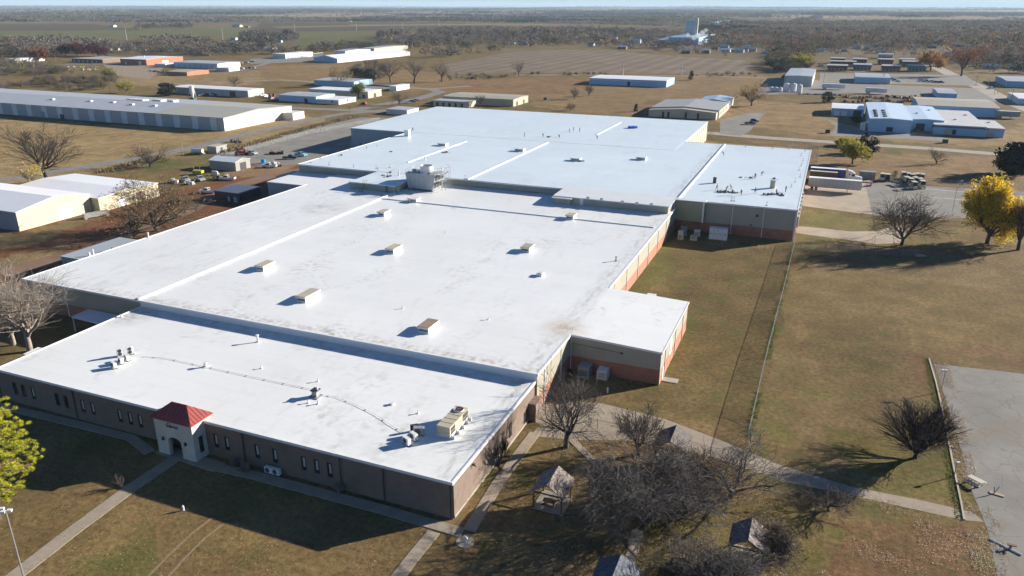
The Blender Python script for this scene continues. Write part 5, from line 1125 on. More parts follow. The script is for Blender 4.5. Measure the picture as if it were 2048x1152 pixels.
bld('church_hall', 'beige hall with low gabled facade and brown roof behind the rear hall', (1297, 220), (1431, 226), (1440, 222), 3.6, 1.3, 'y', mat('pale_beige_brick', (0.47, 0.42, 0.33), rough=0.8), TANR, ops=[D('S', 0.22, 1.2, 3.0), D('S', 0.3, 1.2, 3.0), D('S', 0.56, 1.2, 3.2), D('S', 0.74, 1.2, 3.0)])
bld('church_hall', 'main block of the hall with pale blue and tan roof', 0, 0, 0, 4.2, 1.3, 'y', mat('pale_beige_brick', (0, 0, 0)), mat('two_tone_roof', (0.36, 0.36, 0.34), rough=0.5), world=(G(1304, 214, 4.2)[0], G(1440, 222, 4.2)[0]-0.5, G(1440, 222, 4.2)[1]+1, G(1455, 205, 4.2)[1]), ops=[Wn('E', k/6+0.1, 1.5, 2) for k in range(5)])
bld('church_hall', 'blue roofed rear wing of the beige hall', 0, 0, 0, 4.4, 1.2, 'y', mat('pale_beige_brick', (0, 0, 0)), BLUER, world=(G(1400, 200, 4.4)[0], G(1456, 205, 4.4)[0], G(1456, 205, 4.2)[1]+1, G(1466, 195, 4.4)[1]))
# plant group at the upper right
b1 = bld('factory_block', 'tall pale blue factory block with four round roof fans', (1741, 239.5), (1825, 239), (1803, 208), 6.2, 0.5, 'y', BLUEW, mat('white_blue_roof', (0.64, 0.74, 0.82), rough=0.35, var=0.04), ops=[D('S', 0.5, 3, 2.2, 0.4, DARK, 'window')])
mb = MB()
x, y = G(1741, 239.5, 6.2)
for k in range(4): mb.tube((3+1.5*0, 7+k*8, 6.6), (3, 7+k*8, 7.1), 1.1, n=12); mb.tube((7, 7+k*8, 6.7), (7, 7+k*8, 7.2), 1.1, n=12)
mb.build('roof_fan', DARK, b1)
mb = MB(); mb.tube((-2, 1, 0), (-2, 1, 4), 0.5, n=10).tube((-2, 1, 4), (-0.1, 1, 4.6), 0.4, n=10).tube((-3, 4, 0), (-3, 4, 3.5), 0.8, n=10); mb.build('duct', WMET, b1)
bld('factory_block', 'lower pale blue block joined right of the tall one, open loading bay', (1826, 240), (1886, 240.5), (1866, 214), 5.4, 0.4, 'y', BLUEW, mat('white_blue_roof', (0, 0, 0)), ops=[D('S', 0.28, 4, 3.6), D('S', 0.75, 2.4, 2.4)], vents=2)
bld('office_building', 'flat roofed pale blue office with dark band, right end of the blue plant', (1870, 251), (1970, 255.5), (1937, 224), 4.2, 0, 'x', BLUEW, mat('dusty_white_roof', (0.55, 0.54, 0.52), rough=0.6, var=0.1, vs=3), deck=0.5, ops=[D('S', 0.28, 3, 2.6, 0.05, TANM), Wn('S', 0.4, 1.5, 2.2, 0.4), ('S', 0.5, 24, 0.9, 3.4, mat('dark_blue_band', (0.10, 0.17, 0.27)), 'fascia')], vents=3)
bld('office_building', 'low office wing with tan doorway at the right of the blue plant', (1971, 257), (2006, 259), (1992, 243), 3.9, 0, 'x', BLUEW, mat('dusty_white_roof', (0, 0, 0)), deck=0.4, ops=[D('S', 0.3, 3, 2.4, 0.1, TANM)], vents=1)
bld('garage', 'white roofed pale garage left of the blue plant', (1664, 216), (1726, 219.5), (1729, 209), 4.0, 0.5, 'x', BLUEW, WBR, ops=[D('S', 0.17, 3, 2.6, 0.05, WMET), D('S', 0.4, 3, 2.6, 0.05, WMET), D('S', 0.8, 4, 3.4)])
bld('warehouse', 'long grey roofed warehouse behind the blue plant', (1838, 211), (1991, 216), (1980, 200), 5.0, 1.0, 'x', BLUEW, TANR)
bld('tall_shed', 'tall pale shed with grey lean roof beside the white tanks', (1570, 151), (1632, 154), (1626, 138), 7.6, 0.4, 'y', mat('pale_grey_siding', (0.48, 0.50, 0.48), rough=0.5, rib=1, ribd=0.3, ribv=0.1), GREYR, cat='shed')
bld('shed', 'small blue grey shed in the truck yard', (1876, 186), (1906, 188), (1910, 178), 3.4, 0.6, 'x', BLUEW, GREYR)
bld('barn', 'pale blue shed with truck parked at its left end', (1711, 154), (1777, 156), (1780, 148), 4.6, 0.6, 'x', BLUEW, GREYR)
bld('workshop', 'blue grey shed at the right edge beyond the highway', (2014, 162), (2090, 165), (2095, 155), 4.4, 0.5, 'x', BLUEW, GREYR)
bld('shed', 'white shed at the right edge beside the highway', (2036, 196), (2080, 200), (2085, 188), 3.6, 0.5, 'x', WH_W, WBR)
bld('open_shed', 'blue roofed open shed left of the apartment rows', (1588, 147), (1622, 149), (1628, 138), 4.4, 0.3, 'x', BLUEW, BLUER, cat='shed')
for k, (px, py, s) in enumerate(((1542, 183, 1.5), (1551, 183.5, 1.5), (1560, 184, 1.5), (1572, 182, 2.2), (1586, 182.5, 2.2), (1598, 185, 1.9))):
    mb = MB(); hh = 3.0 if k < 3 else 5.2; mb.tube((0, 0, 0.4), (0, 0, hh), s, n=16).tube((0, 0, hh), (0, 0, hh+0.6), s, 0.3, n=16)
    for a in range(4): mb.tube((s*0.8*math.cos(a*1.57+0.8), s*0.8*math.sin(a*1.57+0.8), 0), (s*0.8*math.cos(a*1.57+0.8), s*0.8*math.sin(a*1.57+0.8), 0.4), 0.1, n=4)
    single('storage_tank', ['leftmost of the three short white tanks', 'middle of the three short white tanks', 'rightmost of the three short white tanks', 'left of the taller white tanks beside the tall shed', 'middle of the taller white tanks beside the tall shed', 'right of the taller white tanks beside the tall shed'][k], 'tank', mb, WMET, (*G(px, py), 0))
# apartment rows
AP = [(1656, 130, 1695, 12, REDB), (1708, 128.5, 1743, 12, mat('teal_band', (0.10, 0.20, 0.22))), (1765, 131, 1801, 12, REDB), (1818, 131, 1853, 12, mat('teal_band', (0, 0, 0))), (1662, 122, 1712, 9, REDB), (1707, 117.5, 1734, 9, REDB), (1757, 118, 1787, 10, REDB), (1800, 118, 1834, 10, mat('teal_band', (0, 0, 0))), (1662, 116, 1690, 9, REDB), (1758, 108, 1786, 9, mat('white_gable', (0.5, 0.5, 0.5))), (1806, 122.5, 1842, 10, BROWNW)]
for k, (px, py, px2, dp, wm) in enumerate(AP):
    z = 5.4; a, b2 = G(px, py, z), G(px2, py+0.8, z); w_ = b2[0]-a[0]; r_ = root('apartment_block', 'low apartment block with pale roof above tan ground floor', 'apartment block', (a[0], a[1], 0), 0, 'rows of low apartment blocks beyond the truck yard')
    MB().bx(0, w_, 0, dp, -0.2, 2.6).build('ground_floor', mat('tan_block_wall', (0.36, 0.31, 0.25), rough=0.8), r_)
    MB().xprism([(-0.3, 2.61), (dp+0.3, 2.61), (dp+0.3, 5.2), (dp/2, 6.0), (-0.3, 5.2)], -0.3, w_+0.3).build('upper_floor', wm, r_)
    MB().xprism([(-0.7, 5.1), (dp/2, 6.05), (dp+0.7, 5.1), (dp+0.7, 5.25), (dp/2, 6.2), (-0.7, 5.25)], -0.6, w_+0.6).build('roof', mat('pale_grey_shingle', (0.46, 0.46, 0.46), rough=0.8), r_)
    n_ = 5
    for q_ in range(n_): MB().bx((q_+0.5)*w_/n_-0.8, (q_+0.5)*w_/n_+0.8, -0.06, -0.003, 0.9, 2.1).build('window', GLASS, r_)
# grain elevator with chimney and steam
gx0, gy0 = G(1369, 84); 
ge = root('grain_elevator', 'tall grey concrete grain elevator rising above the far trees', 'grain elevator', (gx0, gy0, 0)); gw = G(1392, 84)[0]-gx0
ELV = mat('elevator_concrete', (0.70, 0.68, 0.65), rough=0.9, var=0.08)
for k in range(4): MB().tube(((k+0.5)*gw/4, 0, 0), ((k+0.5)*gw/4, 0, 34), gw/8*1.05, n=14).build('silo', ELV, ge, smooth=True)
MB().bx(0, gw, -gw/10, gw/10, 34.01, 36).build('gallery', ELV, ge); MB().bx(gw-0.5, gw+2.6, -2, 2, 0, 39).build('head_tower', mat('pale_concrete', (0.6, 0.57, 0.5), rough=0.9), ge)
x, y = G(1339, 80, 5)
bld('mill_building', 'low blue roofed mill shed in front of the grain elevator', (1318, 79), (1398, 81), (1410, 74), 6, 1.5, 'x', BLUEW, BLUER)
bld('mill_building', 'second blue roofed mill shed nearer than the grain elevator, row of vents', (1339, 74), (1415, 76), (1414, 68), 11, 1, 'x', BLUEW, mat('mid_blue_roof', (0.22, 0.33, 0.42), rough=0.5), vents=8)
bld('mill_building', 'bright blue roofed building far beyond the grain elevator', (1425, 44), (1446, 45), (1449, 40), 8, 1.5, 'x', BLUEW, mat('bright_blue_roof', (0.05, 0.25, 0.5), rough=0.5))
bld('mill_building', 'dark red low building beyond the grain elevator', (1440, 54), (1462, 55), (1463, 51), 7, 1.5, 'x', REDB, mat('dark_red_roof', (0.2, 0.05, 0.06)))
# steam
STM = bpy.data.materials.new('steam'); STM.use_nodes = True; n = STM.node_tree; n.nodes.remove(n.nodes['Principled BSDF']); vn = n.nodes.new('ShaderNodeVolumePrincipled'); vn.inputs['Color'].default_value = (0.95, 0.95, 0.95, 1); vn.inputs['Density'].default_value = 0.07; n.links.new(vn.outputs[0], n.nodes['Material Output'].inputs['Volume'])
def ico(c, r, sub=1):
    import bmesh
    bm = bmesh.new(); bmesh.ops.create_icosphere(bm, subdivisions=sub, radius=1)
    v = [(c[0]+p.co.x*r[0], c[1]+p.co.y*r[1], c[2]+p.co.z*r[2]) for p in bm.verts]; f = [[q_.index for q_ in fa.verts] for fa in bm.faces]; bm.free(); return v, f
mb = MB(); base = G(1388, 78, 10)
for k, (dx, dz, r) in enumerate(((0, 0, 5), (6, 3, 6), (12, 7, 5), (17, 11, 4), (-10, 4, 4))):
    v, f = ico((dx, 0, dz), (r, r, r*0.8), 2); k0 = len(mb.v); mb.v += v; mb.f += [tuple(i+k0 for i in q_) for q_ in f]; mb.m += [0]*len(f)
st = mb.build('steam_plume', STM); st.location = (*base, 12); tag(st, 'white steam drifting past the grain elevator', 'steam', kind='stuff')
# scattered far houses
rh = random.Random(44)
HP = [(60, 37, 36), (90, 38, 20), (150, 39, 16), (162, 37, 10), (185, 39.5, 14), (200, 40, 12), (225, 54, 16), (275, 57, 12), (475, 54, 22), (495, 55, 10), (504, 42, 8), (700, 43, 8), (845, 40, 8), (858, 40, 6), (185, 19, 6), (220, 102, 10), (235, 101, 10), (268, 100, 8), (290, 103, 8), (468, 80, 14), (560, 85, 10), (540, 102, 26), (1045, 90, 22), (1025, 90, 12), (1065, 27, 6), (1195, 74, 14), (1195, 82, 18), (1270, 85, 24), (1245, 98, 18), (1292, 82, 20), (1310, 78, 12), (1372, 107, 20), (1411, 106, 18), (1451, 104, 20), (1478, 105, 20), (1500, 103, 26), (1430, 99, 14), (1688, 104, 12), (1699, 108, 10), (1640, 104, 20), (1545, 58, 18), (1535, 56, 10), (1580, 102, 12), (1640, 92, 16), (1655, 86, 16), (1840, 51, 8), (1896, 61, 12), (1855, 107, 24), (1895, 110, 12), (1910, 92, 16), (1980, 138, 30), (2030, 138, 24), (1760, 107, 20), (820, 92, 10), (800, 85, 10), (865, 86, 6), (880, 88, 6), (1480, 75, 14), (1700, 68, 10)]
_r2 = random.Random(12)
for _ in range(46): HP.append((_r2.uniform(1410, 2048), _r2.choice([_r2.uniform(62, 100), _r2.uniform(70, 118)]), _r2.uniform(9, 18)))
for _ in range(14): HP.append((_r2.uniform(760, 1350), _r2.uniform(70, 92), _r2.uniform(8, 14)))
HP = [h_ for h_ in HP if not (1655 < h_[0] < 1860 and h_[1] > 106)] + [(1760, 107, 20)]
for k, (px, py, w_) in enumerate(HP):
    a = G(px-w_/2, py); b2 = G(px+w_/2, py); W_ = b2[0]-a[0]; D_ = min(W_*0.6, 14); h = min(4.0, 2.6+W_*0.05)
    wm = rh.choice([WH_W, WH_W, TANM, BLUEW, BROWNW]); rm = rh.choice([GREYR, WBR, SHINGR, TANR, GREYR])
    bld('farm_house' if py < 60 else 'house', 'small pale house among the distant trees and fields', 0, 0, 0, h, D_*0.22, 'x', wm, rm, cat='house', group='small distant houses scattered among trees', world=(a[0], a[0]+W_, a[1], a[1]+D_), ops=[Wn('S', 0.3, 1.4, 1.1), Wn('S', 0.75, 1.4, 1.1)])
bld('greenhouse_building', 'long low white factory with ridged roof on the far side of the rail field', (670, 124), (672.5, 124.2), (820, 103), 5, 1.5, 'x', WH_W, GREYR) if False else None
a, b2 = G(628, 117, 5), G(676, 123.5, 5)
lw = root('long_factory', 'long low white factory stretching away with blue end wall', 'factory', (*G(675, 126), 0)); q1 = G(675, 126); q2 = G(820, 111); dv = Vector((q2[0]-q1[0], q2[1]-q1[1], 0)); q3 = G(628, 123); sv = Vector((q3[0]-q1[0], q3[1]-q1[1], 0))
mb = MB(); z = 4.2
c0, c1, c2, c3 = Vector((0, 0, 0)), dv, dv+sv, sv; up = Vector((0, 0, z)); rg = Vector((0, 0, z+3))
mb.face([c0, c1, c1+up, c0+up], 0).face([c1, c2, c2+up, c1+dv*0+sv*0.5+rg, c1+up], 0).face([c2, c3, c3+up, c2+up], 0).face([c3, c0, c0+up, sv*0.5+rg, c3+up], 1); mb.build('wall', [WH_W, BLUEW], lw)
mb = MB(); e = Vector((0, 0, 0.1)); mb.face([c0+up+e, c1+up+e, c1+sv*0.5+rg+e, sv*0.5+rg+e]).face([sv*0.5+rg+e, c1+sv*0.5+rg+e, c2+up+e, c3+up+e]); mb.build('roof', WBR, lw)
bld('workshop', 'white block with blue shaded side by the parked car lot', (553, 107), (590, 110), (599, 103), 5, 0, 'x', WH_W, WBR)
bld('workshop', 'white block behind the long low factory', (679, 101), (700, 104), (722, 97.5), 6, 1, 'x', WH_W, GREYR)
bld('workshop', 'tan block behind the long low factory', (725, 96), (780, 98), (784, 90), 5, 0.5, 'x', TANM, GREYR)

# ================================================================ poles, mast
PW = mat('wood_pole', (0.22, 0.17, 0.12), rough=0.9)
def upole(px, py, ty, arm=1.2, label=None, group='wooden power poles along the streets'):
    x, y = G(px, py); h = HG(px, py, ty); r_ = root('power_pole', label or 'wooden power pole with crossarm standing beside a street', 'power pole', (x, y, 0), 0, group)
    MB().tube((0, 0, 0), (0, 0, h), 0.17, 0.11, n=7).build('pole', PW, r_); MB().bx(-arm, arm, -0.07, 0.07, h-0.8, h-0.6).build('crossarm', PW, r_)
for px, py, ty in ((135, 184, 157), (221, 187, 160), (112, 124, 107), (339, 150, 128), (1647, 165, 137), (1765, 166, 147), (1951, 172, 152), (1975, 178, 156), (1988, 190, 165), (1995, 188, 168), (2022, 202, 172), (1975, 178, 160), (1680, 118, 100), (700, 230, 211), (1570, 145, 132), (1398, 100, 82)): upole(px, py, ty)
MSTM = mat('mast_grey', (0.45, 0.46, 0.48), rough=0.6)
for k, (px, py, ty) in enumerate(((254, 80, 55), (446, 79, 54), (590, 70, 47), (713, 63, 47), (805, 62, 46), (878, 55, 37), (934, 50, 36), (986, 45, 31), (1246, 150, 128), (1363, 150, 129))):
    x, y = G(px, py); h = HG(px, py, ty); r_ = root('transmission_pole', 'pale tall transmission pole crossing the distant fields', 'power pole', (x, y, 0), 0.3, 'tall pale transmission poles crossing the fields')
    MB().tube((0, 0, 0), (0, 0, h), 0.5, 0.25, n=6).build('pole', MSTM, r_)
    MB().bx(-3, 3, -0.15, 0.15, h-3.6, h-3.3).bx(-2.4, 2.4, -0.15, 0.15, h-1.4, h-1.1).build('crossarm', MSTM, r_)
x, y = G(1563, 26); h = 130
r_ = root('radio_mast', 'thin tall radio mast above the horizon on the right', 'mast', (x, y, 0)); mb = MB()
for a in range(3): mb.tube((1.6*math.cos(a*2.09), 1.6*math.sin(a*2.09), 0), (1.0*math.cos(a*2.09), 1.0*math.sin(a*2.09), h), 0.5, n=4)
for k in range(26):
    z = k*5.0
    for a in range(3): mb.tube((1.5*math.cos(a*2.09), 1.5*math.sin(a*2.09), z), (1.4*math.cos(a*2.09+2.09), 1.4*math.sin(a*2.09+2.09), z+5), 0.25, n=3)
mb.build('lattice', MSTM, r_)
# ================================================================ vehicles
TYRE = mat('tyre', (0.02, 0.02, 0.02), rough=0.9); RIM = mat('rim', (0.5, 0.5, 0.5), metal=0.7, rough=0.4); HEADL = mat('headlight', (0.8, 0.8, 0.8), rough=0.2)
PAINTS = {}
def paint(nm, c): return mat('paint_'+nm, c, rough=0.25, var=0.02, coat=0.5)
def wheels(r_, xs, hw, rad0=0.36, wd=0.24):
    mb = MB(); mb.tube((0, -wd/2, 0), (0, wd/2, 0), rad0, n=14); q_ = MB(); q_.tube((0, -wd/2-0.01, 0), (0, wd/2+0.01, 0), rad0*0.55, n=10); w0 = None
    for x in xs:
        for s in (-1, 1):
            if w0 is None: w0 = c = mb.build('wheel', TYRE, r_); q_.build('rim', RIM, w0)
            else:
                c = w0.copy(); COL.objects.link(c); c.parent = r_
                for ch in w0.children: d2 = ch.copy(); COL.objects.link(d2); d2.parent = c
            c.location = (x, s*hw, rad0)
def car(px, py, rz, label, col, kind='car', group=None, world=None, z=0.0):
    x, y = world or G(px, py); pm = paint(*col)
    r_ = root({'car': 'parked_car', 'pickup': 'pickup_truck', 'suv': 'parked_suv'}[kind], label, {'car': 'car', 'pickup': 'pickup truck', 'suv': 'car'}[kind], (x, y, z), rz, group)
    if kind == 'pickup':
        L_ = 5.6; mb = MB(); mb.xprism([(-0.95, 0.45), (0.95, 0.45), (0.98, 0.8), (0.93, 1.05), (-0.93, 1.05), (-0.98, 0.8)], -2.8, -0.4)
        mb.xprism([(-0.95, 0.45), (0.95, 0.45), (0.98, 0.8), (0.93, 1.12), (-0.93, 1.12), (-0.98, 0.8)], -0.399, 1.5); mb.xprism([(-0.93, 0.45), (0.93, 0.45), (0.95, 0.8), (0.88, 1.05), (-0.88, 1.05), (-0.95, 0.8)], 1.501, 2.75)
        mb.yprism([(-0.55, 1.121), (1.35, 1.121), (0.75, 1.78), (-0.4, 1.80)], -0.82, 0.82); mb.build('body', pm, r_)
        MB().bx(-2.7, -0.5, -0.78, 0.78, 1.052, 1.06).build('cargo_bed', DARK, r_)
        mb = MB(); mb.face([(1.37, -0.74, 1.17), (1.37, 0.74, 1.17), (0.82, 0.7, 1.74), (0.82, -0.7, 1.74)])
        for s in (-1, 1): mb.face([(-0.4, s*0.835, 1.2), (1.15, s*0.835, 1.2), (0.72, s*0.835, 1.7), (-0.3, s*0.835, 1.7)][::s])
        mb.face([(-0.56, 0.7, 1.2), (-0.56, -0.7, 1.2), (-0.44, -0.7, 1.7), (-0.44, 0.7, 1.7)]); mb.build('window', GLASS, r_); wheels(r_, (-1.75, 1.85), 0.84)
    else:
        hr = 1.72 if kind == 'suv' else 1.45; mb = MB(); mb.xprism([(-0.88, 0.32), (0.88, 0.32), (0.92, 0.65), (0.84, 0.92), (-0.84, 0.92), (-0.92, 0.65)], -2.25, 2.25)
        b_ = -2.1 if kind == 'suv' else -1.7
        mb.yprism([(b_, 0.921), (1.2, 0.921), (0.45, hr), (b_+0.35, hr)], -0.74, 0.74); mb.build('body', pm, r_); mb = MB()
        mb.face([(1.19, -0.66, 0.97), (1.19, 0.66, 0.97), (0.52, 0.62, hr-0.06), (0.52, -0.62, hr-0.06)])
        for s in (-1, 1): mb.face([(b_+0.2, s*0.752, 0.98), (1.0, s*0.752, 0.98), (0.42, s*0.752, hr-0.08), (b_+0.42, s*0.752, hr-0.08)][::s])
        mb.build('window', GLASS, r_); wheels(r_, (-1.4, 1.4), 0.8, 0.33, 0.2)
    for s in (-0.62, 0.62): MB().bx(2.26 if kind != 'pickup' else 2.76, 2.30 if kind != 'pickup' else 2.79, s-0.16, s+0.16, 0.65, 0.82).build('headlight', HEADL, r_)
    return r_
WHT, SIL, BLK, RED, NAV, TEA = ('white', (0.75, 0.75, 0.75)), ('silver', (0.4, 0.42, 0.44)), ('black', (0.02, 0.02, 0.025)), ('red', (0.25, 0.02, 0.02)), ('navy', (0.03, 0.06, 0.16)), ('sky_blue', (0.15, 0.4, 0.6))
car(416, 386, rad(195), 'white pickup parked alone on the red dirt near the dark shed', WHT, 'pickup')
car(455, 360, rad(200), 'white pickup with side equipment in the dirt yard', WHT, 'pickup')
car(400, 361, rad(-25), 'grey pickup in the middle of the dirt yard row', SIL, 'pickup')
car(372, 362, rad(-30), 'silver pickup at the left end of the dirt yard row', SIL, 'pickup')
car(503, 309, rad(-8), 'silver white pickup in front of the orange lift', SIL, 'pickup')
car(539, 335, rad(200), 'white pickup on the right side of the yard near the blue drum', WHT, 'pickup')
car(602, 312, rad(-10), 'sky blue pickup by the factory corner shadow', TEA, 'pickup')
car(580, 318, rad(30), 'black pickup left of the sky blue one', BLK, 'pickup')
car(727, 210, rad(180), 'dark red suv stopped beside the far street', RED, 'suv')
for a in ((815, 207, 'white car at the left end of the three parked by the bare tree', WHT), (824, 204.5, 'dark car in the middle of the three parked by the bare tree', NAV), (832, 202, 'silver car at the right end of the three parked by the bare tree', SIL)): car(a[0], a[1], rad(40), a[2], a[3], 'car')
car(1500, 249, rad(10), 'black pickup in the side road by the beige hall', BLK, 'pickup'); car(1508, 244, rad(10), 'navy suv beside the black pickup', NAV, 'suv')
car(1970, 166, rad(-70), 'navy car driving on the highway', NAV, 'car'); car(1981, 177.5, rad(110), 'white car driving on the highway', WHT, 'suv')
rc = random.Random(9); cols = [WHT, SIL, NAV, WHT, BLK, RED, SIL]
def row(x0, y0, x1, y1, n_, rz, grp, lab, kinds=('car', 'suv', 'pickup')):
    for k in range(n_):
        t = k/(max(1, n_-1)); car(x0+(x1-x0)*t, y0+(y1-y0)*t, rz+rc.uniform(-0.1, 0.1), lab, rc.choice(cols), rc.choice(kinds), grp)
row(395, 192.5, 456, 190, 7, rad(60), 'cars parked along the white roofed warehouse', 'car parked nose in along the shaded warehouse wall')
row(482, 127, 505, 124.5, 3, 0, 'white cars parked right of the bay door building', 'car parked on the lot right of the bay doors'); row(484, 138, 507, 137, 4, 0, 'cars parked on the lot left of the railway field', 'car parked near the white low annex')
row(578, 117, 618, 114.5, 7, rad(70), 'cars parked in front of the long low factory', 'car parked in the far lot in front of the long factory'); row(622, 108.5, 642, 107, 4, rad(70), 'cars parked behind the white block', 'car parked behind the white block')
row(303, 143, 335, 147, 5, rad(20), 'cars on the gravel lot before the orange workshop', 'car standing on the gravel lot')
row(1778, 157, 1795, 164, 4, rad(10), 'cars parked right of the pale blue truck shed', 'car parked right of the truck shed'); row(1842, 163, 1882, 166, 5, rad(20), 'cars parked in the right truck yard', 'car parked in the right truck yard'); row(1640, 129, 1650, 137, 4, 0, 'cars by the apartment rows', 'car parked beside the apartment rows')
row(520, 190, 552, 200, 6, rad(80), 'vehicles at the left of the white metal building', 'dark vehicle left of the white metal building', ('car', 'pickup'))
# trailers and truck at the dock
def semi_trailer(x0, y, L_, label, m_, h=4.0, rz=0, top=None, ribs=True, z0=1.15, w_=2.55):
    r_ = root('semi_trailer', label, 'trailer', (x0, y, 0.012), rz)
    MB().bx(0, L_, -w_/2, w_/2, z0, h).build('box', m_, r_); MB().bx(0.02, L_-0.02, -w_/2+0.02, w_/2-0.02, h+0.001, h+0.04).build('box_top', top or WBR, r_)
    if ribs:
        mb = MB(); n_ = int(L_/1.2)
        for k in range(n_+1): mb.bx(k*L_/n_-0.04 if k else 0, k*L_/n_+0.04 if k < n_ else L_, -w_/2-0.03, -w_/2-0.001, z0+0.05, h-0.1)
        mb.build('rib', GREYM, r_)
    MB().bx(0.3, L_-0.5, -0.5, 0.5, z0-0.22, z0-0.001).build('chassis', DARK, r_); wheels(r_, (1.4, 2.7), 1.05, 0.48, 0.3)
    MB().bx(L_-4.2, L_-4.05, -0.95, -0.8, 0, z0-0.001).bx(L_-4.2, L_-4.05, 0.8, 0.95, 0, z0-0.001).build('landing_leg', DARK, r_); return r_
tx, ty_ = G(1722, 388); tL = tx-(-2.9)
semi_trailer(-2.9, ty_+1.3, tL-0.2, 'grey ribbed semi trailer backed against the rear hall dock, nearest one', mat('grey_ribbed_box', (0.50, 0.50, 0.49), rough=0.4), 4.1)
yb_ = G(1700, 362, 1.2)[1]
tr = semi_trailer(-2.9, yb_+5.2, G(1692, 354, 3)[0]+2.9, 'blue curtain semi trailer coupled to the white tractor', mat('deep_blue_curtain', (0.01, 0.055, 0.25), rough=0.4), 4.1, ribs=False)
mb = MB(); lx = (G(1692, 354, 3)[0]+2.9)*0.55
for k in range(14):
    t0, t1 = math.pi*k/13, math.pi*(k+1)/13
    if k < 13: mb.face([(lx-1.9*math.cos(t0), -1.30, 2.3+0.9*math.sin(t0)), (lx-1.9*math.cos(t1), -1.30, 2.3+0.9*math.sin(t1)), (lx-1.9*math.cos(t1), -1.30, 2.42+0.9*math.sin(t1)), (lx-1.9*math.cos(t0), -1.30, 2.42+0.9*math.sin(t0))])
mb.bx(lx-0.9, lx+1.9, -1.31, -1.29, 2.35, 2.5); mb.build('emblem', mat('pale_blue_mark', (0.25, 0.4, 0.65)), tr)
semi_trailer(-2.9, yb_+2.0, 9.0, 'short brown container trailer between the grey and blue trailers', mat('dark_brown_box', (0.10, 0.065, 0.05), rough=0.7), 3.5, ribs=False, top=mat('khaki_lid', (0.45, 0.40, 0.3)))
mb = MB(); mb.bx(0, 11.5, -1.2, -0.2, 1.0, 1.5); mb.bx(0, 0.3, -1.2, 1.2, 0, 1.0).bx(11, 11.3, -1.2, 1.2, 0, 1.0)
single('flatbed', 'low pinkish flatbed between the brown trailer and the truck', 'trailer', mb, mat('pinkish_steel', (0.45, 0.24, 0.19)), (6.0, yb_+0.6, 0.012))
tt = root('semi_truck', 'white long nose semi truck pulling the blue trailer', 'truck', (G(1692, 354, 3)[0]+0.6, yb_+5.2, 0.012)); WT = paint(*WHT)
MB().yprism([(0, 0.9), (2.6, 0.9), (2.6, 2.2), (2.5, 2.9), (1.7, 3.6), (0.3, 4.0), (0, 4.0)], -1.2, 1.2).build('cab', WT, tt)
MB().yprism([(2.61, 0.9), (4.9, 0.9), (4.9, 1.5), (4.5, 1.9), (2.61, 2.15)], -1.0, 1.0).build('hood', WT, tt)
mb = MB(); mb.face([(2.63, -1.0, 2.2), (2.63, 1.0, 2.2), (2.47, 1.0, 2.95), (2.47, -1.0, 2.95)]).face([(1.4, -1.21, 2.1), (2.4, -1.21, 2.1), (2.4, -1.21, 2.85), (1.4, -1.21, 2.85)]).face([(0.4, -1.21, 2.5), (0.9, -1.21, 2.5), (0.9, -1.21, 2.9), (0.4, -1.21, 2.9)]); mb.build('window', GLASS, tt)
MB().bx(4.91, 5.1, -1.15, 1.15, 0.4, 0.95).build('bumper', GALV, tt); MB().bx(-1.6, 4.4, -0.45, 0.45, 0.5, 0.89).build('frame', DARK, tt); MB().tube((0.5, -1.0, 0.75), (2.0, -1.0, 0.75), 0.32, n=12).build('fuel_tank', GALV, tt); wheels(tt, (-1.0, 3.9), 1.0, 0.5, 0.32)
for s in (-0.8, 0.8): MB().bx(4.91, 4.95, s-0.2, s+0.2, 1.0, 1.3).build('headlight', HEADL, tt)
mb = MB(); mb.bx(0, 15, -1.2, 1.2, 0, 2.4); single('scrap_container', 'grey dull container lying behind the white truck', 'container', mb, mat('dull_grey_box', (0.26, 0.27, 0.25), rough=0.8, var=0.2, vs=10), (*G(1700, 363), 0.012)) if False else None
cb = G(1712, 362); ce = G(1744, 364)
mb = MB(); mb.bx(0, ce[0]-cb[0], 0, 2.4, 0, 2.5); mb.bx(-0.02, ce[0]-cb[0]+0.05, -0.05, 2.45, 2.501, 2.6)
single('storage_container', 'weathered grey container beyond the white truck', 'container', mb, mat('dull_grey_box', (0.26, 0.27, 0.25), rough=0.8, var=0.2, vs=10), (cb[0]+1, cb[1]+5, 0.012))
# white trailers in the right yard
for px, px2, py, l in ((1643, 1693, 178, 'plain white box trailer in front of the tall pale shed'), (1730, 1772, 187, 'white trailer coupled to a day cab in the truck yard'), (1991-1.2, 2005+30, 236, 'grey box truck by the long grey roofed warehouse')):
    a, b2 = G(px, py), G(px2, py); semi_trailer(a[0], a[1]+1.3, min(16, b2[0]-a[0]), l, WMET if py < 200 else GREYM, 3.9, ribs=False)
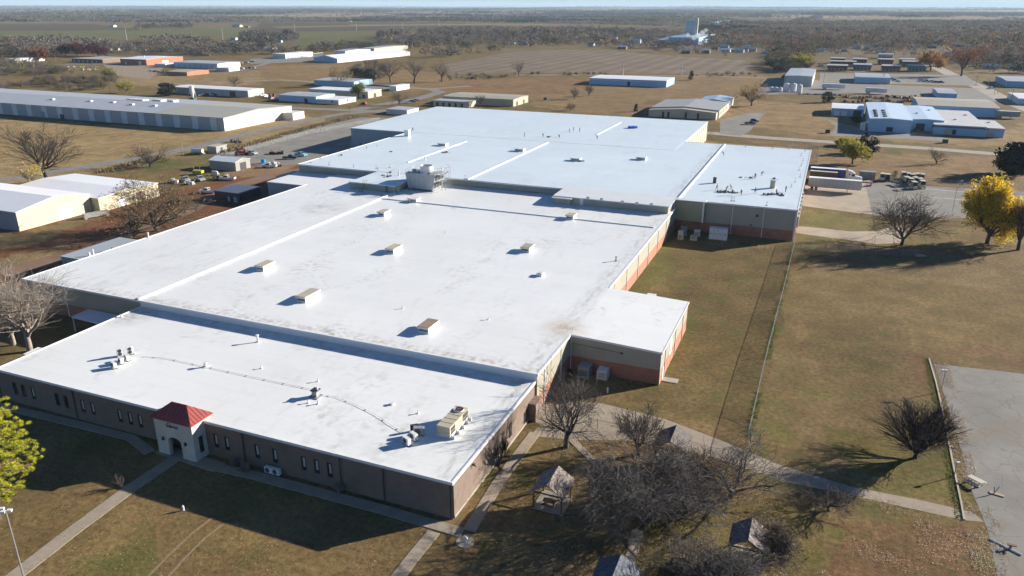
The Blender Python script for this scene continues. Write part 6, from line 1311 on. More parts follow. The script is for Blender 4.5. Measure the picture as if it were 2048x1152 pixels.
# golf carts
def cart(px, py, rz, label=None, col=('cream', (0.55, 0.5, 0.4)), s=1.35):
    r_ = root('golf_cart', label or 'cream roofed golf cart parked in the huddle by the fence', 'golf cart', (*G(px, py), 0.012), rz, 'golf carts huddled at the end of the truck court'); r_.scale = (s, s, s)
    MB().xprism([(-0.6, 0.3), (0.6, 0.3), (0.6, 0.55), (-0.6, 0.55)], -1.2, 1.2).yprism([(0.7, 0.551), (1.2, 0.551), (1.15, 0.85), (0.8, 0.95)], -0.55, 0.55).bx(-1.15, -0.3, -0.58, 0.58, 0.551, 0.75).build('body', paint(*col), r_)
    MB().bx(-0.9, 0.9, -0.6, 0.6, 1.85, 1.93).build('canopy', mat('cream_canopy', (0.62, 0.58, 0.48), rough=0.5), r_)
    mb = MB()
    for a in (-0.85, 0.8):
        for b2 in (-0.55, 0.55): mb.tube((a, b2, 0.6), (a*0.97, b2, 1.85), 0.03, n=4)
    mb.build('frame', DARK, r_); MB().bx(-0.45, 0.1, -0.55, 0.55, 0.7, 0.85).bx(-0.5, -0.4, -0.55, 0.55, 0.851, 1.25).build('seat', TANM, r_)
    MB().face([(0.83, -0.5, 0.95), (0.83, 0.5, 0.95), (0.8, 0.5, 1.8), (0.8, -0.5, 1.8)]).build('windshield', GLASS, r_); wheels(r_, (-0.8, 0.85), 0.52, 0.24, 0.16)
    return r_
for k, (px, py) in enumerate(((1764, 361), (1773, 362), (1806, 358), (1815, 360), (1812, 368), (1822, 362), (1820, 371), (1833, 361), (1830, 369), (1842, 362), (1838, 371), (1843, 376), (1826, 378))): cart(px, py, rad(-80+(k*37) % 30-15), col=(('cream', (0.55, 0.5, 0.4)), ('charcoal', (0.04, 0.04, 0.05)), ('ivory', (0.6, 0.58, 0.5)))[k % 3])
# tractor, lift, yard machines
tc_ = root('green_tractor', 'green farm tractor with cab on the red dirt beside the ochre tree', 'tractor', (*G(266, 455), 0), rad(20)); GRN = paint('farm_green', (0.03, 0.16, 0.04))
MB().bx(0.2, 2.1, -0.4, 0.4, 0.8, 1.5).bx(-0.9, 0.2, -0.45, 0.45, 0.7, 1.3).build('body', GRN, tc_); MB().bx(-0.9, 0.25, -0.7, 0.7, 1.301, 2.3).build('cab', GLASS, tc_); MB().bx(-1.0, 0.35, -0.8, 0.8, 2.301, 2.45).build('cab_roof', GRN, tc_)
for (x_, r0_, w2) in ((-0.6, 0.8, 0.9), (1.7, 0.5, 0.75)):
    for s in (-1, 1): wh = MB(); wh.tube((0, -0.2, 0), (0, 0.2, 0), r0_, n=16); o = wh.build('wheel', TYRE, tc_); o.location = (x_, s*w2, r0_); q_ = MB(); q_.tube((0, -0.21, 0), (0, 0.21, 0), r0_*0.5, n=12); q_.build('rim', mat('yellow_rim', (0.6, 0.5, 0.2)), o)
li = root('boom_lift', 'orange boom lift parked across the far yard asphalt', 'boom lift', (*G(482, 309), 0.012), rad(-5)); ORG = paint('orange', (0.55, 0.10, 0.02))
MB().bx(-2.4, 2.2, -1.1, 1.1, 0.7, 1.7).build('chassis', ORG, li); MB().tube((-2.2, 0, 1.9), (2.9, 0, 2.5), 0.32, n=6).build('boom', ORG, li); MB().bx(2.6, 3.5, -0.8, 0.8, 1.2, 2.2).build('basket', DARK, li); wheels(li, (-1.6, 1.5), 1.0, 0.6, 0.4)
mw = root('yellow_machine', 'yellow machine with racks in the dirt yard behind the pickups', 'machine', (*G(397, 349), 0), 0.2); YEL = paint('yellow', (0.55, 0.45, 0.03))
MB().bx(-1.8, 1.8, -0.9, 0.9, 0.6, 1.6).build('body', YEL, mw); MB().tube((-1.5, 0, 1.6), (-1.7, 0, 3.0), 0.06).tube((0.6, 0.3, 1.6), (0.6, 0.3, 2.9), 0.06).build('mast', YEL, mw); wheels(mw, (-1.1, 1.1), 0.9, 0.5, 0.3)
bt = root('bulk_tank_trailer', 'white tank trailer by the street at the edge of the dry field', 'trailer', (*G(397, 309), 0.01), 0.15)
MB().tube((-2.6, 0, 1.6), (2.2, 0, 1.6), 0.85, n=16).build('tank', WMET, bt); MB().bx(-2.6, 2.9, -0.6, 0.6, 0.45, 0.74).build('frame', GREYM, bt); wheels(bt, (-1.0, 0.2), 0.85, 0.4, 0.25)
dm = MB(); dm.tube((0, 0, 0.4), (0, 0, 1.7), 0.9, n=16); single('blue_drum', 'bright blue drum beside the white pickup in the yard', 'drum', dm, mat('bright_blue', (0.02, 0.28, 0.6), rough=0.4), (*G(527, 327), 0.012))
def junk(px, py, label, seed, r=2.2, n_=9, h=1.6, m_=None, cat='machinery', nm='yard_machinery', grp=None):
    q_ = random.Random(seed); mb = MB()
    for k in range(n_):
        a, b2 = q_.uniform(-r, r), q_.uniform(-r*0.5, r*0.5)
        if k % 3 == 0: mb.tube((a, b2, 0.2), (a+q_.uniform(-1.5, 1.5), b2+q_.uniform(-1, 1), q_.uniform(0.5, h+0.6)), 0.1, n=6)
        elif k % 3 == 1: mb.tube((a, b2-0.15, 0.45), (a, b2+0.15, 0.45), 0.45, n=12)
        else: mb.box(a, b2, 0.003*k, q_.uniform(0.8, 2.0), q_.uniform(0.5, 1.2), q_.uniform(0.5, h), rz=q_.uniform(-0.4, 0.4))
    return single(nm, label, cat, mb, m_ or MIXD, (*G(px, py), 0.01), 0, grp)
junk(549, 308, 'rusty brown machine beside the black pickup in the yard', 1, 1.6, m_=mat('rust_brown', (0.16, 0.07, 0.04), var=0.4)); junk(562, 308, 'small dark machine right of the rusty one', 2, 1.0)
junk(380, 368, 'pale scrap stack at the left of the dirt yard', 3, 1.8, m_=MIXL); junk(348, 366, 'pale junk below the ochre tree', 4, 1.5, m_=MIXL); junk(428, 359, 'olive junk between the yard pickups', 5, 2.0, m_=mat('olive_junk', (0.16, 0.16, 0.08), var=0.4)); junk(430, 350, 'pale drum stack behind the yard pickups', 6, 1.0, m_=MIXL)
junk(476, 284, 'dark machine parked by the far verge of the yard', 7, 2.6, 10, 2.2, mat('dark_green_machine', (0.06, 0.08, 0.06), var=0.4)); junk(551, 329, 'white implement behind the blue drum', 8, 2.2, m_=MIXL); junk(560, 334, 'small flat trailer right of the yard pickup', 9, 1.6, 5, 0.6)
junk(545, 196, 'rusty machinery left of the white metal building', 10, 3, 12, 3, mat('rust_brown', (0, 0, 0))); 
mixr = mat('red_machinery', (0.22, 0.08, 0.05), rough=0.7, var=0.8, vs=30)
for k in range(26): px = 1690+(k % 13)*11.3; py = 195+(k//13)*8+(k*5 % 4); junk(px, py, 'rusty and pale machine part in the crowded scrap yard', 30+k, 2.4, 8, 1.8, [mixr, MIXD, MIXL, mixr][k % 4], grp='machine parts in the crowded scrap yard')
for k in range(9): junk(1600+k*11.5, 188.5+k*0.4, 'pale and dark items lined along the yard edge', 80+k, 1.8, 6, 1.2, [MIXL, MIXD][k % 2], grp='items lined along the yard edge', nm='yard_item')
for k in range(12): junk(122+(k % 6)*14, 135+(k//6)*5, 'coloured wreck in the salvage lot behind the brush', 60+k, 2.0, 6, 1.3, [mixr, MIXL, WMET, mat('lime_paint', (0.4, 0.5, 0.05))][k % 4], grp='wrecks in the salvage lot', nm='scrap_vehicle')
for px, py, l in ((1655, 266, 'dark bin at the edge of the blue plant car park'), (1832, 264, 'round black hopper before the loading bay'), (1801, 265, 'red bin by the pale blue block wall'), (1091, 200, 'small dark car-sized bin on the far grass'), (1890, 286, 'dark green box beside the cross street')):
    mb = MB(); mb.bx(-1.1, 1.1, -0.8, 0.8, 0, 1.5); mb.bx(-1.15, 1.15, -0.85, 0.85, 1.501, 1.62); single('waste_bin', l, 'bin', mb, {1801: mat('red_paint_bin', (0.3, 0.03, 0.03)), 1890: DK_GREEN}.get(px, DARK), (*G(px, py), 0.015))

# ================================================================ people
def person_mesh(name, joints, edges, radii):
    me = bpy.data.meshes.new(name); me.from_pydata(joints, edges, []); o = bpy.data.objects.new(name, me); COL.objects.link(o)
    sk = o.modifiers.new('skin', 'SKIN'); sub = o.modifiers.new('sub', 'SUBSURF'); sub.levels = 1; sub.render_levels = 1
    for v, r0_ in zip(me.skin_vertices[0].data, radii): v.radius = (r0_, r0_)
    me.skin_vertices[0].data[0].use_root = True
    bpy.context.view_layer.update(); dg = bpy.context.evaluated_depsgraph_get(); m2 = bpy.data.meshes.new_from_object(o.evaluated_get(dg)); bpy.data.objects.remove(o); m2.name = name; return m2
def pose(stoop=0.0, stride=0.2, arm=0.25, crouch=0.0):
    hz = 0.95-crouch*0.5; J = []; E_ = []; R = []
    def add(p, r0_, par=None):
        J.append(p); R.append(r0_)
        if par is not None: E_.append((par, len(J)-1))
        return len(J)-1
    pv = add((0, 0, hz), 0.14); ch = add((stoop*0.35, 0, hz+0.42*math.cos(stoop)), 0.15, pv); nk = add((stoop*0.55, 0, hz+0.56*math.cos(stoop*0.9)), 0.06, ch); hd = add((stoop*0.62, 0, hz+0.68*math.cos(stoop*0.8)), 0.095, nk); add((stoop*0.66, 0, hz+0.80*math.cos(stoop*0.8)), 0.085, hd)
    for s in (-1, 1):
        hp = add((0, s*0.1, hz-0.05), 0.09, pv); kn = add((s*stride*0.5+crouch*0.35, s*0.12, 0.50-crouch*0.1), 0.065, hp); an = add((s*stride-crouch*0.05, s*0.12, 0.08), 0.045, kn); add((s*stride+0.16, s*0.13, 0.045), 0.04, an)
        sh_ = add((ch and stoop*0.42, s*0.19, hz+0.47*math.cos(stoop)), 0.065, ch); el = add((stoop*0.5+arm*0.3, s*0.26, hz+0.2*math.cos(stoop)), 0.045, sh_); wr = add((stoop*0.7+arm, s*0.24, hz+0.0*math.cos(stoop)+arm*0.2-stoop*0.2), 0.035, el); add((stoop*0.72+arm*1.2, s*0.23, hz-0.08+arm*0.2-stoop*0.2), 0.04, wr)
    return J, E_, R
PM = [person_mesh('person_standing', *pose(0.1, 0.05, 0.1)), person_mesh('person_walking', *pose(0.1, 0.32, 0.3)), person_mesh('person_bending', *pose(1.0, 0.15, 0.3)), person_mesh('person_crouching', *pose(0.5, 0.1, 0.4, 0.9))]
def cloth(nm, top, leg, skin=(0.3, 0.18, 0.12)):
    m_ = bpy.data.materials.new(nm); m_.use_nodes = True; n = m_.node_tree; L = n.links; tc = n.nodes.new('ShaderNodeTexCoord'); s = n.nodes.new('ShaderNodeSeparateXYZ'); L.new(tc.outputs['Object'], s.inputs[0]); cr = n.nodes.new('ShaderNodeValToRGB'); cr.color_ramp.interpolation = 'CONSTANT'
    d2 = n.nodes.new('ShaderNodeMath'); d2.operation = 'DIVIDE'; d2.inputs[1].default_value = 2; L.new(s.outputs[2], d2.inputs[0]); L.new(d2.outputs[0], cr.inputs[0]); e = cr.color_ramp.elements; e[0].position = 0; e[0].color = (0.03, 0.025, 0.02, 1); e[1].position = 0.06; e[1].color = (*leg, 1)
    q_ = e.new(0.47); q_.color = (*top, 1); q_ = e.new(0.75); q_.color = (*skin, 1); L.new(cr.outputs[0], n.nodes['Principled BSDF'].inputs['Base Color']); n.nodes['Principled BSDF'].inputs['Roughness'].default_value = 0.9; return m_
CL = [cloth('dark_workwear', (0.03, 0.03, 0.04), (0.025, 0.03, 0.05)), cloth('grey_workwear', (0.12, 0.12, 0.13), (0.03, 0.035, 0.06)), cloth('lime_vest_workwear', (0.35, 0.55, 0.03), (0.03, 0.03, 0.04)), cloth('brown_workwear', (0.10, 0.07, 0.05), (0.04, 0.04, 0.05))]
HAT = mat('white_hard_hat', (0.6, 0.6, 0.55), rough=0.4)
def person(px, py, z, pk, ck, rz, label):
    me = PM[pk].copy(); me.materials.clear(); me.materials.append(CL[ck]); me.polygons.foreach_set('use_smooth', [True]*len(me.polygons))
    o = bpy.data.objects.new('person', me); COL.objects.link(o); o.location = (*G(px, py, z), z); o.rotation_euler = (0, 0, rz); tag(o, label, 'person')
    j = pose(*[(0.1, 0.05, 0.1, 0), (0.1, 0.32, 0.3, 0), (1.0, 0.15, 0.3, 0), (0.5, 0.1, 0.4, 0.9)][pk])[0]
    hx, hy, hz_ = j[4]; mb = MB(); mb.tube((hx, hy, hz_-0.02), (hx, hy, hz_+0.02), 0.14, 0.13, n=10).tube((hx, hy, hz_+0.02), (hx, hy, hz_+0.11), 0.115, 0.05, n=10); mb.build('hard_hat', HAT if ck != 0 else mat('dark_cap', (0.03, 0.03, 0.03)), o)
for k, (px, py, z, pk, ck, l) in enumerate(((1433, 380, ZR, 1, 0, 'roofer in dark clothes walking at the left of the right roof crew'), (1452, 383, ZR, 2, 0, 'roofer bending over hoses, left of the crew'), (1462, 379, ZR, 2, 2, 'roofer in lime vest bending in the middle of the crew'), (1464, 390, ZR, 0, 3, 'roofer standing nearest the wall edge in the crew'), (1482, 391, ZR, 1, 1, 'roofer in grey walking right of the pale sacks'), (1510, 387, ZR, 1, 0, 'lone dark clothed roofer below the tan cylinder shadow'), (1571, 384, ZR, 0, 0, 'dark clothed roofer standing near the right roof edge'), (1553, 390, ZR, 2, 0, 'roofer bending at the dark generator heap'), (1447, 311, ZR, 2, 0, 'roofer bending near the raised joint at the back right'), (1510, 357, ZR, 0, 3, 'roofer in brown by the dark bundle'), (1523, 351, ZR, 2, 1, 'roofer in grey leaning over the dark bundle'), (1049, 274, ZR, 0, 0, 'leftmost dark clothed worker on the far middle roof'), (1086, 275, ZR, 0, 3, 'worker in brown standing left of the dark bags'), (1119, 275, ZR, 3, 0, 'worker crouching right of the dark bags'), (1139, 265, ZR, 0, 1, 'worker in grey at the left of the far trio'), (1147, 262, ZR, 1, 2, 'worker in lime vest in the middle of the far trio'), (1159, 264, ZR, 0, 0, 'worker in dark clothes at the right of the far trio'), (1194, 279, ZR, 0, 0, 'dark clothed worker alone at the far raised joint'), (826, 261, ZR, 3, 0, 'worker crouching beside the tall white box vent'), (818, 403, ZM, 3, 2, 'worker in lime vest crouching by the vent box near the cooling tower'))): person(px, py, z, pk, ck, rad((k*67) % 360), l)
# ================================================================ trees
def tree_skeleton(seed, H=10.0, trunk=0.22, r0=0.28, limbs=6, levels=5, kids_=(6, 6, 5, 5, 4), ang=(0.5, 0.95), up=0.25, lenf=(0.62, 0.80), wob=0.22, l1=0.62, droop=0.0, twig=0.012, lean=(0, 0), elev=(0.35, 1.15)):
    q = random.Random(seed); S = []
    def rot(d, a):
        u = Vector((q.gauss(0, 1), q.gauss(0, 1), q.gauss(0, 1))).cross(d)
        if u.length < 1e-4: u = d.orthogonal()
        u.normalize(); return (d*math.cos(a)+u*math.sin(a)).normalized()
    def grow(p, d, L, r, lev):
        n_ = (5, 5, 4, 3, 2, 2)[min(lev, 5)]; kc = kids_[min(lev, len(kids_)-1)]; tip = max(twig, r*(0.72 if lev == 0 else 0.32)); t = 0; made = 0
        for k in range(n_):
            bias = Vector((0, 0, up*(1 if lev < 3 else 0.3)-droop*(lev >= 3)))
            d = (d+Vector((q.gauss(0, wob), q.gauss(0, wob), q.gauss(0, wob*0.7)))*0.6*(0.4 if lev == 0 else 1)+bias*(0.25 if lev else 0)).normalized()
            p2 = p+d*(L/n_); ra = r+(tip-r)*k/n_; rb = r+(tip-r)*(k+1)/n_; S.append((p, p2, ra, rb, lev))
            if lev < levels-1 and (k >= (n_-2 if lev == 0 else 1) or (lev and k == 0 and q.random() < 0.4)):
                want = kc/(2 if lev == 0 else n_-0.6); c = int(want)+(q.random() < want-int(want))
                for _ in range(c):
                    s_ = q.random(); pc = p.lerp(p2, s_); dd = rot(d, q.uniform(*ang)); 
                    if lev == 0: a = 2*math.pi*(made/kc)+q.uniform(-0.35, 0.35); made += 1; e = q.uniform(*elev); dd = Vector((math.cos(a)*math.cos(e), math.sin(a)*math.cos(e), math.sin(e)))
                    ll = (H*l1*q.uniform(0.8, 1.1)) if lev == 0 else L*q.uniform(*lenf)*(1-0.25*k/n_)
                    grow(pc, dd, ll, max(twig, (ra*0.62 if lev == 0 else ra*q.uniform(0.42, 0.62))), lev+1)
            p = p2
    grow(Vector((0, 0, -0.1)), Vector((lean[0], lean[1], 1)).normalized(), H*trunk, r0, 0)
    return S
def segs_mesh(S, sides):
    P0 = np.array([tuple(s[0]) for s in S]); P1 = np.array([tuple(s[1]) for s in S]); R0 = np.array([s[2] for s in S]); R1 = np.array([s[3] for s in S])
    D_ = P1-P0; D_ /= np.linalg.norm(D_, axis=1)[:, None]+1e-9; ref = np.where(np.abs(D_[:, 2:3]) < 0.9, np.array([[0, 0, 1.0]]), np.array([[1.0, 0, 0]])); U = np.cross(D_, ref); U /= np.linalg.norm(U, axis=1)[:, None]; W_ = np.cross(D_, U)
    V = []; 
    for P, R in ((P0, R0), (P1, R1)):
        for k in range(sides): a = 2*math.pi*k/sides; V.append(P+(U*math.cos(a)+W_*math.sin(a))*R[:, None])
    V = np.stack(V, 1); n_ = len(S); base = np.arange(n_)[:, None]*2*sides; Fc = []
    for k in range(sides): Fc.append(np.concatenate([base+k, base+sides+k, base+sides+(k+1) % sides, base+(k+1) % sides], 1))
    return V.reshape(-1, 3), np.stack(Fc, 1).reshape(-1, 4)
def leaf_quads(pts, size, seed, n_per=1, spread=0.3, aspect=0.6):
    q = np.random.RandomState(seed); pts = np.repeat(pts, n_per, 0)+q.normal(0, spread, (len(pts)*n_per, 3)); N = len(pts)
    a = q.normal(0, 1, (N, 3)); a /= np.linalg.norm(a, axis=1)[:, None]; b2 = np.cross(a, q.normal(0, 1, (N, 3))); b2 /= np.linalg.norm(b2, axis=1)[:, None]+1e-9
    s = (size*q.uniform(0.6, 1.3, N))[:, None]; V = np.stack([pts-a*s, pts+b2*s*aspect, pts+a*s, pts-b2*s*aspect], 1); return V.reshape(-1, 3), np.arange(N*4).reshape(N, 4)
TR = 0.45
BARKS = {'grey': mat('grey_bark', (0.095, 0.083, 0.075), rough=0.9, var=0.25, vs=30), 'dark': mat('dark_bark', (0.04, 0.032, 0.03), rough=0.9, var=0.25, vs=30), 'pale': mat('pale_bark', (0.30, 0.25, 0.20), rough=0.9, var=0.2, vs=30), 'brown': mat('brown_bark', (0.09, 0.07, 0.058), rough=0.9, var=0.25, vs=30)}
def make_tree(name, label, cat, loc, S, bark, leaf=None, leafmat=None, rz=0, sc=1.0, group=None, split=2):
    r_ = root(name, label, cat, loc, rz, group); r_.scale = (sc, sc, sc) if not hasattr(sc, '__len__') else sc
    A = [s for s in S if s[4] < split]; B = [s for s in S if s[4] >= split]
    V, Fc = segs_mesh(A, 7); np_mesh('trunk', V, Fc, bark, parent=r_, smooth=True)
    V, Fc = segs_mesh(B, 3); mi = np.zeros(len(Fc), int); mats = [bark]
    if leaf is not None:
        V2, F2 = leaf; Fc = np.concatenate([Fc, F2+len(V)]); V = np.concatenate([V, V2]); mi = np.concatenate([mi, np.ones(len(F2), int)]); mats = [bark, leafmat]
    np_mesh('crown', V, Fc, mats, mi=mi, parent=r_); return r_
def measure(S):
    P = np.array([tuple(s[1]) for s in S]); c_ = P[:, :2]-P[:, :2].mean(0); return P[:, 2].max(), np.percentile(np.hypot(c_[:, 0], c_[:, 1]), 97)
SK = {'gold': dict(trunk=0.2, kids_=(9, 8, 7, 5, 3), up=0.6, l1=0.62, ang=(0.4, 0.9)), }
def place(px, py, ty, halfw, label, kind='round', bark='grey', seed=1, name='bare_tree', leaf=None, group=None, rz=0.0, levels=5, world=None, h=None, tw=None):
    """foot at px,py; crown top at row ty; half-width of the crown in photo pixels"""
    x, y = world or G(px, py); H = h or HG(px, py, ty); dist = math.sqrt(x*x+y*y+58*58); w_ = halfw*dist/F_PX
    K = {'gold': dict(trunk=0.2, kids_=(9, 8, 7, 5, 3), up=0.6, l1=0.62, ang=(0.4, 0.9)), 'round': dict(trunk=0.25, limbs=6, kids_=(7, 7, 6, 5, 3), up=0.25, l1=0.60), 'vase': dict(trunk=0.17, kids_=(12, 8, 6, 5, 3), up=0.42, l1=0.72, wob=0.12, ang=(0.25, 0.6), elev=(0.45, 1.45)), 'wide': dict(trunk=0.2, kids_=(7, 7, 6, 5, 3), up=0.12, l1=0.75, wob=0.34), 'tall': dict(trunk=0.34, kids_=(6, 6, 6, 5, 4), up=0.55, l1=0.55, ang=(0.3, 0.7), elev=(0.75, 1.4)), 'twisty': dict(trunk=0.22, kids_=(9, 8, 7, 5, 3), up=0.1, l1=0.66, wob=0.5, droop=0.25)}[kind]
    S = tree_skeleton(seed, H, r0=H*0.03+0.06, levels=levels, twig=tw or (0.017 if dist < 190 else 0.03), **K); mh, mw = measure(S); sz = H/mh; sw = w_/max(mw, 0.1)
    tp_ = [s[1] for s in S if s[4] >= 2]; mx_ = sum(v.x for v in tp_)/len(tp_); my_ = sum(v.y for v in tp_)/len(tp_); mz_ = sum(v.z for v in tp_)/len(tp_)
    cf = (lambda v: (mx_*min(1.3, max(0, v.z)/mz_), my_*min(1.3, max(0, v.z)/mz_)))
    S = [(Vector((a.x-cf(a)[0], a.y-cf(a)[1], a.z)), Vector((b_.x-cf(b_)[0], b_.y-cf(b_)[1], b_.z)), r0_, r1_, lv) for a, b_, r0_, r1_, lv in S]
    S = [(Vector((a.x*sw, a.y*sw, a.z*sz)), Vector((b_.x*sw, b_.y*sw, b_.z*sz)), r0_, r1_, lv) for a, b_, r0_, r1_, lv in S]
    lf = lm = None
    if leaf:
        tips = np.array([tuple(s[1]) for s in S if s[4] >= levels-2]); q = np.random.RandomState(seed); lm, num, size = leaf; idx = q.randint(0, len(tips), num); lf = leaf_quads(tips[idx], size, seed, 1, 0.25)
    return make_tree(name, label, 'tree', (x, y, 0), S, BARKS[bark], lf, lm, rz, 1.0, group)
GOLD = mat('golden_leaf', (0.60, 0.41, 0.025), c2=(0.82, 0.60, 0.05), rough=0.7, var=0.1, vs=30, trans=TR)
OCHRE = mat('ochre_leaf', (0.34, 0.23, 0.07), rough=0.8, trans=0.4, var=0.25, vs=30); OLIVE = mat('olive_leaf', (0.20, 0.20, 0.05), rough=0.8, trans=0.4, var=0.3, vs=20); RUST = mat('rust_leaf', (0.26, 0.10, 0.04), rough=0.8, trans=0.4, var=0.3, vs=20); MAROON = mat('maroon_leaf', (0.11, 0.022, 0.02), rough=0.8, trans=0.4, var=0.3, vs=20)
EVERG = mat('dark_evergreen_leaf', (0.018, 0.028, 0.014), rough=0.8, var=0.4, vs=10)
place(1132, 895, 740, 88, 'bare grey tree with thick short trunk beside the end of the brick wing', 'round', 'grey', 3)
place(1278, 910, 810, 68, 'thin bare tree standing over the sidewalk in front of the bump-out', 'round', 'brown', 5)
place(1293, 1049, 898, 158, 'biggest dense twisted bare tree between the picnic shelters', 'twisty', 'grey', 8, tw=0.019)
place(1358, 985, 872, 92, 'bare tree half hidden behind the big twisted one by the shadowed shelter', 'twisty', 'brown', 9)
place(1461, 994, 862, 118, 'spreading bare tree right of the twisted one near the sidewalk', 'wide', 'grey', 10)
place(1418, 1185, 1070, 125, 'dense bare tree at the bottom edge between the shelters', 'twisty', 'grey', 12, tw=0.019)
place(1545, 1120, 1040, 60, 'bare tree beside the right hand patchy shelter', 'twisty', 'brown', 77)
place(1215, 1010, 930, 48, 'slim bare tree right of the nearest patchy shelter', 'round', 'grey', 78)
place(1657, 1022, 966, 56, 'small crooked bare tree casting a forked shadow on the lawn', 'wide', 'brown', 13, levels=4)
place(1830, 916, 800, 80, 'dark fan shaped bare tree beside the car park kerb', 'vase', 'dark', 14)
place(1803, 490, 378, 84, 'large bare spreading tree beside the driveway bend', 'wide', 'brown', 15)
place(1974, 487, 348, 44, 'golden yellow leafed tree by the grey car park', 'gold', 'grey', 16, name='golden_tree', leaf=(GOLD, 24000, 0.27))
place(2036, 500, 385, 34, 'leaning bare tree at the right edge in front of the golden one', 'tall', 'brown', 17, levels=5)
place(95, 363, 243, 62, 'tall bare tree behind the bright white storage roofs', 'tall', 'dark', 18)
place(315, 462, 342, 88, 'bare ochre tree with few leaves left standing on the red dirt', 'wide', 'brown', 19, leaf=(OCHRE, 2600, 0.22))
place(300, 334, 284, 36, 'small round bare tree on the green patch by the street', 'wide', 'dark', 20, levels=4)
place(60, 703, 535, 92, 'tall pale bare tree at the shaded west corner of the factory', 'tall', 'pale', 21)
place(28, 690, 560, 70, 'second pale bare tree at the far left edge by the west corner', 'tall', 'pale', 22)
place(10, 600, 515, 60, 'low thicket tree at the left edge beyond the red dirt', 'tall', 'pale', 23, levels=4)
place(128, 388, 352, 22, 'slim yellow leafed tree poking above the bright white roof', 'tall', 'pale', 24, levels=4, leaf=(GOLD, 350, 0.3), name='yellow_tree', world=(-240, 169), h=10)
place(1705, 328, 274, 26, 'yellow green tree beyond the truck court', 'round', 'brown', 25, name='yellow_tree', leaf=(mat('yellow_green_leaf', (0.34, 0.30, 0.05), rough=0.8, trans=0.4, var=0.25, vs=20), 5000, 0.35), levels=4)
place(1873, 328, 291, 20, 'small bare tree on the dry lawn beyond the golf carts', 'round', 'brown', 26, levels=4)
place(1503, 212, 160, 28, 'half bare yellowish tree by the side road', 'round', 'grey', 27, name='yellow_tree', leaf=(OCHRE, 1500, 0.35), levels=4)
place(1141, 221, 205, 12, 'small dark bare tree on the bare patch beyond the far roof', 'wide', 'dark', 28, levels=4)
place(1149, 198, 171, 12, 'left one of the two thin bare trees beyond the bare patch', 'round', 'brown', 29, levels=4); place(1178, 192, 165, 12, 'right one of the two thin bare trees beyond the bare patch', 'round', 'brown', 30, levels=4)
place(797, 210, 173, 20, 'bare tree by the parked cars at the corner lot', 'wide', 'brown', 31, levels=4)
place(717, 196, 163, 15, 'olive leafed tree in front of the beige flat building', 'round', 'brown', 32, name='olive_tree', leaf=(OLIVE, 2500, 0.4), levels=4)
place(681, 172, 128, 24, 'tall wispy ochre tree beside the grey roofed building', 'round', 'pale', 33, leaf=(OCHRE, 900, 0.35), levels=4)
for px, py, ty, hw, l in ((781, 166, 113, 26, 'leftmost of the three big bare trees beyond the street'), (828, 166, 112, 28, 'middle of the three big bare trees beyond the street'), (884, 164, 116, 26, 'rightmost of the three big bare trees beyond the street'), (1037, 152, 121, 18, 'bare tree at the near corner of the brown field'), (960, 214, 188, 14, 'bare tree in front of the long beige shop')): place(px, py, ty, hw, l, 'tall', 'brown', px, levels=4)
place(253, 186, 158, 14, 'yellow green bush behind the warehouse roof', 'round', 'pale', 41, name='olive_tree', leaf=(mat('yellow_green_leaf', (0, 0, 0)), 1500, 0.4), levels=4)
place(470, 174, 147, 17, 'bare ochre tree behind the white roofed warehouse', 'round', 'brown', 42, levels=4); place(222, 162, 134, 14, 'olive tree at the end of the brush by the gravel lot', 'round', 'brown', 43, name='olive_tree', leaf=(OLIVE, 1500, 0.4), levels=4)
place(1861, 141, 98, 24, 'round orange brown tree beside the apartment rows', 'round', 'brown', 44, name='orange_tree', leaf=(mat('orange_leaf', (0.36, 0.19, 0.05), rough=0.8, trans=0.4, var=0.3), 5000, 0.6), levels=4)
place(1600, 140, 103, 22, 'pale yellow tree left of the apartment rows', 'round', 'pale', 45, name='yellow_tree', leaf=(mat('yellow_green_leaf', (0, 0, 0)), 3000, 0.6), levels=4)
place(1922, 152, 82, 34, 'tall reddish half bare tree beyond the highway', 'tall', 'brown', 46, leaf=(RUST, 2500, 0.5), levels=4)
place(1105, 70, 55, 9, 'bright orange tree among the far woods', 'round', 'brown', 47, name='orange_tree', leaf=(mat('orange_leaf', (0, 0, 0)), 900, 1.0), levels=3)
for px, py, ty, hw, l in ((82, 122, 91, 16, 'leftmost maroon tree beyond the brush'), (131, 112, 90, 10, 'small rust coloured tree between the maroon ones'), (155, 112, 84, 20, 'middle maroon tree beyond the brush'), (197, 113, 85, 19, 'rightmost maroon tree left of the orange workshop')): place(px, py, ty, hw, l, 'round', 'dark', px, name='maroon_tree', leaf=(MAROON if px > 90 else RUST, 4500, 0.7), levels=4)
place(241, 975, 945, 12, 'small leafless bush in the shade beside the entrance walk', 'round', 'brown', 51, name='bare_bush', levels=3)
place(1000, 930, 880, 22, 'leafless shrub against the sunny brown brick wall', 'tall', 'brown', 52, name='bare_bush', levels=4)
place(1010, 905, 872, 10, 'small twiggy shrub in the bed by the brown brick wall', 'vase', 'brown', 53, name='bare_bush', levels=3)
for px, py, l in ((470, 935, 'dry tan bush left of the ground condensers'), (490, 945, 'second dry tan bush by the office front'), (678, 985, 'dry tan upright bush beside the front downspout'), (1040, 850, 'leafless hedge bush at the corner of the sunny wall')): place(px, py, py-22, 12, l, 'vase', 'pale', px, name='dry_bush', levels=4)
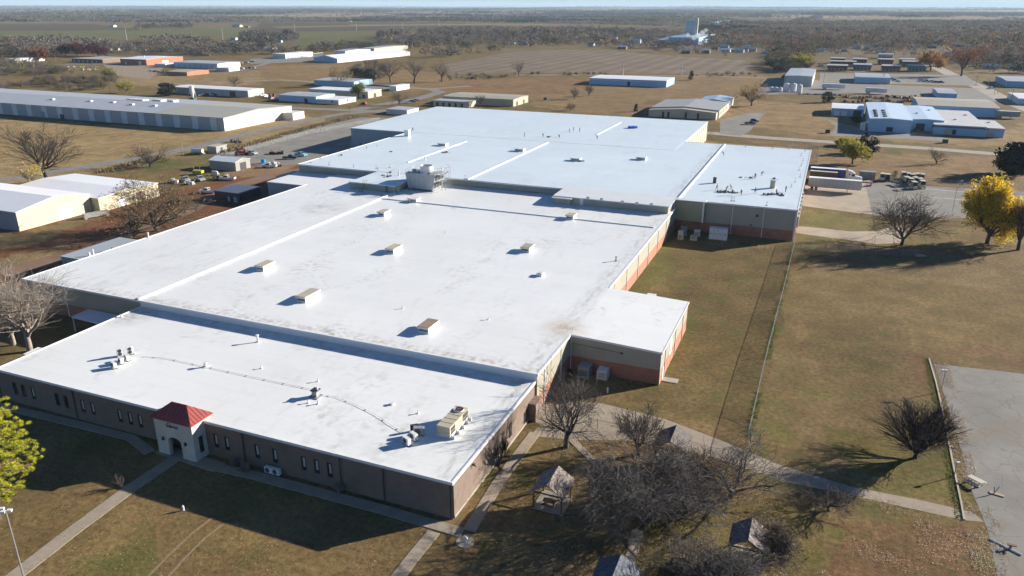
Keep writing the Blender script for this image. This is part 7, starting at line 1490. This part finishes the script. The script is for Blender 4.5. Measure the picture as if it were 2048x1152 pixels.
def conifer(px, py, ty, halfw, label, m=EVERG, name='evergreen_tree', cone=False, n_=2600, seed=1):
    x, y = G(px, py); H = HG(px, py, ty); dist = math.sqrt(x*x+y*y+58*58); w_ = halfw*dist/F_PX; q = np.random.RandomState(seed); r_ = root(name, label, 'tree', (x, y, 0))
    MB().tube((0, 0, -0.1), (0, 0, H*0.8), 0.2, 0.05, n=7).build('trunk', BARKS['dark'], r_)
    cl = 34; cz = q.uniform(0.08, 0.97, cl); ca = q.uniform(0, 6.28, cl); prof = (1-cz)**0.7 if cone else np.sqrt(np.clip(1-((cz-0.45)/0.56)**2, 0.02, 1)); cr = w_*prof*q.uniform(0.45, 0.9, cl)
    c = np.stack([np.cos(ca)*cr, np.sin(ca)*cr, cz*H], 1)[q.randint(0, cl, n_)]; pts = c+q.normal(0, 1, (n_, 3))*np.array([w_*0.2, w_*0.2, H*0.055]); pts[:, 2] = np.clip(pts[:, 2], 0.2, H)
    V, Fc = leaf_quads(pts, max(0.14, w_*0.10), seed, 1, 0.02, 0.5); np_mesh('crown', V, Fc, m, parent=r_); return r_
conifer(1735, 306, 266, 17, 'dark round evergreen behind the yellow green tree', seed=2)
conifer(2036, 350, 288, 30, 'big dark evergreen at the right edge beyond the car park', seed=3, n_=5000)
conifer(1272, 223, 208, 5, 'small dark conifer at the far roof edge by the beige hall', cone=True, seed=4)
conifer(335, 191, 166, 15, 'dark evergreen beside the white roofed warehouse', seed=5, n_=3000)
conifer(716, 160, 137, 14, 'left dark evergreen by the grey roofed building', seed=6); conifer(739, 164, 139, 13, 'right dark evergreen by the grey roofed building', seed=7)
conifer(1655, 205, 184, 10, 'dark round evergreen alone on the lawn left of the scrap yard', seed=8, n_=1800); conifer(1382, 160, 142, 6, 'brown cone tree beside the street by the brown field', mat('brown_olive_leaf', (0.14, 0.10, 0.05)), cone=True, seed=9)
conifer(1712, 245, 232, 11, 'dark shrub between the garage and the blue plant', seed=10, n_=1200); conifer(1788, 355, 340, 5, 'small green bush by the fence behind the golf carts', mat('mid_green_leaf', (0.07, 0.10, 0.03)), name='green_bush', seed=11, n_=500)
conifer(1695, 292, 278, 20, 'yellow green shrub beside the cross street', mat('yellow_green_leaf', (0, 0, 0)), name='green_bush', seed=12, n_=1500)
# the pine at the lower left: limbs with tufts of needles
x, y = G(5, 1042); pr = root('pine_tree', 'bright yellow green pine filling the lower left corner', 'tree', (x-0.5, y, 0)); H = 15.5
S = tree_skeleton(61, H, trunk=0.9, r0=0.3, levels=3, kids_=(34, 6, 4), up=0.15, l1=0.22, wob=0.2); 
q = random.Random(4); S = [(Vector((0, 0, z)), Vector((0, 0, z+1.3)), 0.3*(1-z/17), 0.3*(1-(z+1.3)/17), 0) for z in np.arange(-0.1, 14.5, 1.3)]; tips = []
for k in range(92):
    z = 3.4+11.6*((k+0.5)/92)**0.9; a = k*2.399+q.uniform(-0.3, 0.3); L_ = (1-((z-6.0)/10.5)**2 if z > 6 else 0.75+0.25*(z-3.2)/2.8)*q.uniform(3.4, 5.4)*0.95+0.5; d2 = Vector((math.cos(a), math.sin(a), 0.12)); p = Vector((0, 0, z))
    for j in range(5):
        p2 = p+(d2+Vector((q.gauss(0, 0.14), q.gauss(0, 0.14), q.gauss(0.06, 0.1))))*(L_/5); S.append((p, p2, 0.09*(1-j/6), 0.09*(1-(j+1)/6), 1)); p = p2
        if j >= 1:
            for s in range(2 if j < 3 else 3):
                e = p+Vector((q.gauss(0, 0.55), q.gauss(0, 0.55), q.gauss(0.22, 0.25))); S.append((p, e, 0.03, 0.015, 2)); tips.append(tuple(e))
    tips.append(tuple(p))
tips = np.array(tips); V, Fc = segs_mesh(S, 5); np_mesh('trunk', V, Fc, BARKS['brown'], parent=pr)
rs = np.random.RandomState(5); NN = 70; c = np.repeat(tips, NN, 0); d2 = rs.normal(0, 1, c.shape); d2[:, 2] = np.abs(d2[:, 2])*0.9+d2[:, 2]*0.2; d2 /= np.linalg.norm(d2, axis=1)[:, None]; ln = rs.uniform(0.28, 0.52, len(c))[:, None]; sd = np.cross(d2, rs.normal(0, 1, c.shape)); sd /= np.linalg.norm(sd, axis=1)[:, None]
V = np.stack([c-sd*0.05, c+sd*0.05, c+d2*ln], 1).reshape(-1, 3); np_mesh('needles', V, np.arange(len(V)).reshape(-1, 3), mat('bright_pine_needle', (0.36, 0.40, 0.03), c2=(0.66, 0.62, 0.07), rough=0.6, var=0.2, vs=15, trans=0.4), parent=pr)

# ---------------------------------------------------------------- belts of wood
PAL = {'grey': (0.170, 0.150, 0.135), 'brown': (0.125, 0.095, 0.075), 'olive': (0.15, 0.135, 0.06), 'dark': (0.028, 0.036, 0.022), 'tan': (0.26, 0.205, 0.14), 'rust': (0.20, 0.10, 0.05), 'blue': (0.08, 0.085, 0.085)}
WOODS = [  # polygon (photo px on the ground), cell m2, palette weights
 ([(-60, 122), (70, 128), (120, 142), (205, 160), (235, 168), (205, 180), (60, 184), (-60, 182)], 60, {'grey': 4, 'olive': 4, 'brown': 2}),
 ([(-60, 88), (130, 84), (250, 96), (330, 82), (420, 86), (440, 112), (350, 109), (240, 108), (60, 114), (-60, 116)], 75, {'grey': 6, 'brown': 3, 'tan': 2, 'olive': 1}),
 ([(340, 112), (430, 118), (425, 100), (340, 98)], 90, {'grey': 3, 'tan': 4}),
 ([(262, 57), (385, 52), (392, 57), (270, 61)], 220, {'grey': 3, 'brown': 3, 'dark': 1}),
 ([(480, 75), (600, 70), (592, 84), (480, 88)], 160, {'dark': 3, 'grey': 4, 'brown': 3}),
 ([(430, 96), (520, 92), (560, 104), (650, 96), (780, 94), (730, 102), (600, 108), (440, 112)], 140, {'dark': 3, 'grey': 5, 'olive': 2}),
 ([(755, 72), (860, 62), (1000, 62), (1200, 62), (1370, 72), (1330, 84), (1180, 88), (1060, 96), (1020, 104), (870, 118), (830, 116), (840, 100), (760, 94)], 170, {'grey': 6, 'brown': 4, 'dark': 1, 'olive': 1, 'tan': 2}),
 ([(1160, 92), (1330, 90), (1400, 96), (1330, 106), (1240, 100)], 130, {'brown': 4, 'grey': 2, 'rust': 1}),
 ([(1400, 66), (1700, 62), (2160, 62), (2160, 130), (2020, 128), (1905, 118), (1880, 98), (1750, 104), (1640, 100), (1540, 100), (1480, 98), (1420, 92), (1400, 84)], 150, {'brown': 5, 'grey': 5, 'dark': 1, 'olive': 2, 'rust': 2, 'tan': 2}),
 ([(1640, 100), (1760, 103), (1880, 98), (1905, 118), (2020, 128), (2100, 150), (1990, 148), (1930, 138), (1860, 124), (1740, 112), (1650, 112)], 520, {'brown': 4, 'grey': 4, 'rust': 2, 'olive': 1, 'tan': 1}),
 ([(1400, 84), (1480, 98), (1540, 101), (1530, 116), (1420, 114), (1340, 106), (1250, 98)], 420, {'brown': 4, 'grey': 4, 'olive': 1}),
 ([(1530, 104), (1630, 102), (1618, 140), (1560, 148), (1536, 138)], 90, {'brown': 4, 'olive': 3, 'dark': 1}),
 ([(1930, 118), (2160, 126), (2160, 152), (1990, 146), (1935, 140)], 90, {'brown': 5, 'grey': 4, 'dark': 2}),
 ([(880, 166), (900, 150), (1030, 150), (1020, 156)], 90, {'tan': 2, 'brown': 1}),
 ([(640, 158), (760, 128), (780, 150), (760, 165)], 100, {'brown': 2, 'tan': 2, 'grey': 1}),
 ([(1030, 148), (1230, 149), (1230, 152), (1030, 151)], 60, {'tan': 3, 'olive': 1}),
 ([(1380, 149), (1500, 150), (1520, 156), (1380, 153)], 60, {'tan': 3, 'olive': 1})]
rs = np.random.RandomState(77); allp = []
for wi, (poly, cell, pw) in enumerate(WOODS):
    wp = GP(poly); xs = [p[0] for p in wp]; ys = [p[1] for p in wp]; A_ = (max(xs)-min(xs))*(max(ys)-min(ys)); n_ = int(min(A_/cell, 60000)); xx = rs.uniform(min(xs), max(xs), n_); yy = rs.uniform(min(ys), max(ys), n_)
    m = inside(xx, yy, wp) & (vnoise(xx, yy, 60, 3) > 0.40); xx, yy = xx[m], yy[m]; ks = list(pw); pr_ = np.array([pw[k] for k in ks], float); pr_ /= pr_.sum(); ci = rs.choice(len(ks), len(xx), p=pr_)
    hs = {0: (3, 7), 2: (6, 9), 9: (5, 11), 10: (4, 9), 13: (2, 4), 14: (4, 8), 15: (2, 4), 16: (2, 4.5)}.get(wi, (7, 13))
    for a, b2, c_ in zip(xx, yy, ci): allp.append((a, b2, rs.uniform(*hs), ks[c_], math.hypot(a, b2)))
allp.sort(key=lambda t: t[4])
clear = []
for (px, py, w_) in HP: a = G(px, py); clear.append((a[0], a[1], 12, 26))
_T = np.array([(t[0], t[1]) for t in allp]); _tr = np.hypot(_T[:, 0], _T[:, 1]); _ta = np.arctan2(_T[:, 0], _T[:, 1]); _ok = np.ones(len(_T), bool)
for c0_, c1_, r1_, r2_ in clear:
    hr_ = math.hypot(c0_, c1_); ha_ = math.atan2(c0_, c1_); lat = np.abs(_ta-ha_)*_tr; dd = hr_-_tr; _ok &= ~((lat < 10) & (dd > -9) & (dd < (42 if hr_ < 1400 else 25)))
allp = [t for t, k_ in zip(allp, _ok) if k_]
inv = allp[:280]; rest = allp[280:]
# prototypes of the nearer belt trees, all leafless or thinly leafed
protos = {}
LM = {k: mat('belt_'+k, v, rough=0.9, var=0.3, vs=2, trans=0.3) for k, v in PAL.items()}
def proto(kind, v):
    if (kind, v) in protos: return protos[(kind, v)]
    S = tree_skeleton(200+v*7, 8.0, trunk=0.2, r0=0.22, levels=4, kids_=(7, 6, 5, 3), up=0.45, l1=0.62, wob=0.25, twig=0.045); mh, mw = measure(S); tips = np.array([tuple(s[1]) for s in S if s[4] >= 2])
    leafy = {'dark': 900, 'olive': 420, 'rust': 700, 'tan': 260}.get(kind, 90); lf = leaf_quads(tips[np.random.RandomState(v).randint(0, len(tips), leafy)], 0.3, v, 1, 0.3)
    nm = {'dark': 'evergreen_tree', 'olive': 'olive_tree', 'rust': 'rust_tree', 'tan': 'dry_tree'}.get(kind, 'bare_tree')
    r_ = make_tree(nm, 'x', 'tree', (0, 0, 0), S, LM[kind] if kind not in ('dark',) else BARKS['dark'], lf, LM[kind]); r_.scale = (8/mh,)*3; r_['base'] = 8/mh; protos[(kind, v)] = (r_, 8/mh); return protos[(kind, v)]
LBL = {'grey': 'leafless grey tree in the brush and belts beyond the warehouse', 'brown': 'leafless brown tree in the brush and belts beyond the street', 'olive': 'thinly leafed olive tree in the brush belt', 'dark': 'dark evergreen tree in the far belt', 'rust': 'rust coloured tree in the far belt', 'tan': 'dry tan tree in the far belt', 'blue': 'bluish tree in the far belt'}
used_p = set()
for k, (a, b2, h, kd, _d2) in enumerate(inv):
    v = k % 2; r_, bs_ = proto(kd, v); s_ = bs_*h/8*rs.uniform(0.9, 1.15)
    if (kd, v) not in used_p:
        used_p.add((kd, v)); r_.location = (a, b2, 0); r_.scale = (s_*1.2, s_*1.2, s_); r_['label'] = LBL[kd]; r_['group'] = LBL[kd].split(' in the')[0]+'s of the belts'
        del r_['base']
    else: copy_tree(r_, loc=(a, b2, 0), rz=rs.uniform(0, 6), sc=(s_*1.2, s_*1.2, s_), label=LBL[kd], group=LBL[kd].split(' in the')[0]+'s of the belts')
for o in bpy.data.objects:
    if 'base' in o: del o['base']
def clumps(name, label, P, nq, size, fl=1.0):
    """P rows: x,y,h,r,g,b"""
    P = np.asarray(P, float); N = len(P); q = np.random.RandomState(3); idx = np.repeat(np.arange(N), nq); M_ = len(idx); h = P[idx, 2]
    u = q.normal(0, 1, (M_, 3)); u /= np.linalg.norm(u, axis=1)[:, None]; u *= (q.uniform(0.25, 1, M_)**0.5)[:, None]
    pts = np.stack([P[idx, 0]+u[:, 0]*h*0.55*fl, P[idx, 1]+u[:, 1]*h*0.55*fl, h*0.56+u[:, 2]*h*0.44], 1)
    a = q.normal(0, 1, (M_, 3)); a /= np.linalg.norm(a, axis=1)[:, None]; b2 = np.cross(a, q.normal(0, 1, (M_, 3))); b2 /= np.linalg.norm(b2, axis=1)[:, None]; s = (size*h*q.uniform(0.6, 1.4, M_))[:, None]
    V = np.stack([pts-a*s, pts+b2*s*0.7, pts+a*s, pts-b2*s*0.7], 1).reshape(-1, 3); cc = P[idx, 3:6]*q.uniform(0.9, 1.12, (M_, 1))*((0.72+0.5*q.rand(N))*(0.7+0.6*vnoise(P[:, 0], P[:, 1], 160, 2)))[idx][:, None]; o = np_mesh(name, V, np.arange(M_*4).reshape(M_, 4), mat('woodland_foliage', (1, 1, 1), rough=0.9, var=0.1, spec=0.1, attr='Col', trans=0.3), col=np.repeat(cc, 4, 0))
    return tag(o, label, 'woods', kind='stuff')
P1 = [(a, b2, h, *PAL[kd]) for a, b2, h, kd, d2 in rest if d2 < 1300]; P2 = [(a, b2, h*1.1, *PAL[kd]) for a, b2, h, kd, d2 in rest if d2 >= 1300]
clumps('woodland', 'leafless woods beyond the fields and round the town', P1, 75, 0.075)
clumps('woodland', 'mixed dark woods spreading between the far fields and houses', P2, 30, 0.12, 1.1)
# endless woods and hedgerows out to the horizon
N = 90000; rr_ = 1900*np.exp(rs.uniform(0, 1, N)**0.85*math.log(22000/1900)); th = np.radians(rs.uniform(-62, 20, N)); X = np.sin(th)*rr_; Y = np.cos(th)*rr_
cell = 900*(1+rr_/9000); wn = vnoise(X, Y*0.75, 1500, 3)+0.25*vnoise(X+400, Y, 420, 2)+np.where((th > rad(-18)), 0.06, 0.0)
keep = (wn > 0.645) | ((np.abs((X+200*vnoise(X, Y, 900))/820 % 1-0.5) > 0.47) & (vnoise(X, Y, 200) > 0.45)) | ((np.abs((Y+200*vnoise(X, Y, 900))/1500 % 1-0.5) > 0.485) & (vnoise(X, Y, 200) > 0.4))
# leave the known near fields open
for poly in ([(-900, 84), (620, 74), (900, 62), (1380, 66), (1380, 54), (900, 44), (250, 46), (-900, 38)],): keep &= ~inside(X, Y, GP(poly))
X, Y, R_ = X[keep], Y[keep], rr_[keep]; ck = [PAL[k] for k in ('grey', 'brown', 'blue', 'dark', 'grey', 'brown', 'olive')]; cs_ = np.array(ck)[((vnoise(X, Y, 700, 2)-0.2)/0.6*6.99).clip(0, 6).astype(int)]
hgt = np.where(R_ > 5000, 10+R_/1200, 9+R_/1500)*rs.uniform(0.7, 1.2, len(X)); zz = np.where(R_ > 5000, (vnoise(X, Y, 4200, 3)-0.5)*np.clip((R_-5000)/9000, 0, 1)*95, 0)
o = clumps('far_woodland', 'endless grey brown woods and hedgerows out to the horizon', np.column_stack([X, Y, hgt, cs_]), 10, 0.22, 2.0)
co = np.empty(len(o.data.vertices)*3, np.float32); o.data.vertices.foreach_get('co', co); co = co.reshape(-1, 3); co[:, 2] += np.repeat(zz, 40).astype(np.float32); o.data.vertices.foreach_set('co', co.ravel())
print('trees: individuals', len(inv), 'mid', len(P1), len(P2), 'far', len(X), 'first rest dist', rest[0][4])
# ================================================================ air
hz = MB(); hz.bx(-45000, 32000, -3000, 64000, -90, 190)
HM = bpy.data.materials.new('haze'); HM.use_nodes = True; n = HM.node_tree; n.nodes.remove(n.nodes['Principled BSDF']); vn = n.nodes.new('ShaderNodeVolumePrincipled'); vn.inputs['Color'].default_value = (0.60, 0.80, 0.97, 1); vn.inputs['Density'].default_value = 0.00005; vn.inputs['Anisotropy'].default_value = 0.0; n.links.new(vn.outputs[0], n.nodes['Material Output'].inputs['Volume'])
HM.cycles.homogeneous_volume = True
ho = hz.build('haze', HM); tag(ho, 'thin blue haze over the far plain', 'haze', kind='stuff')
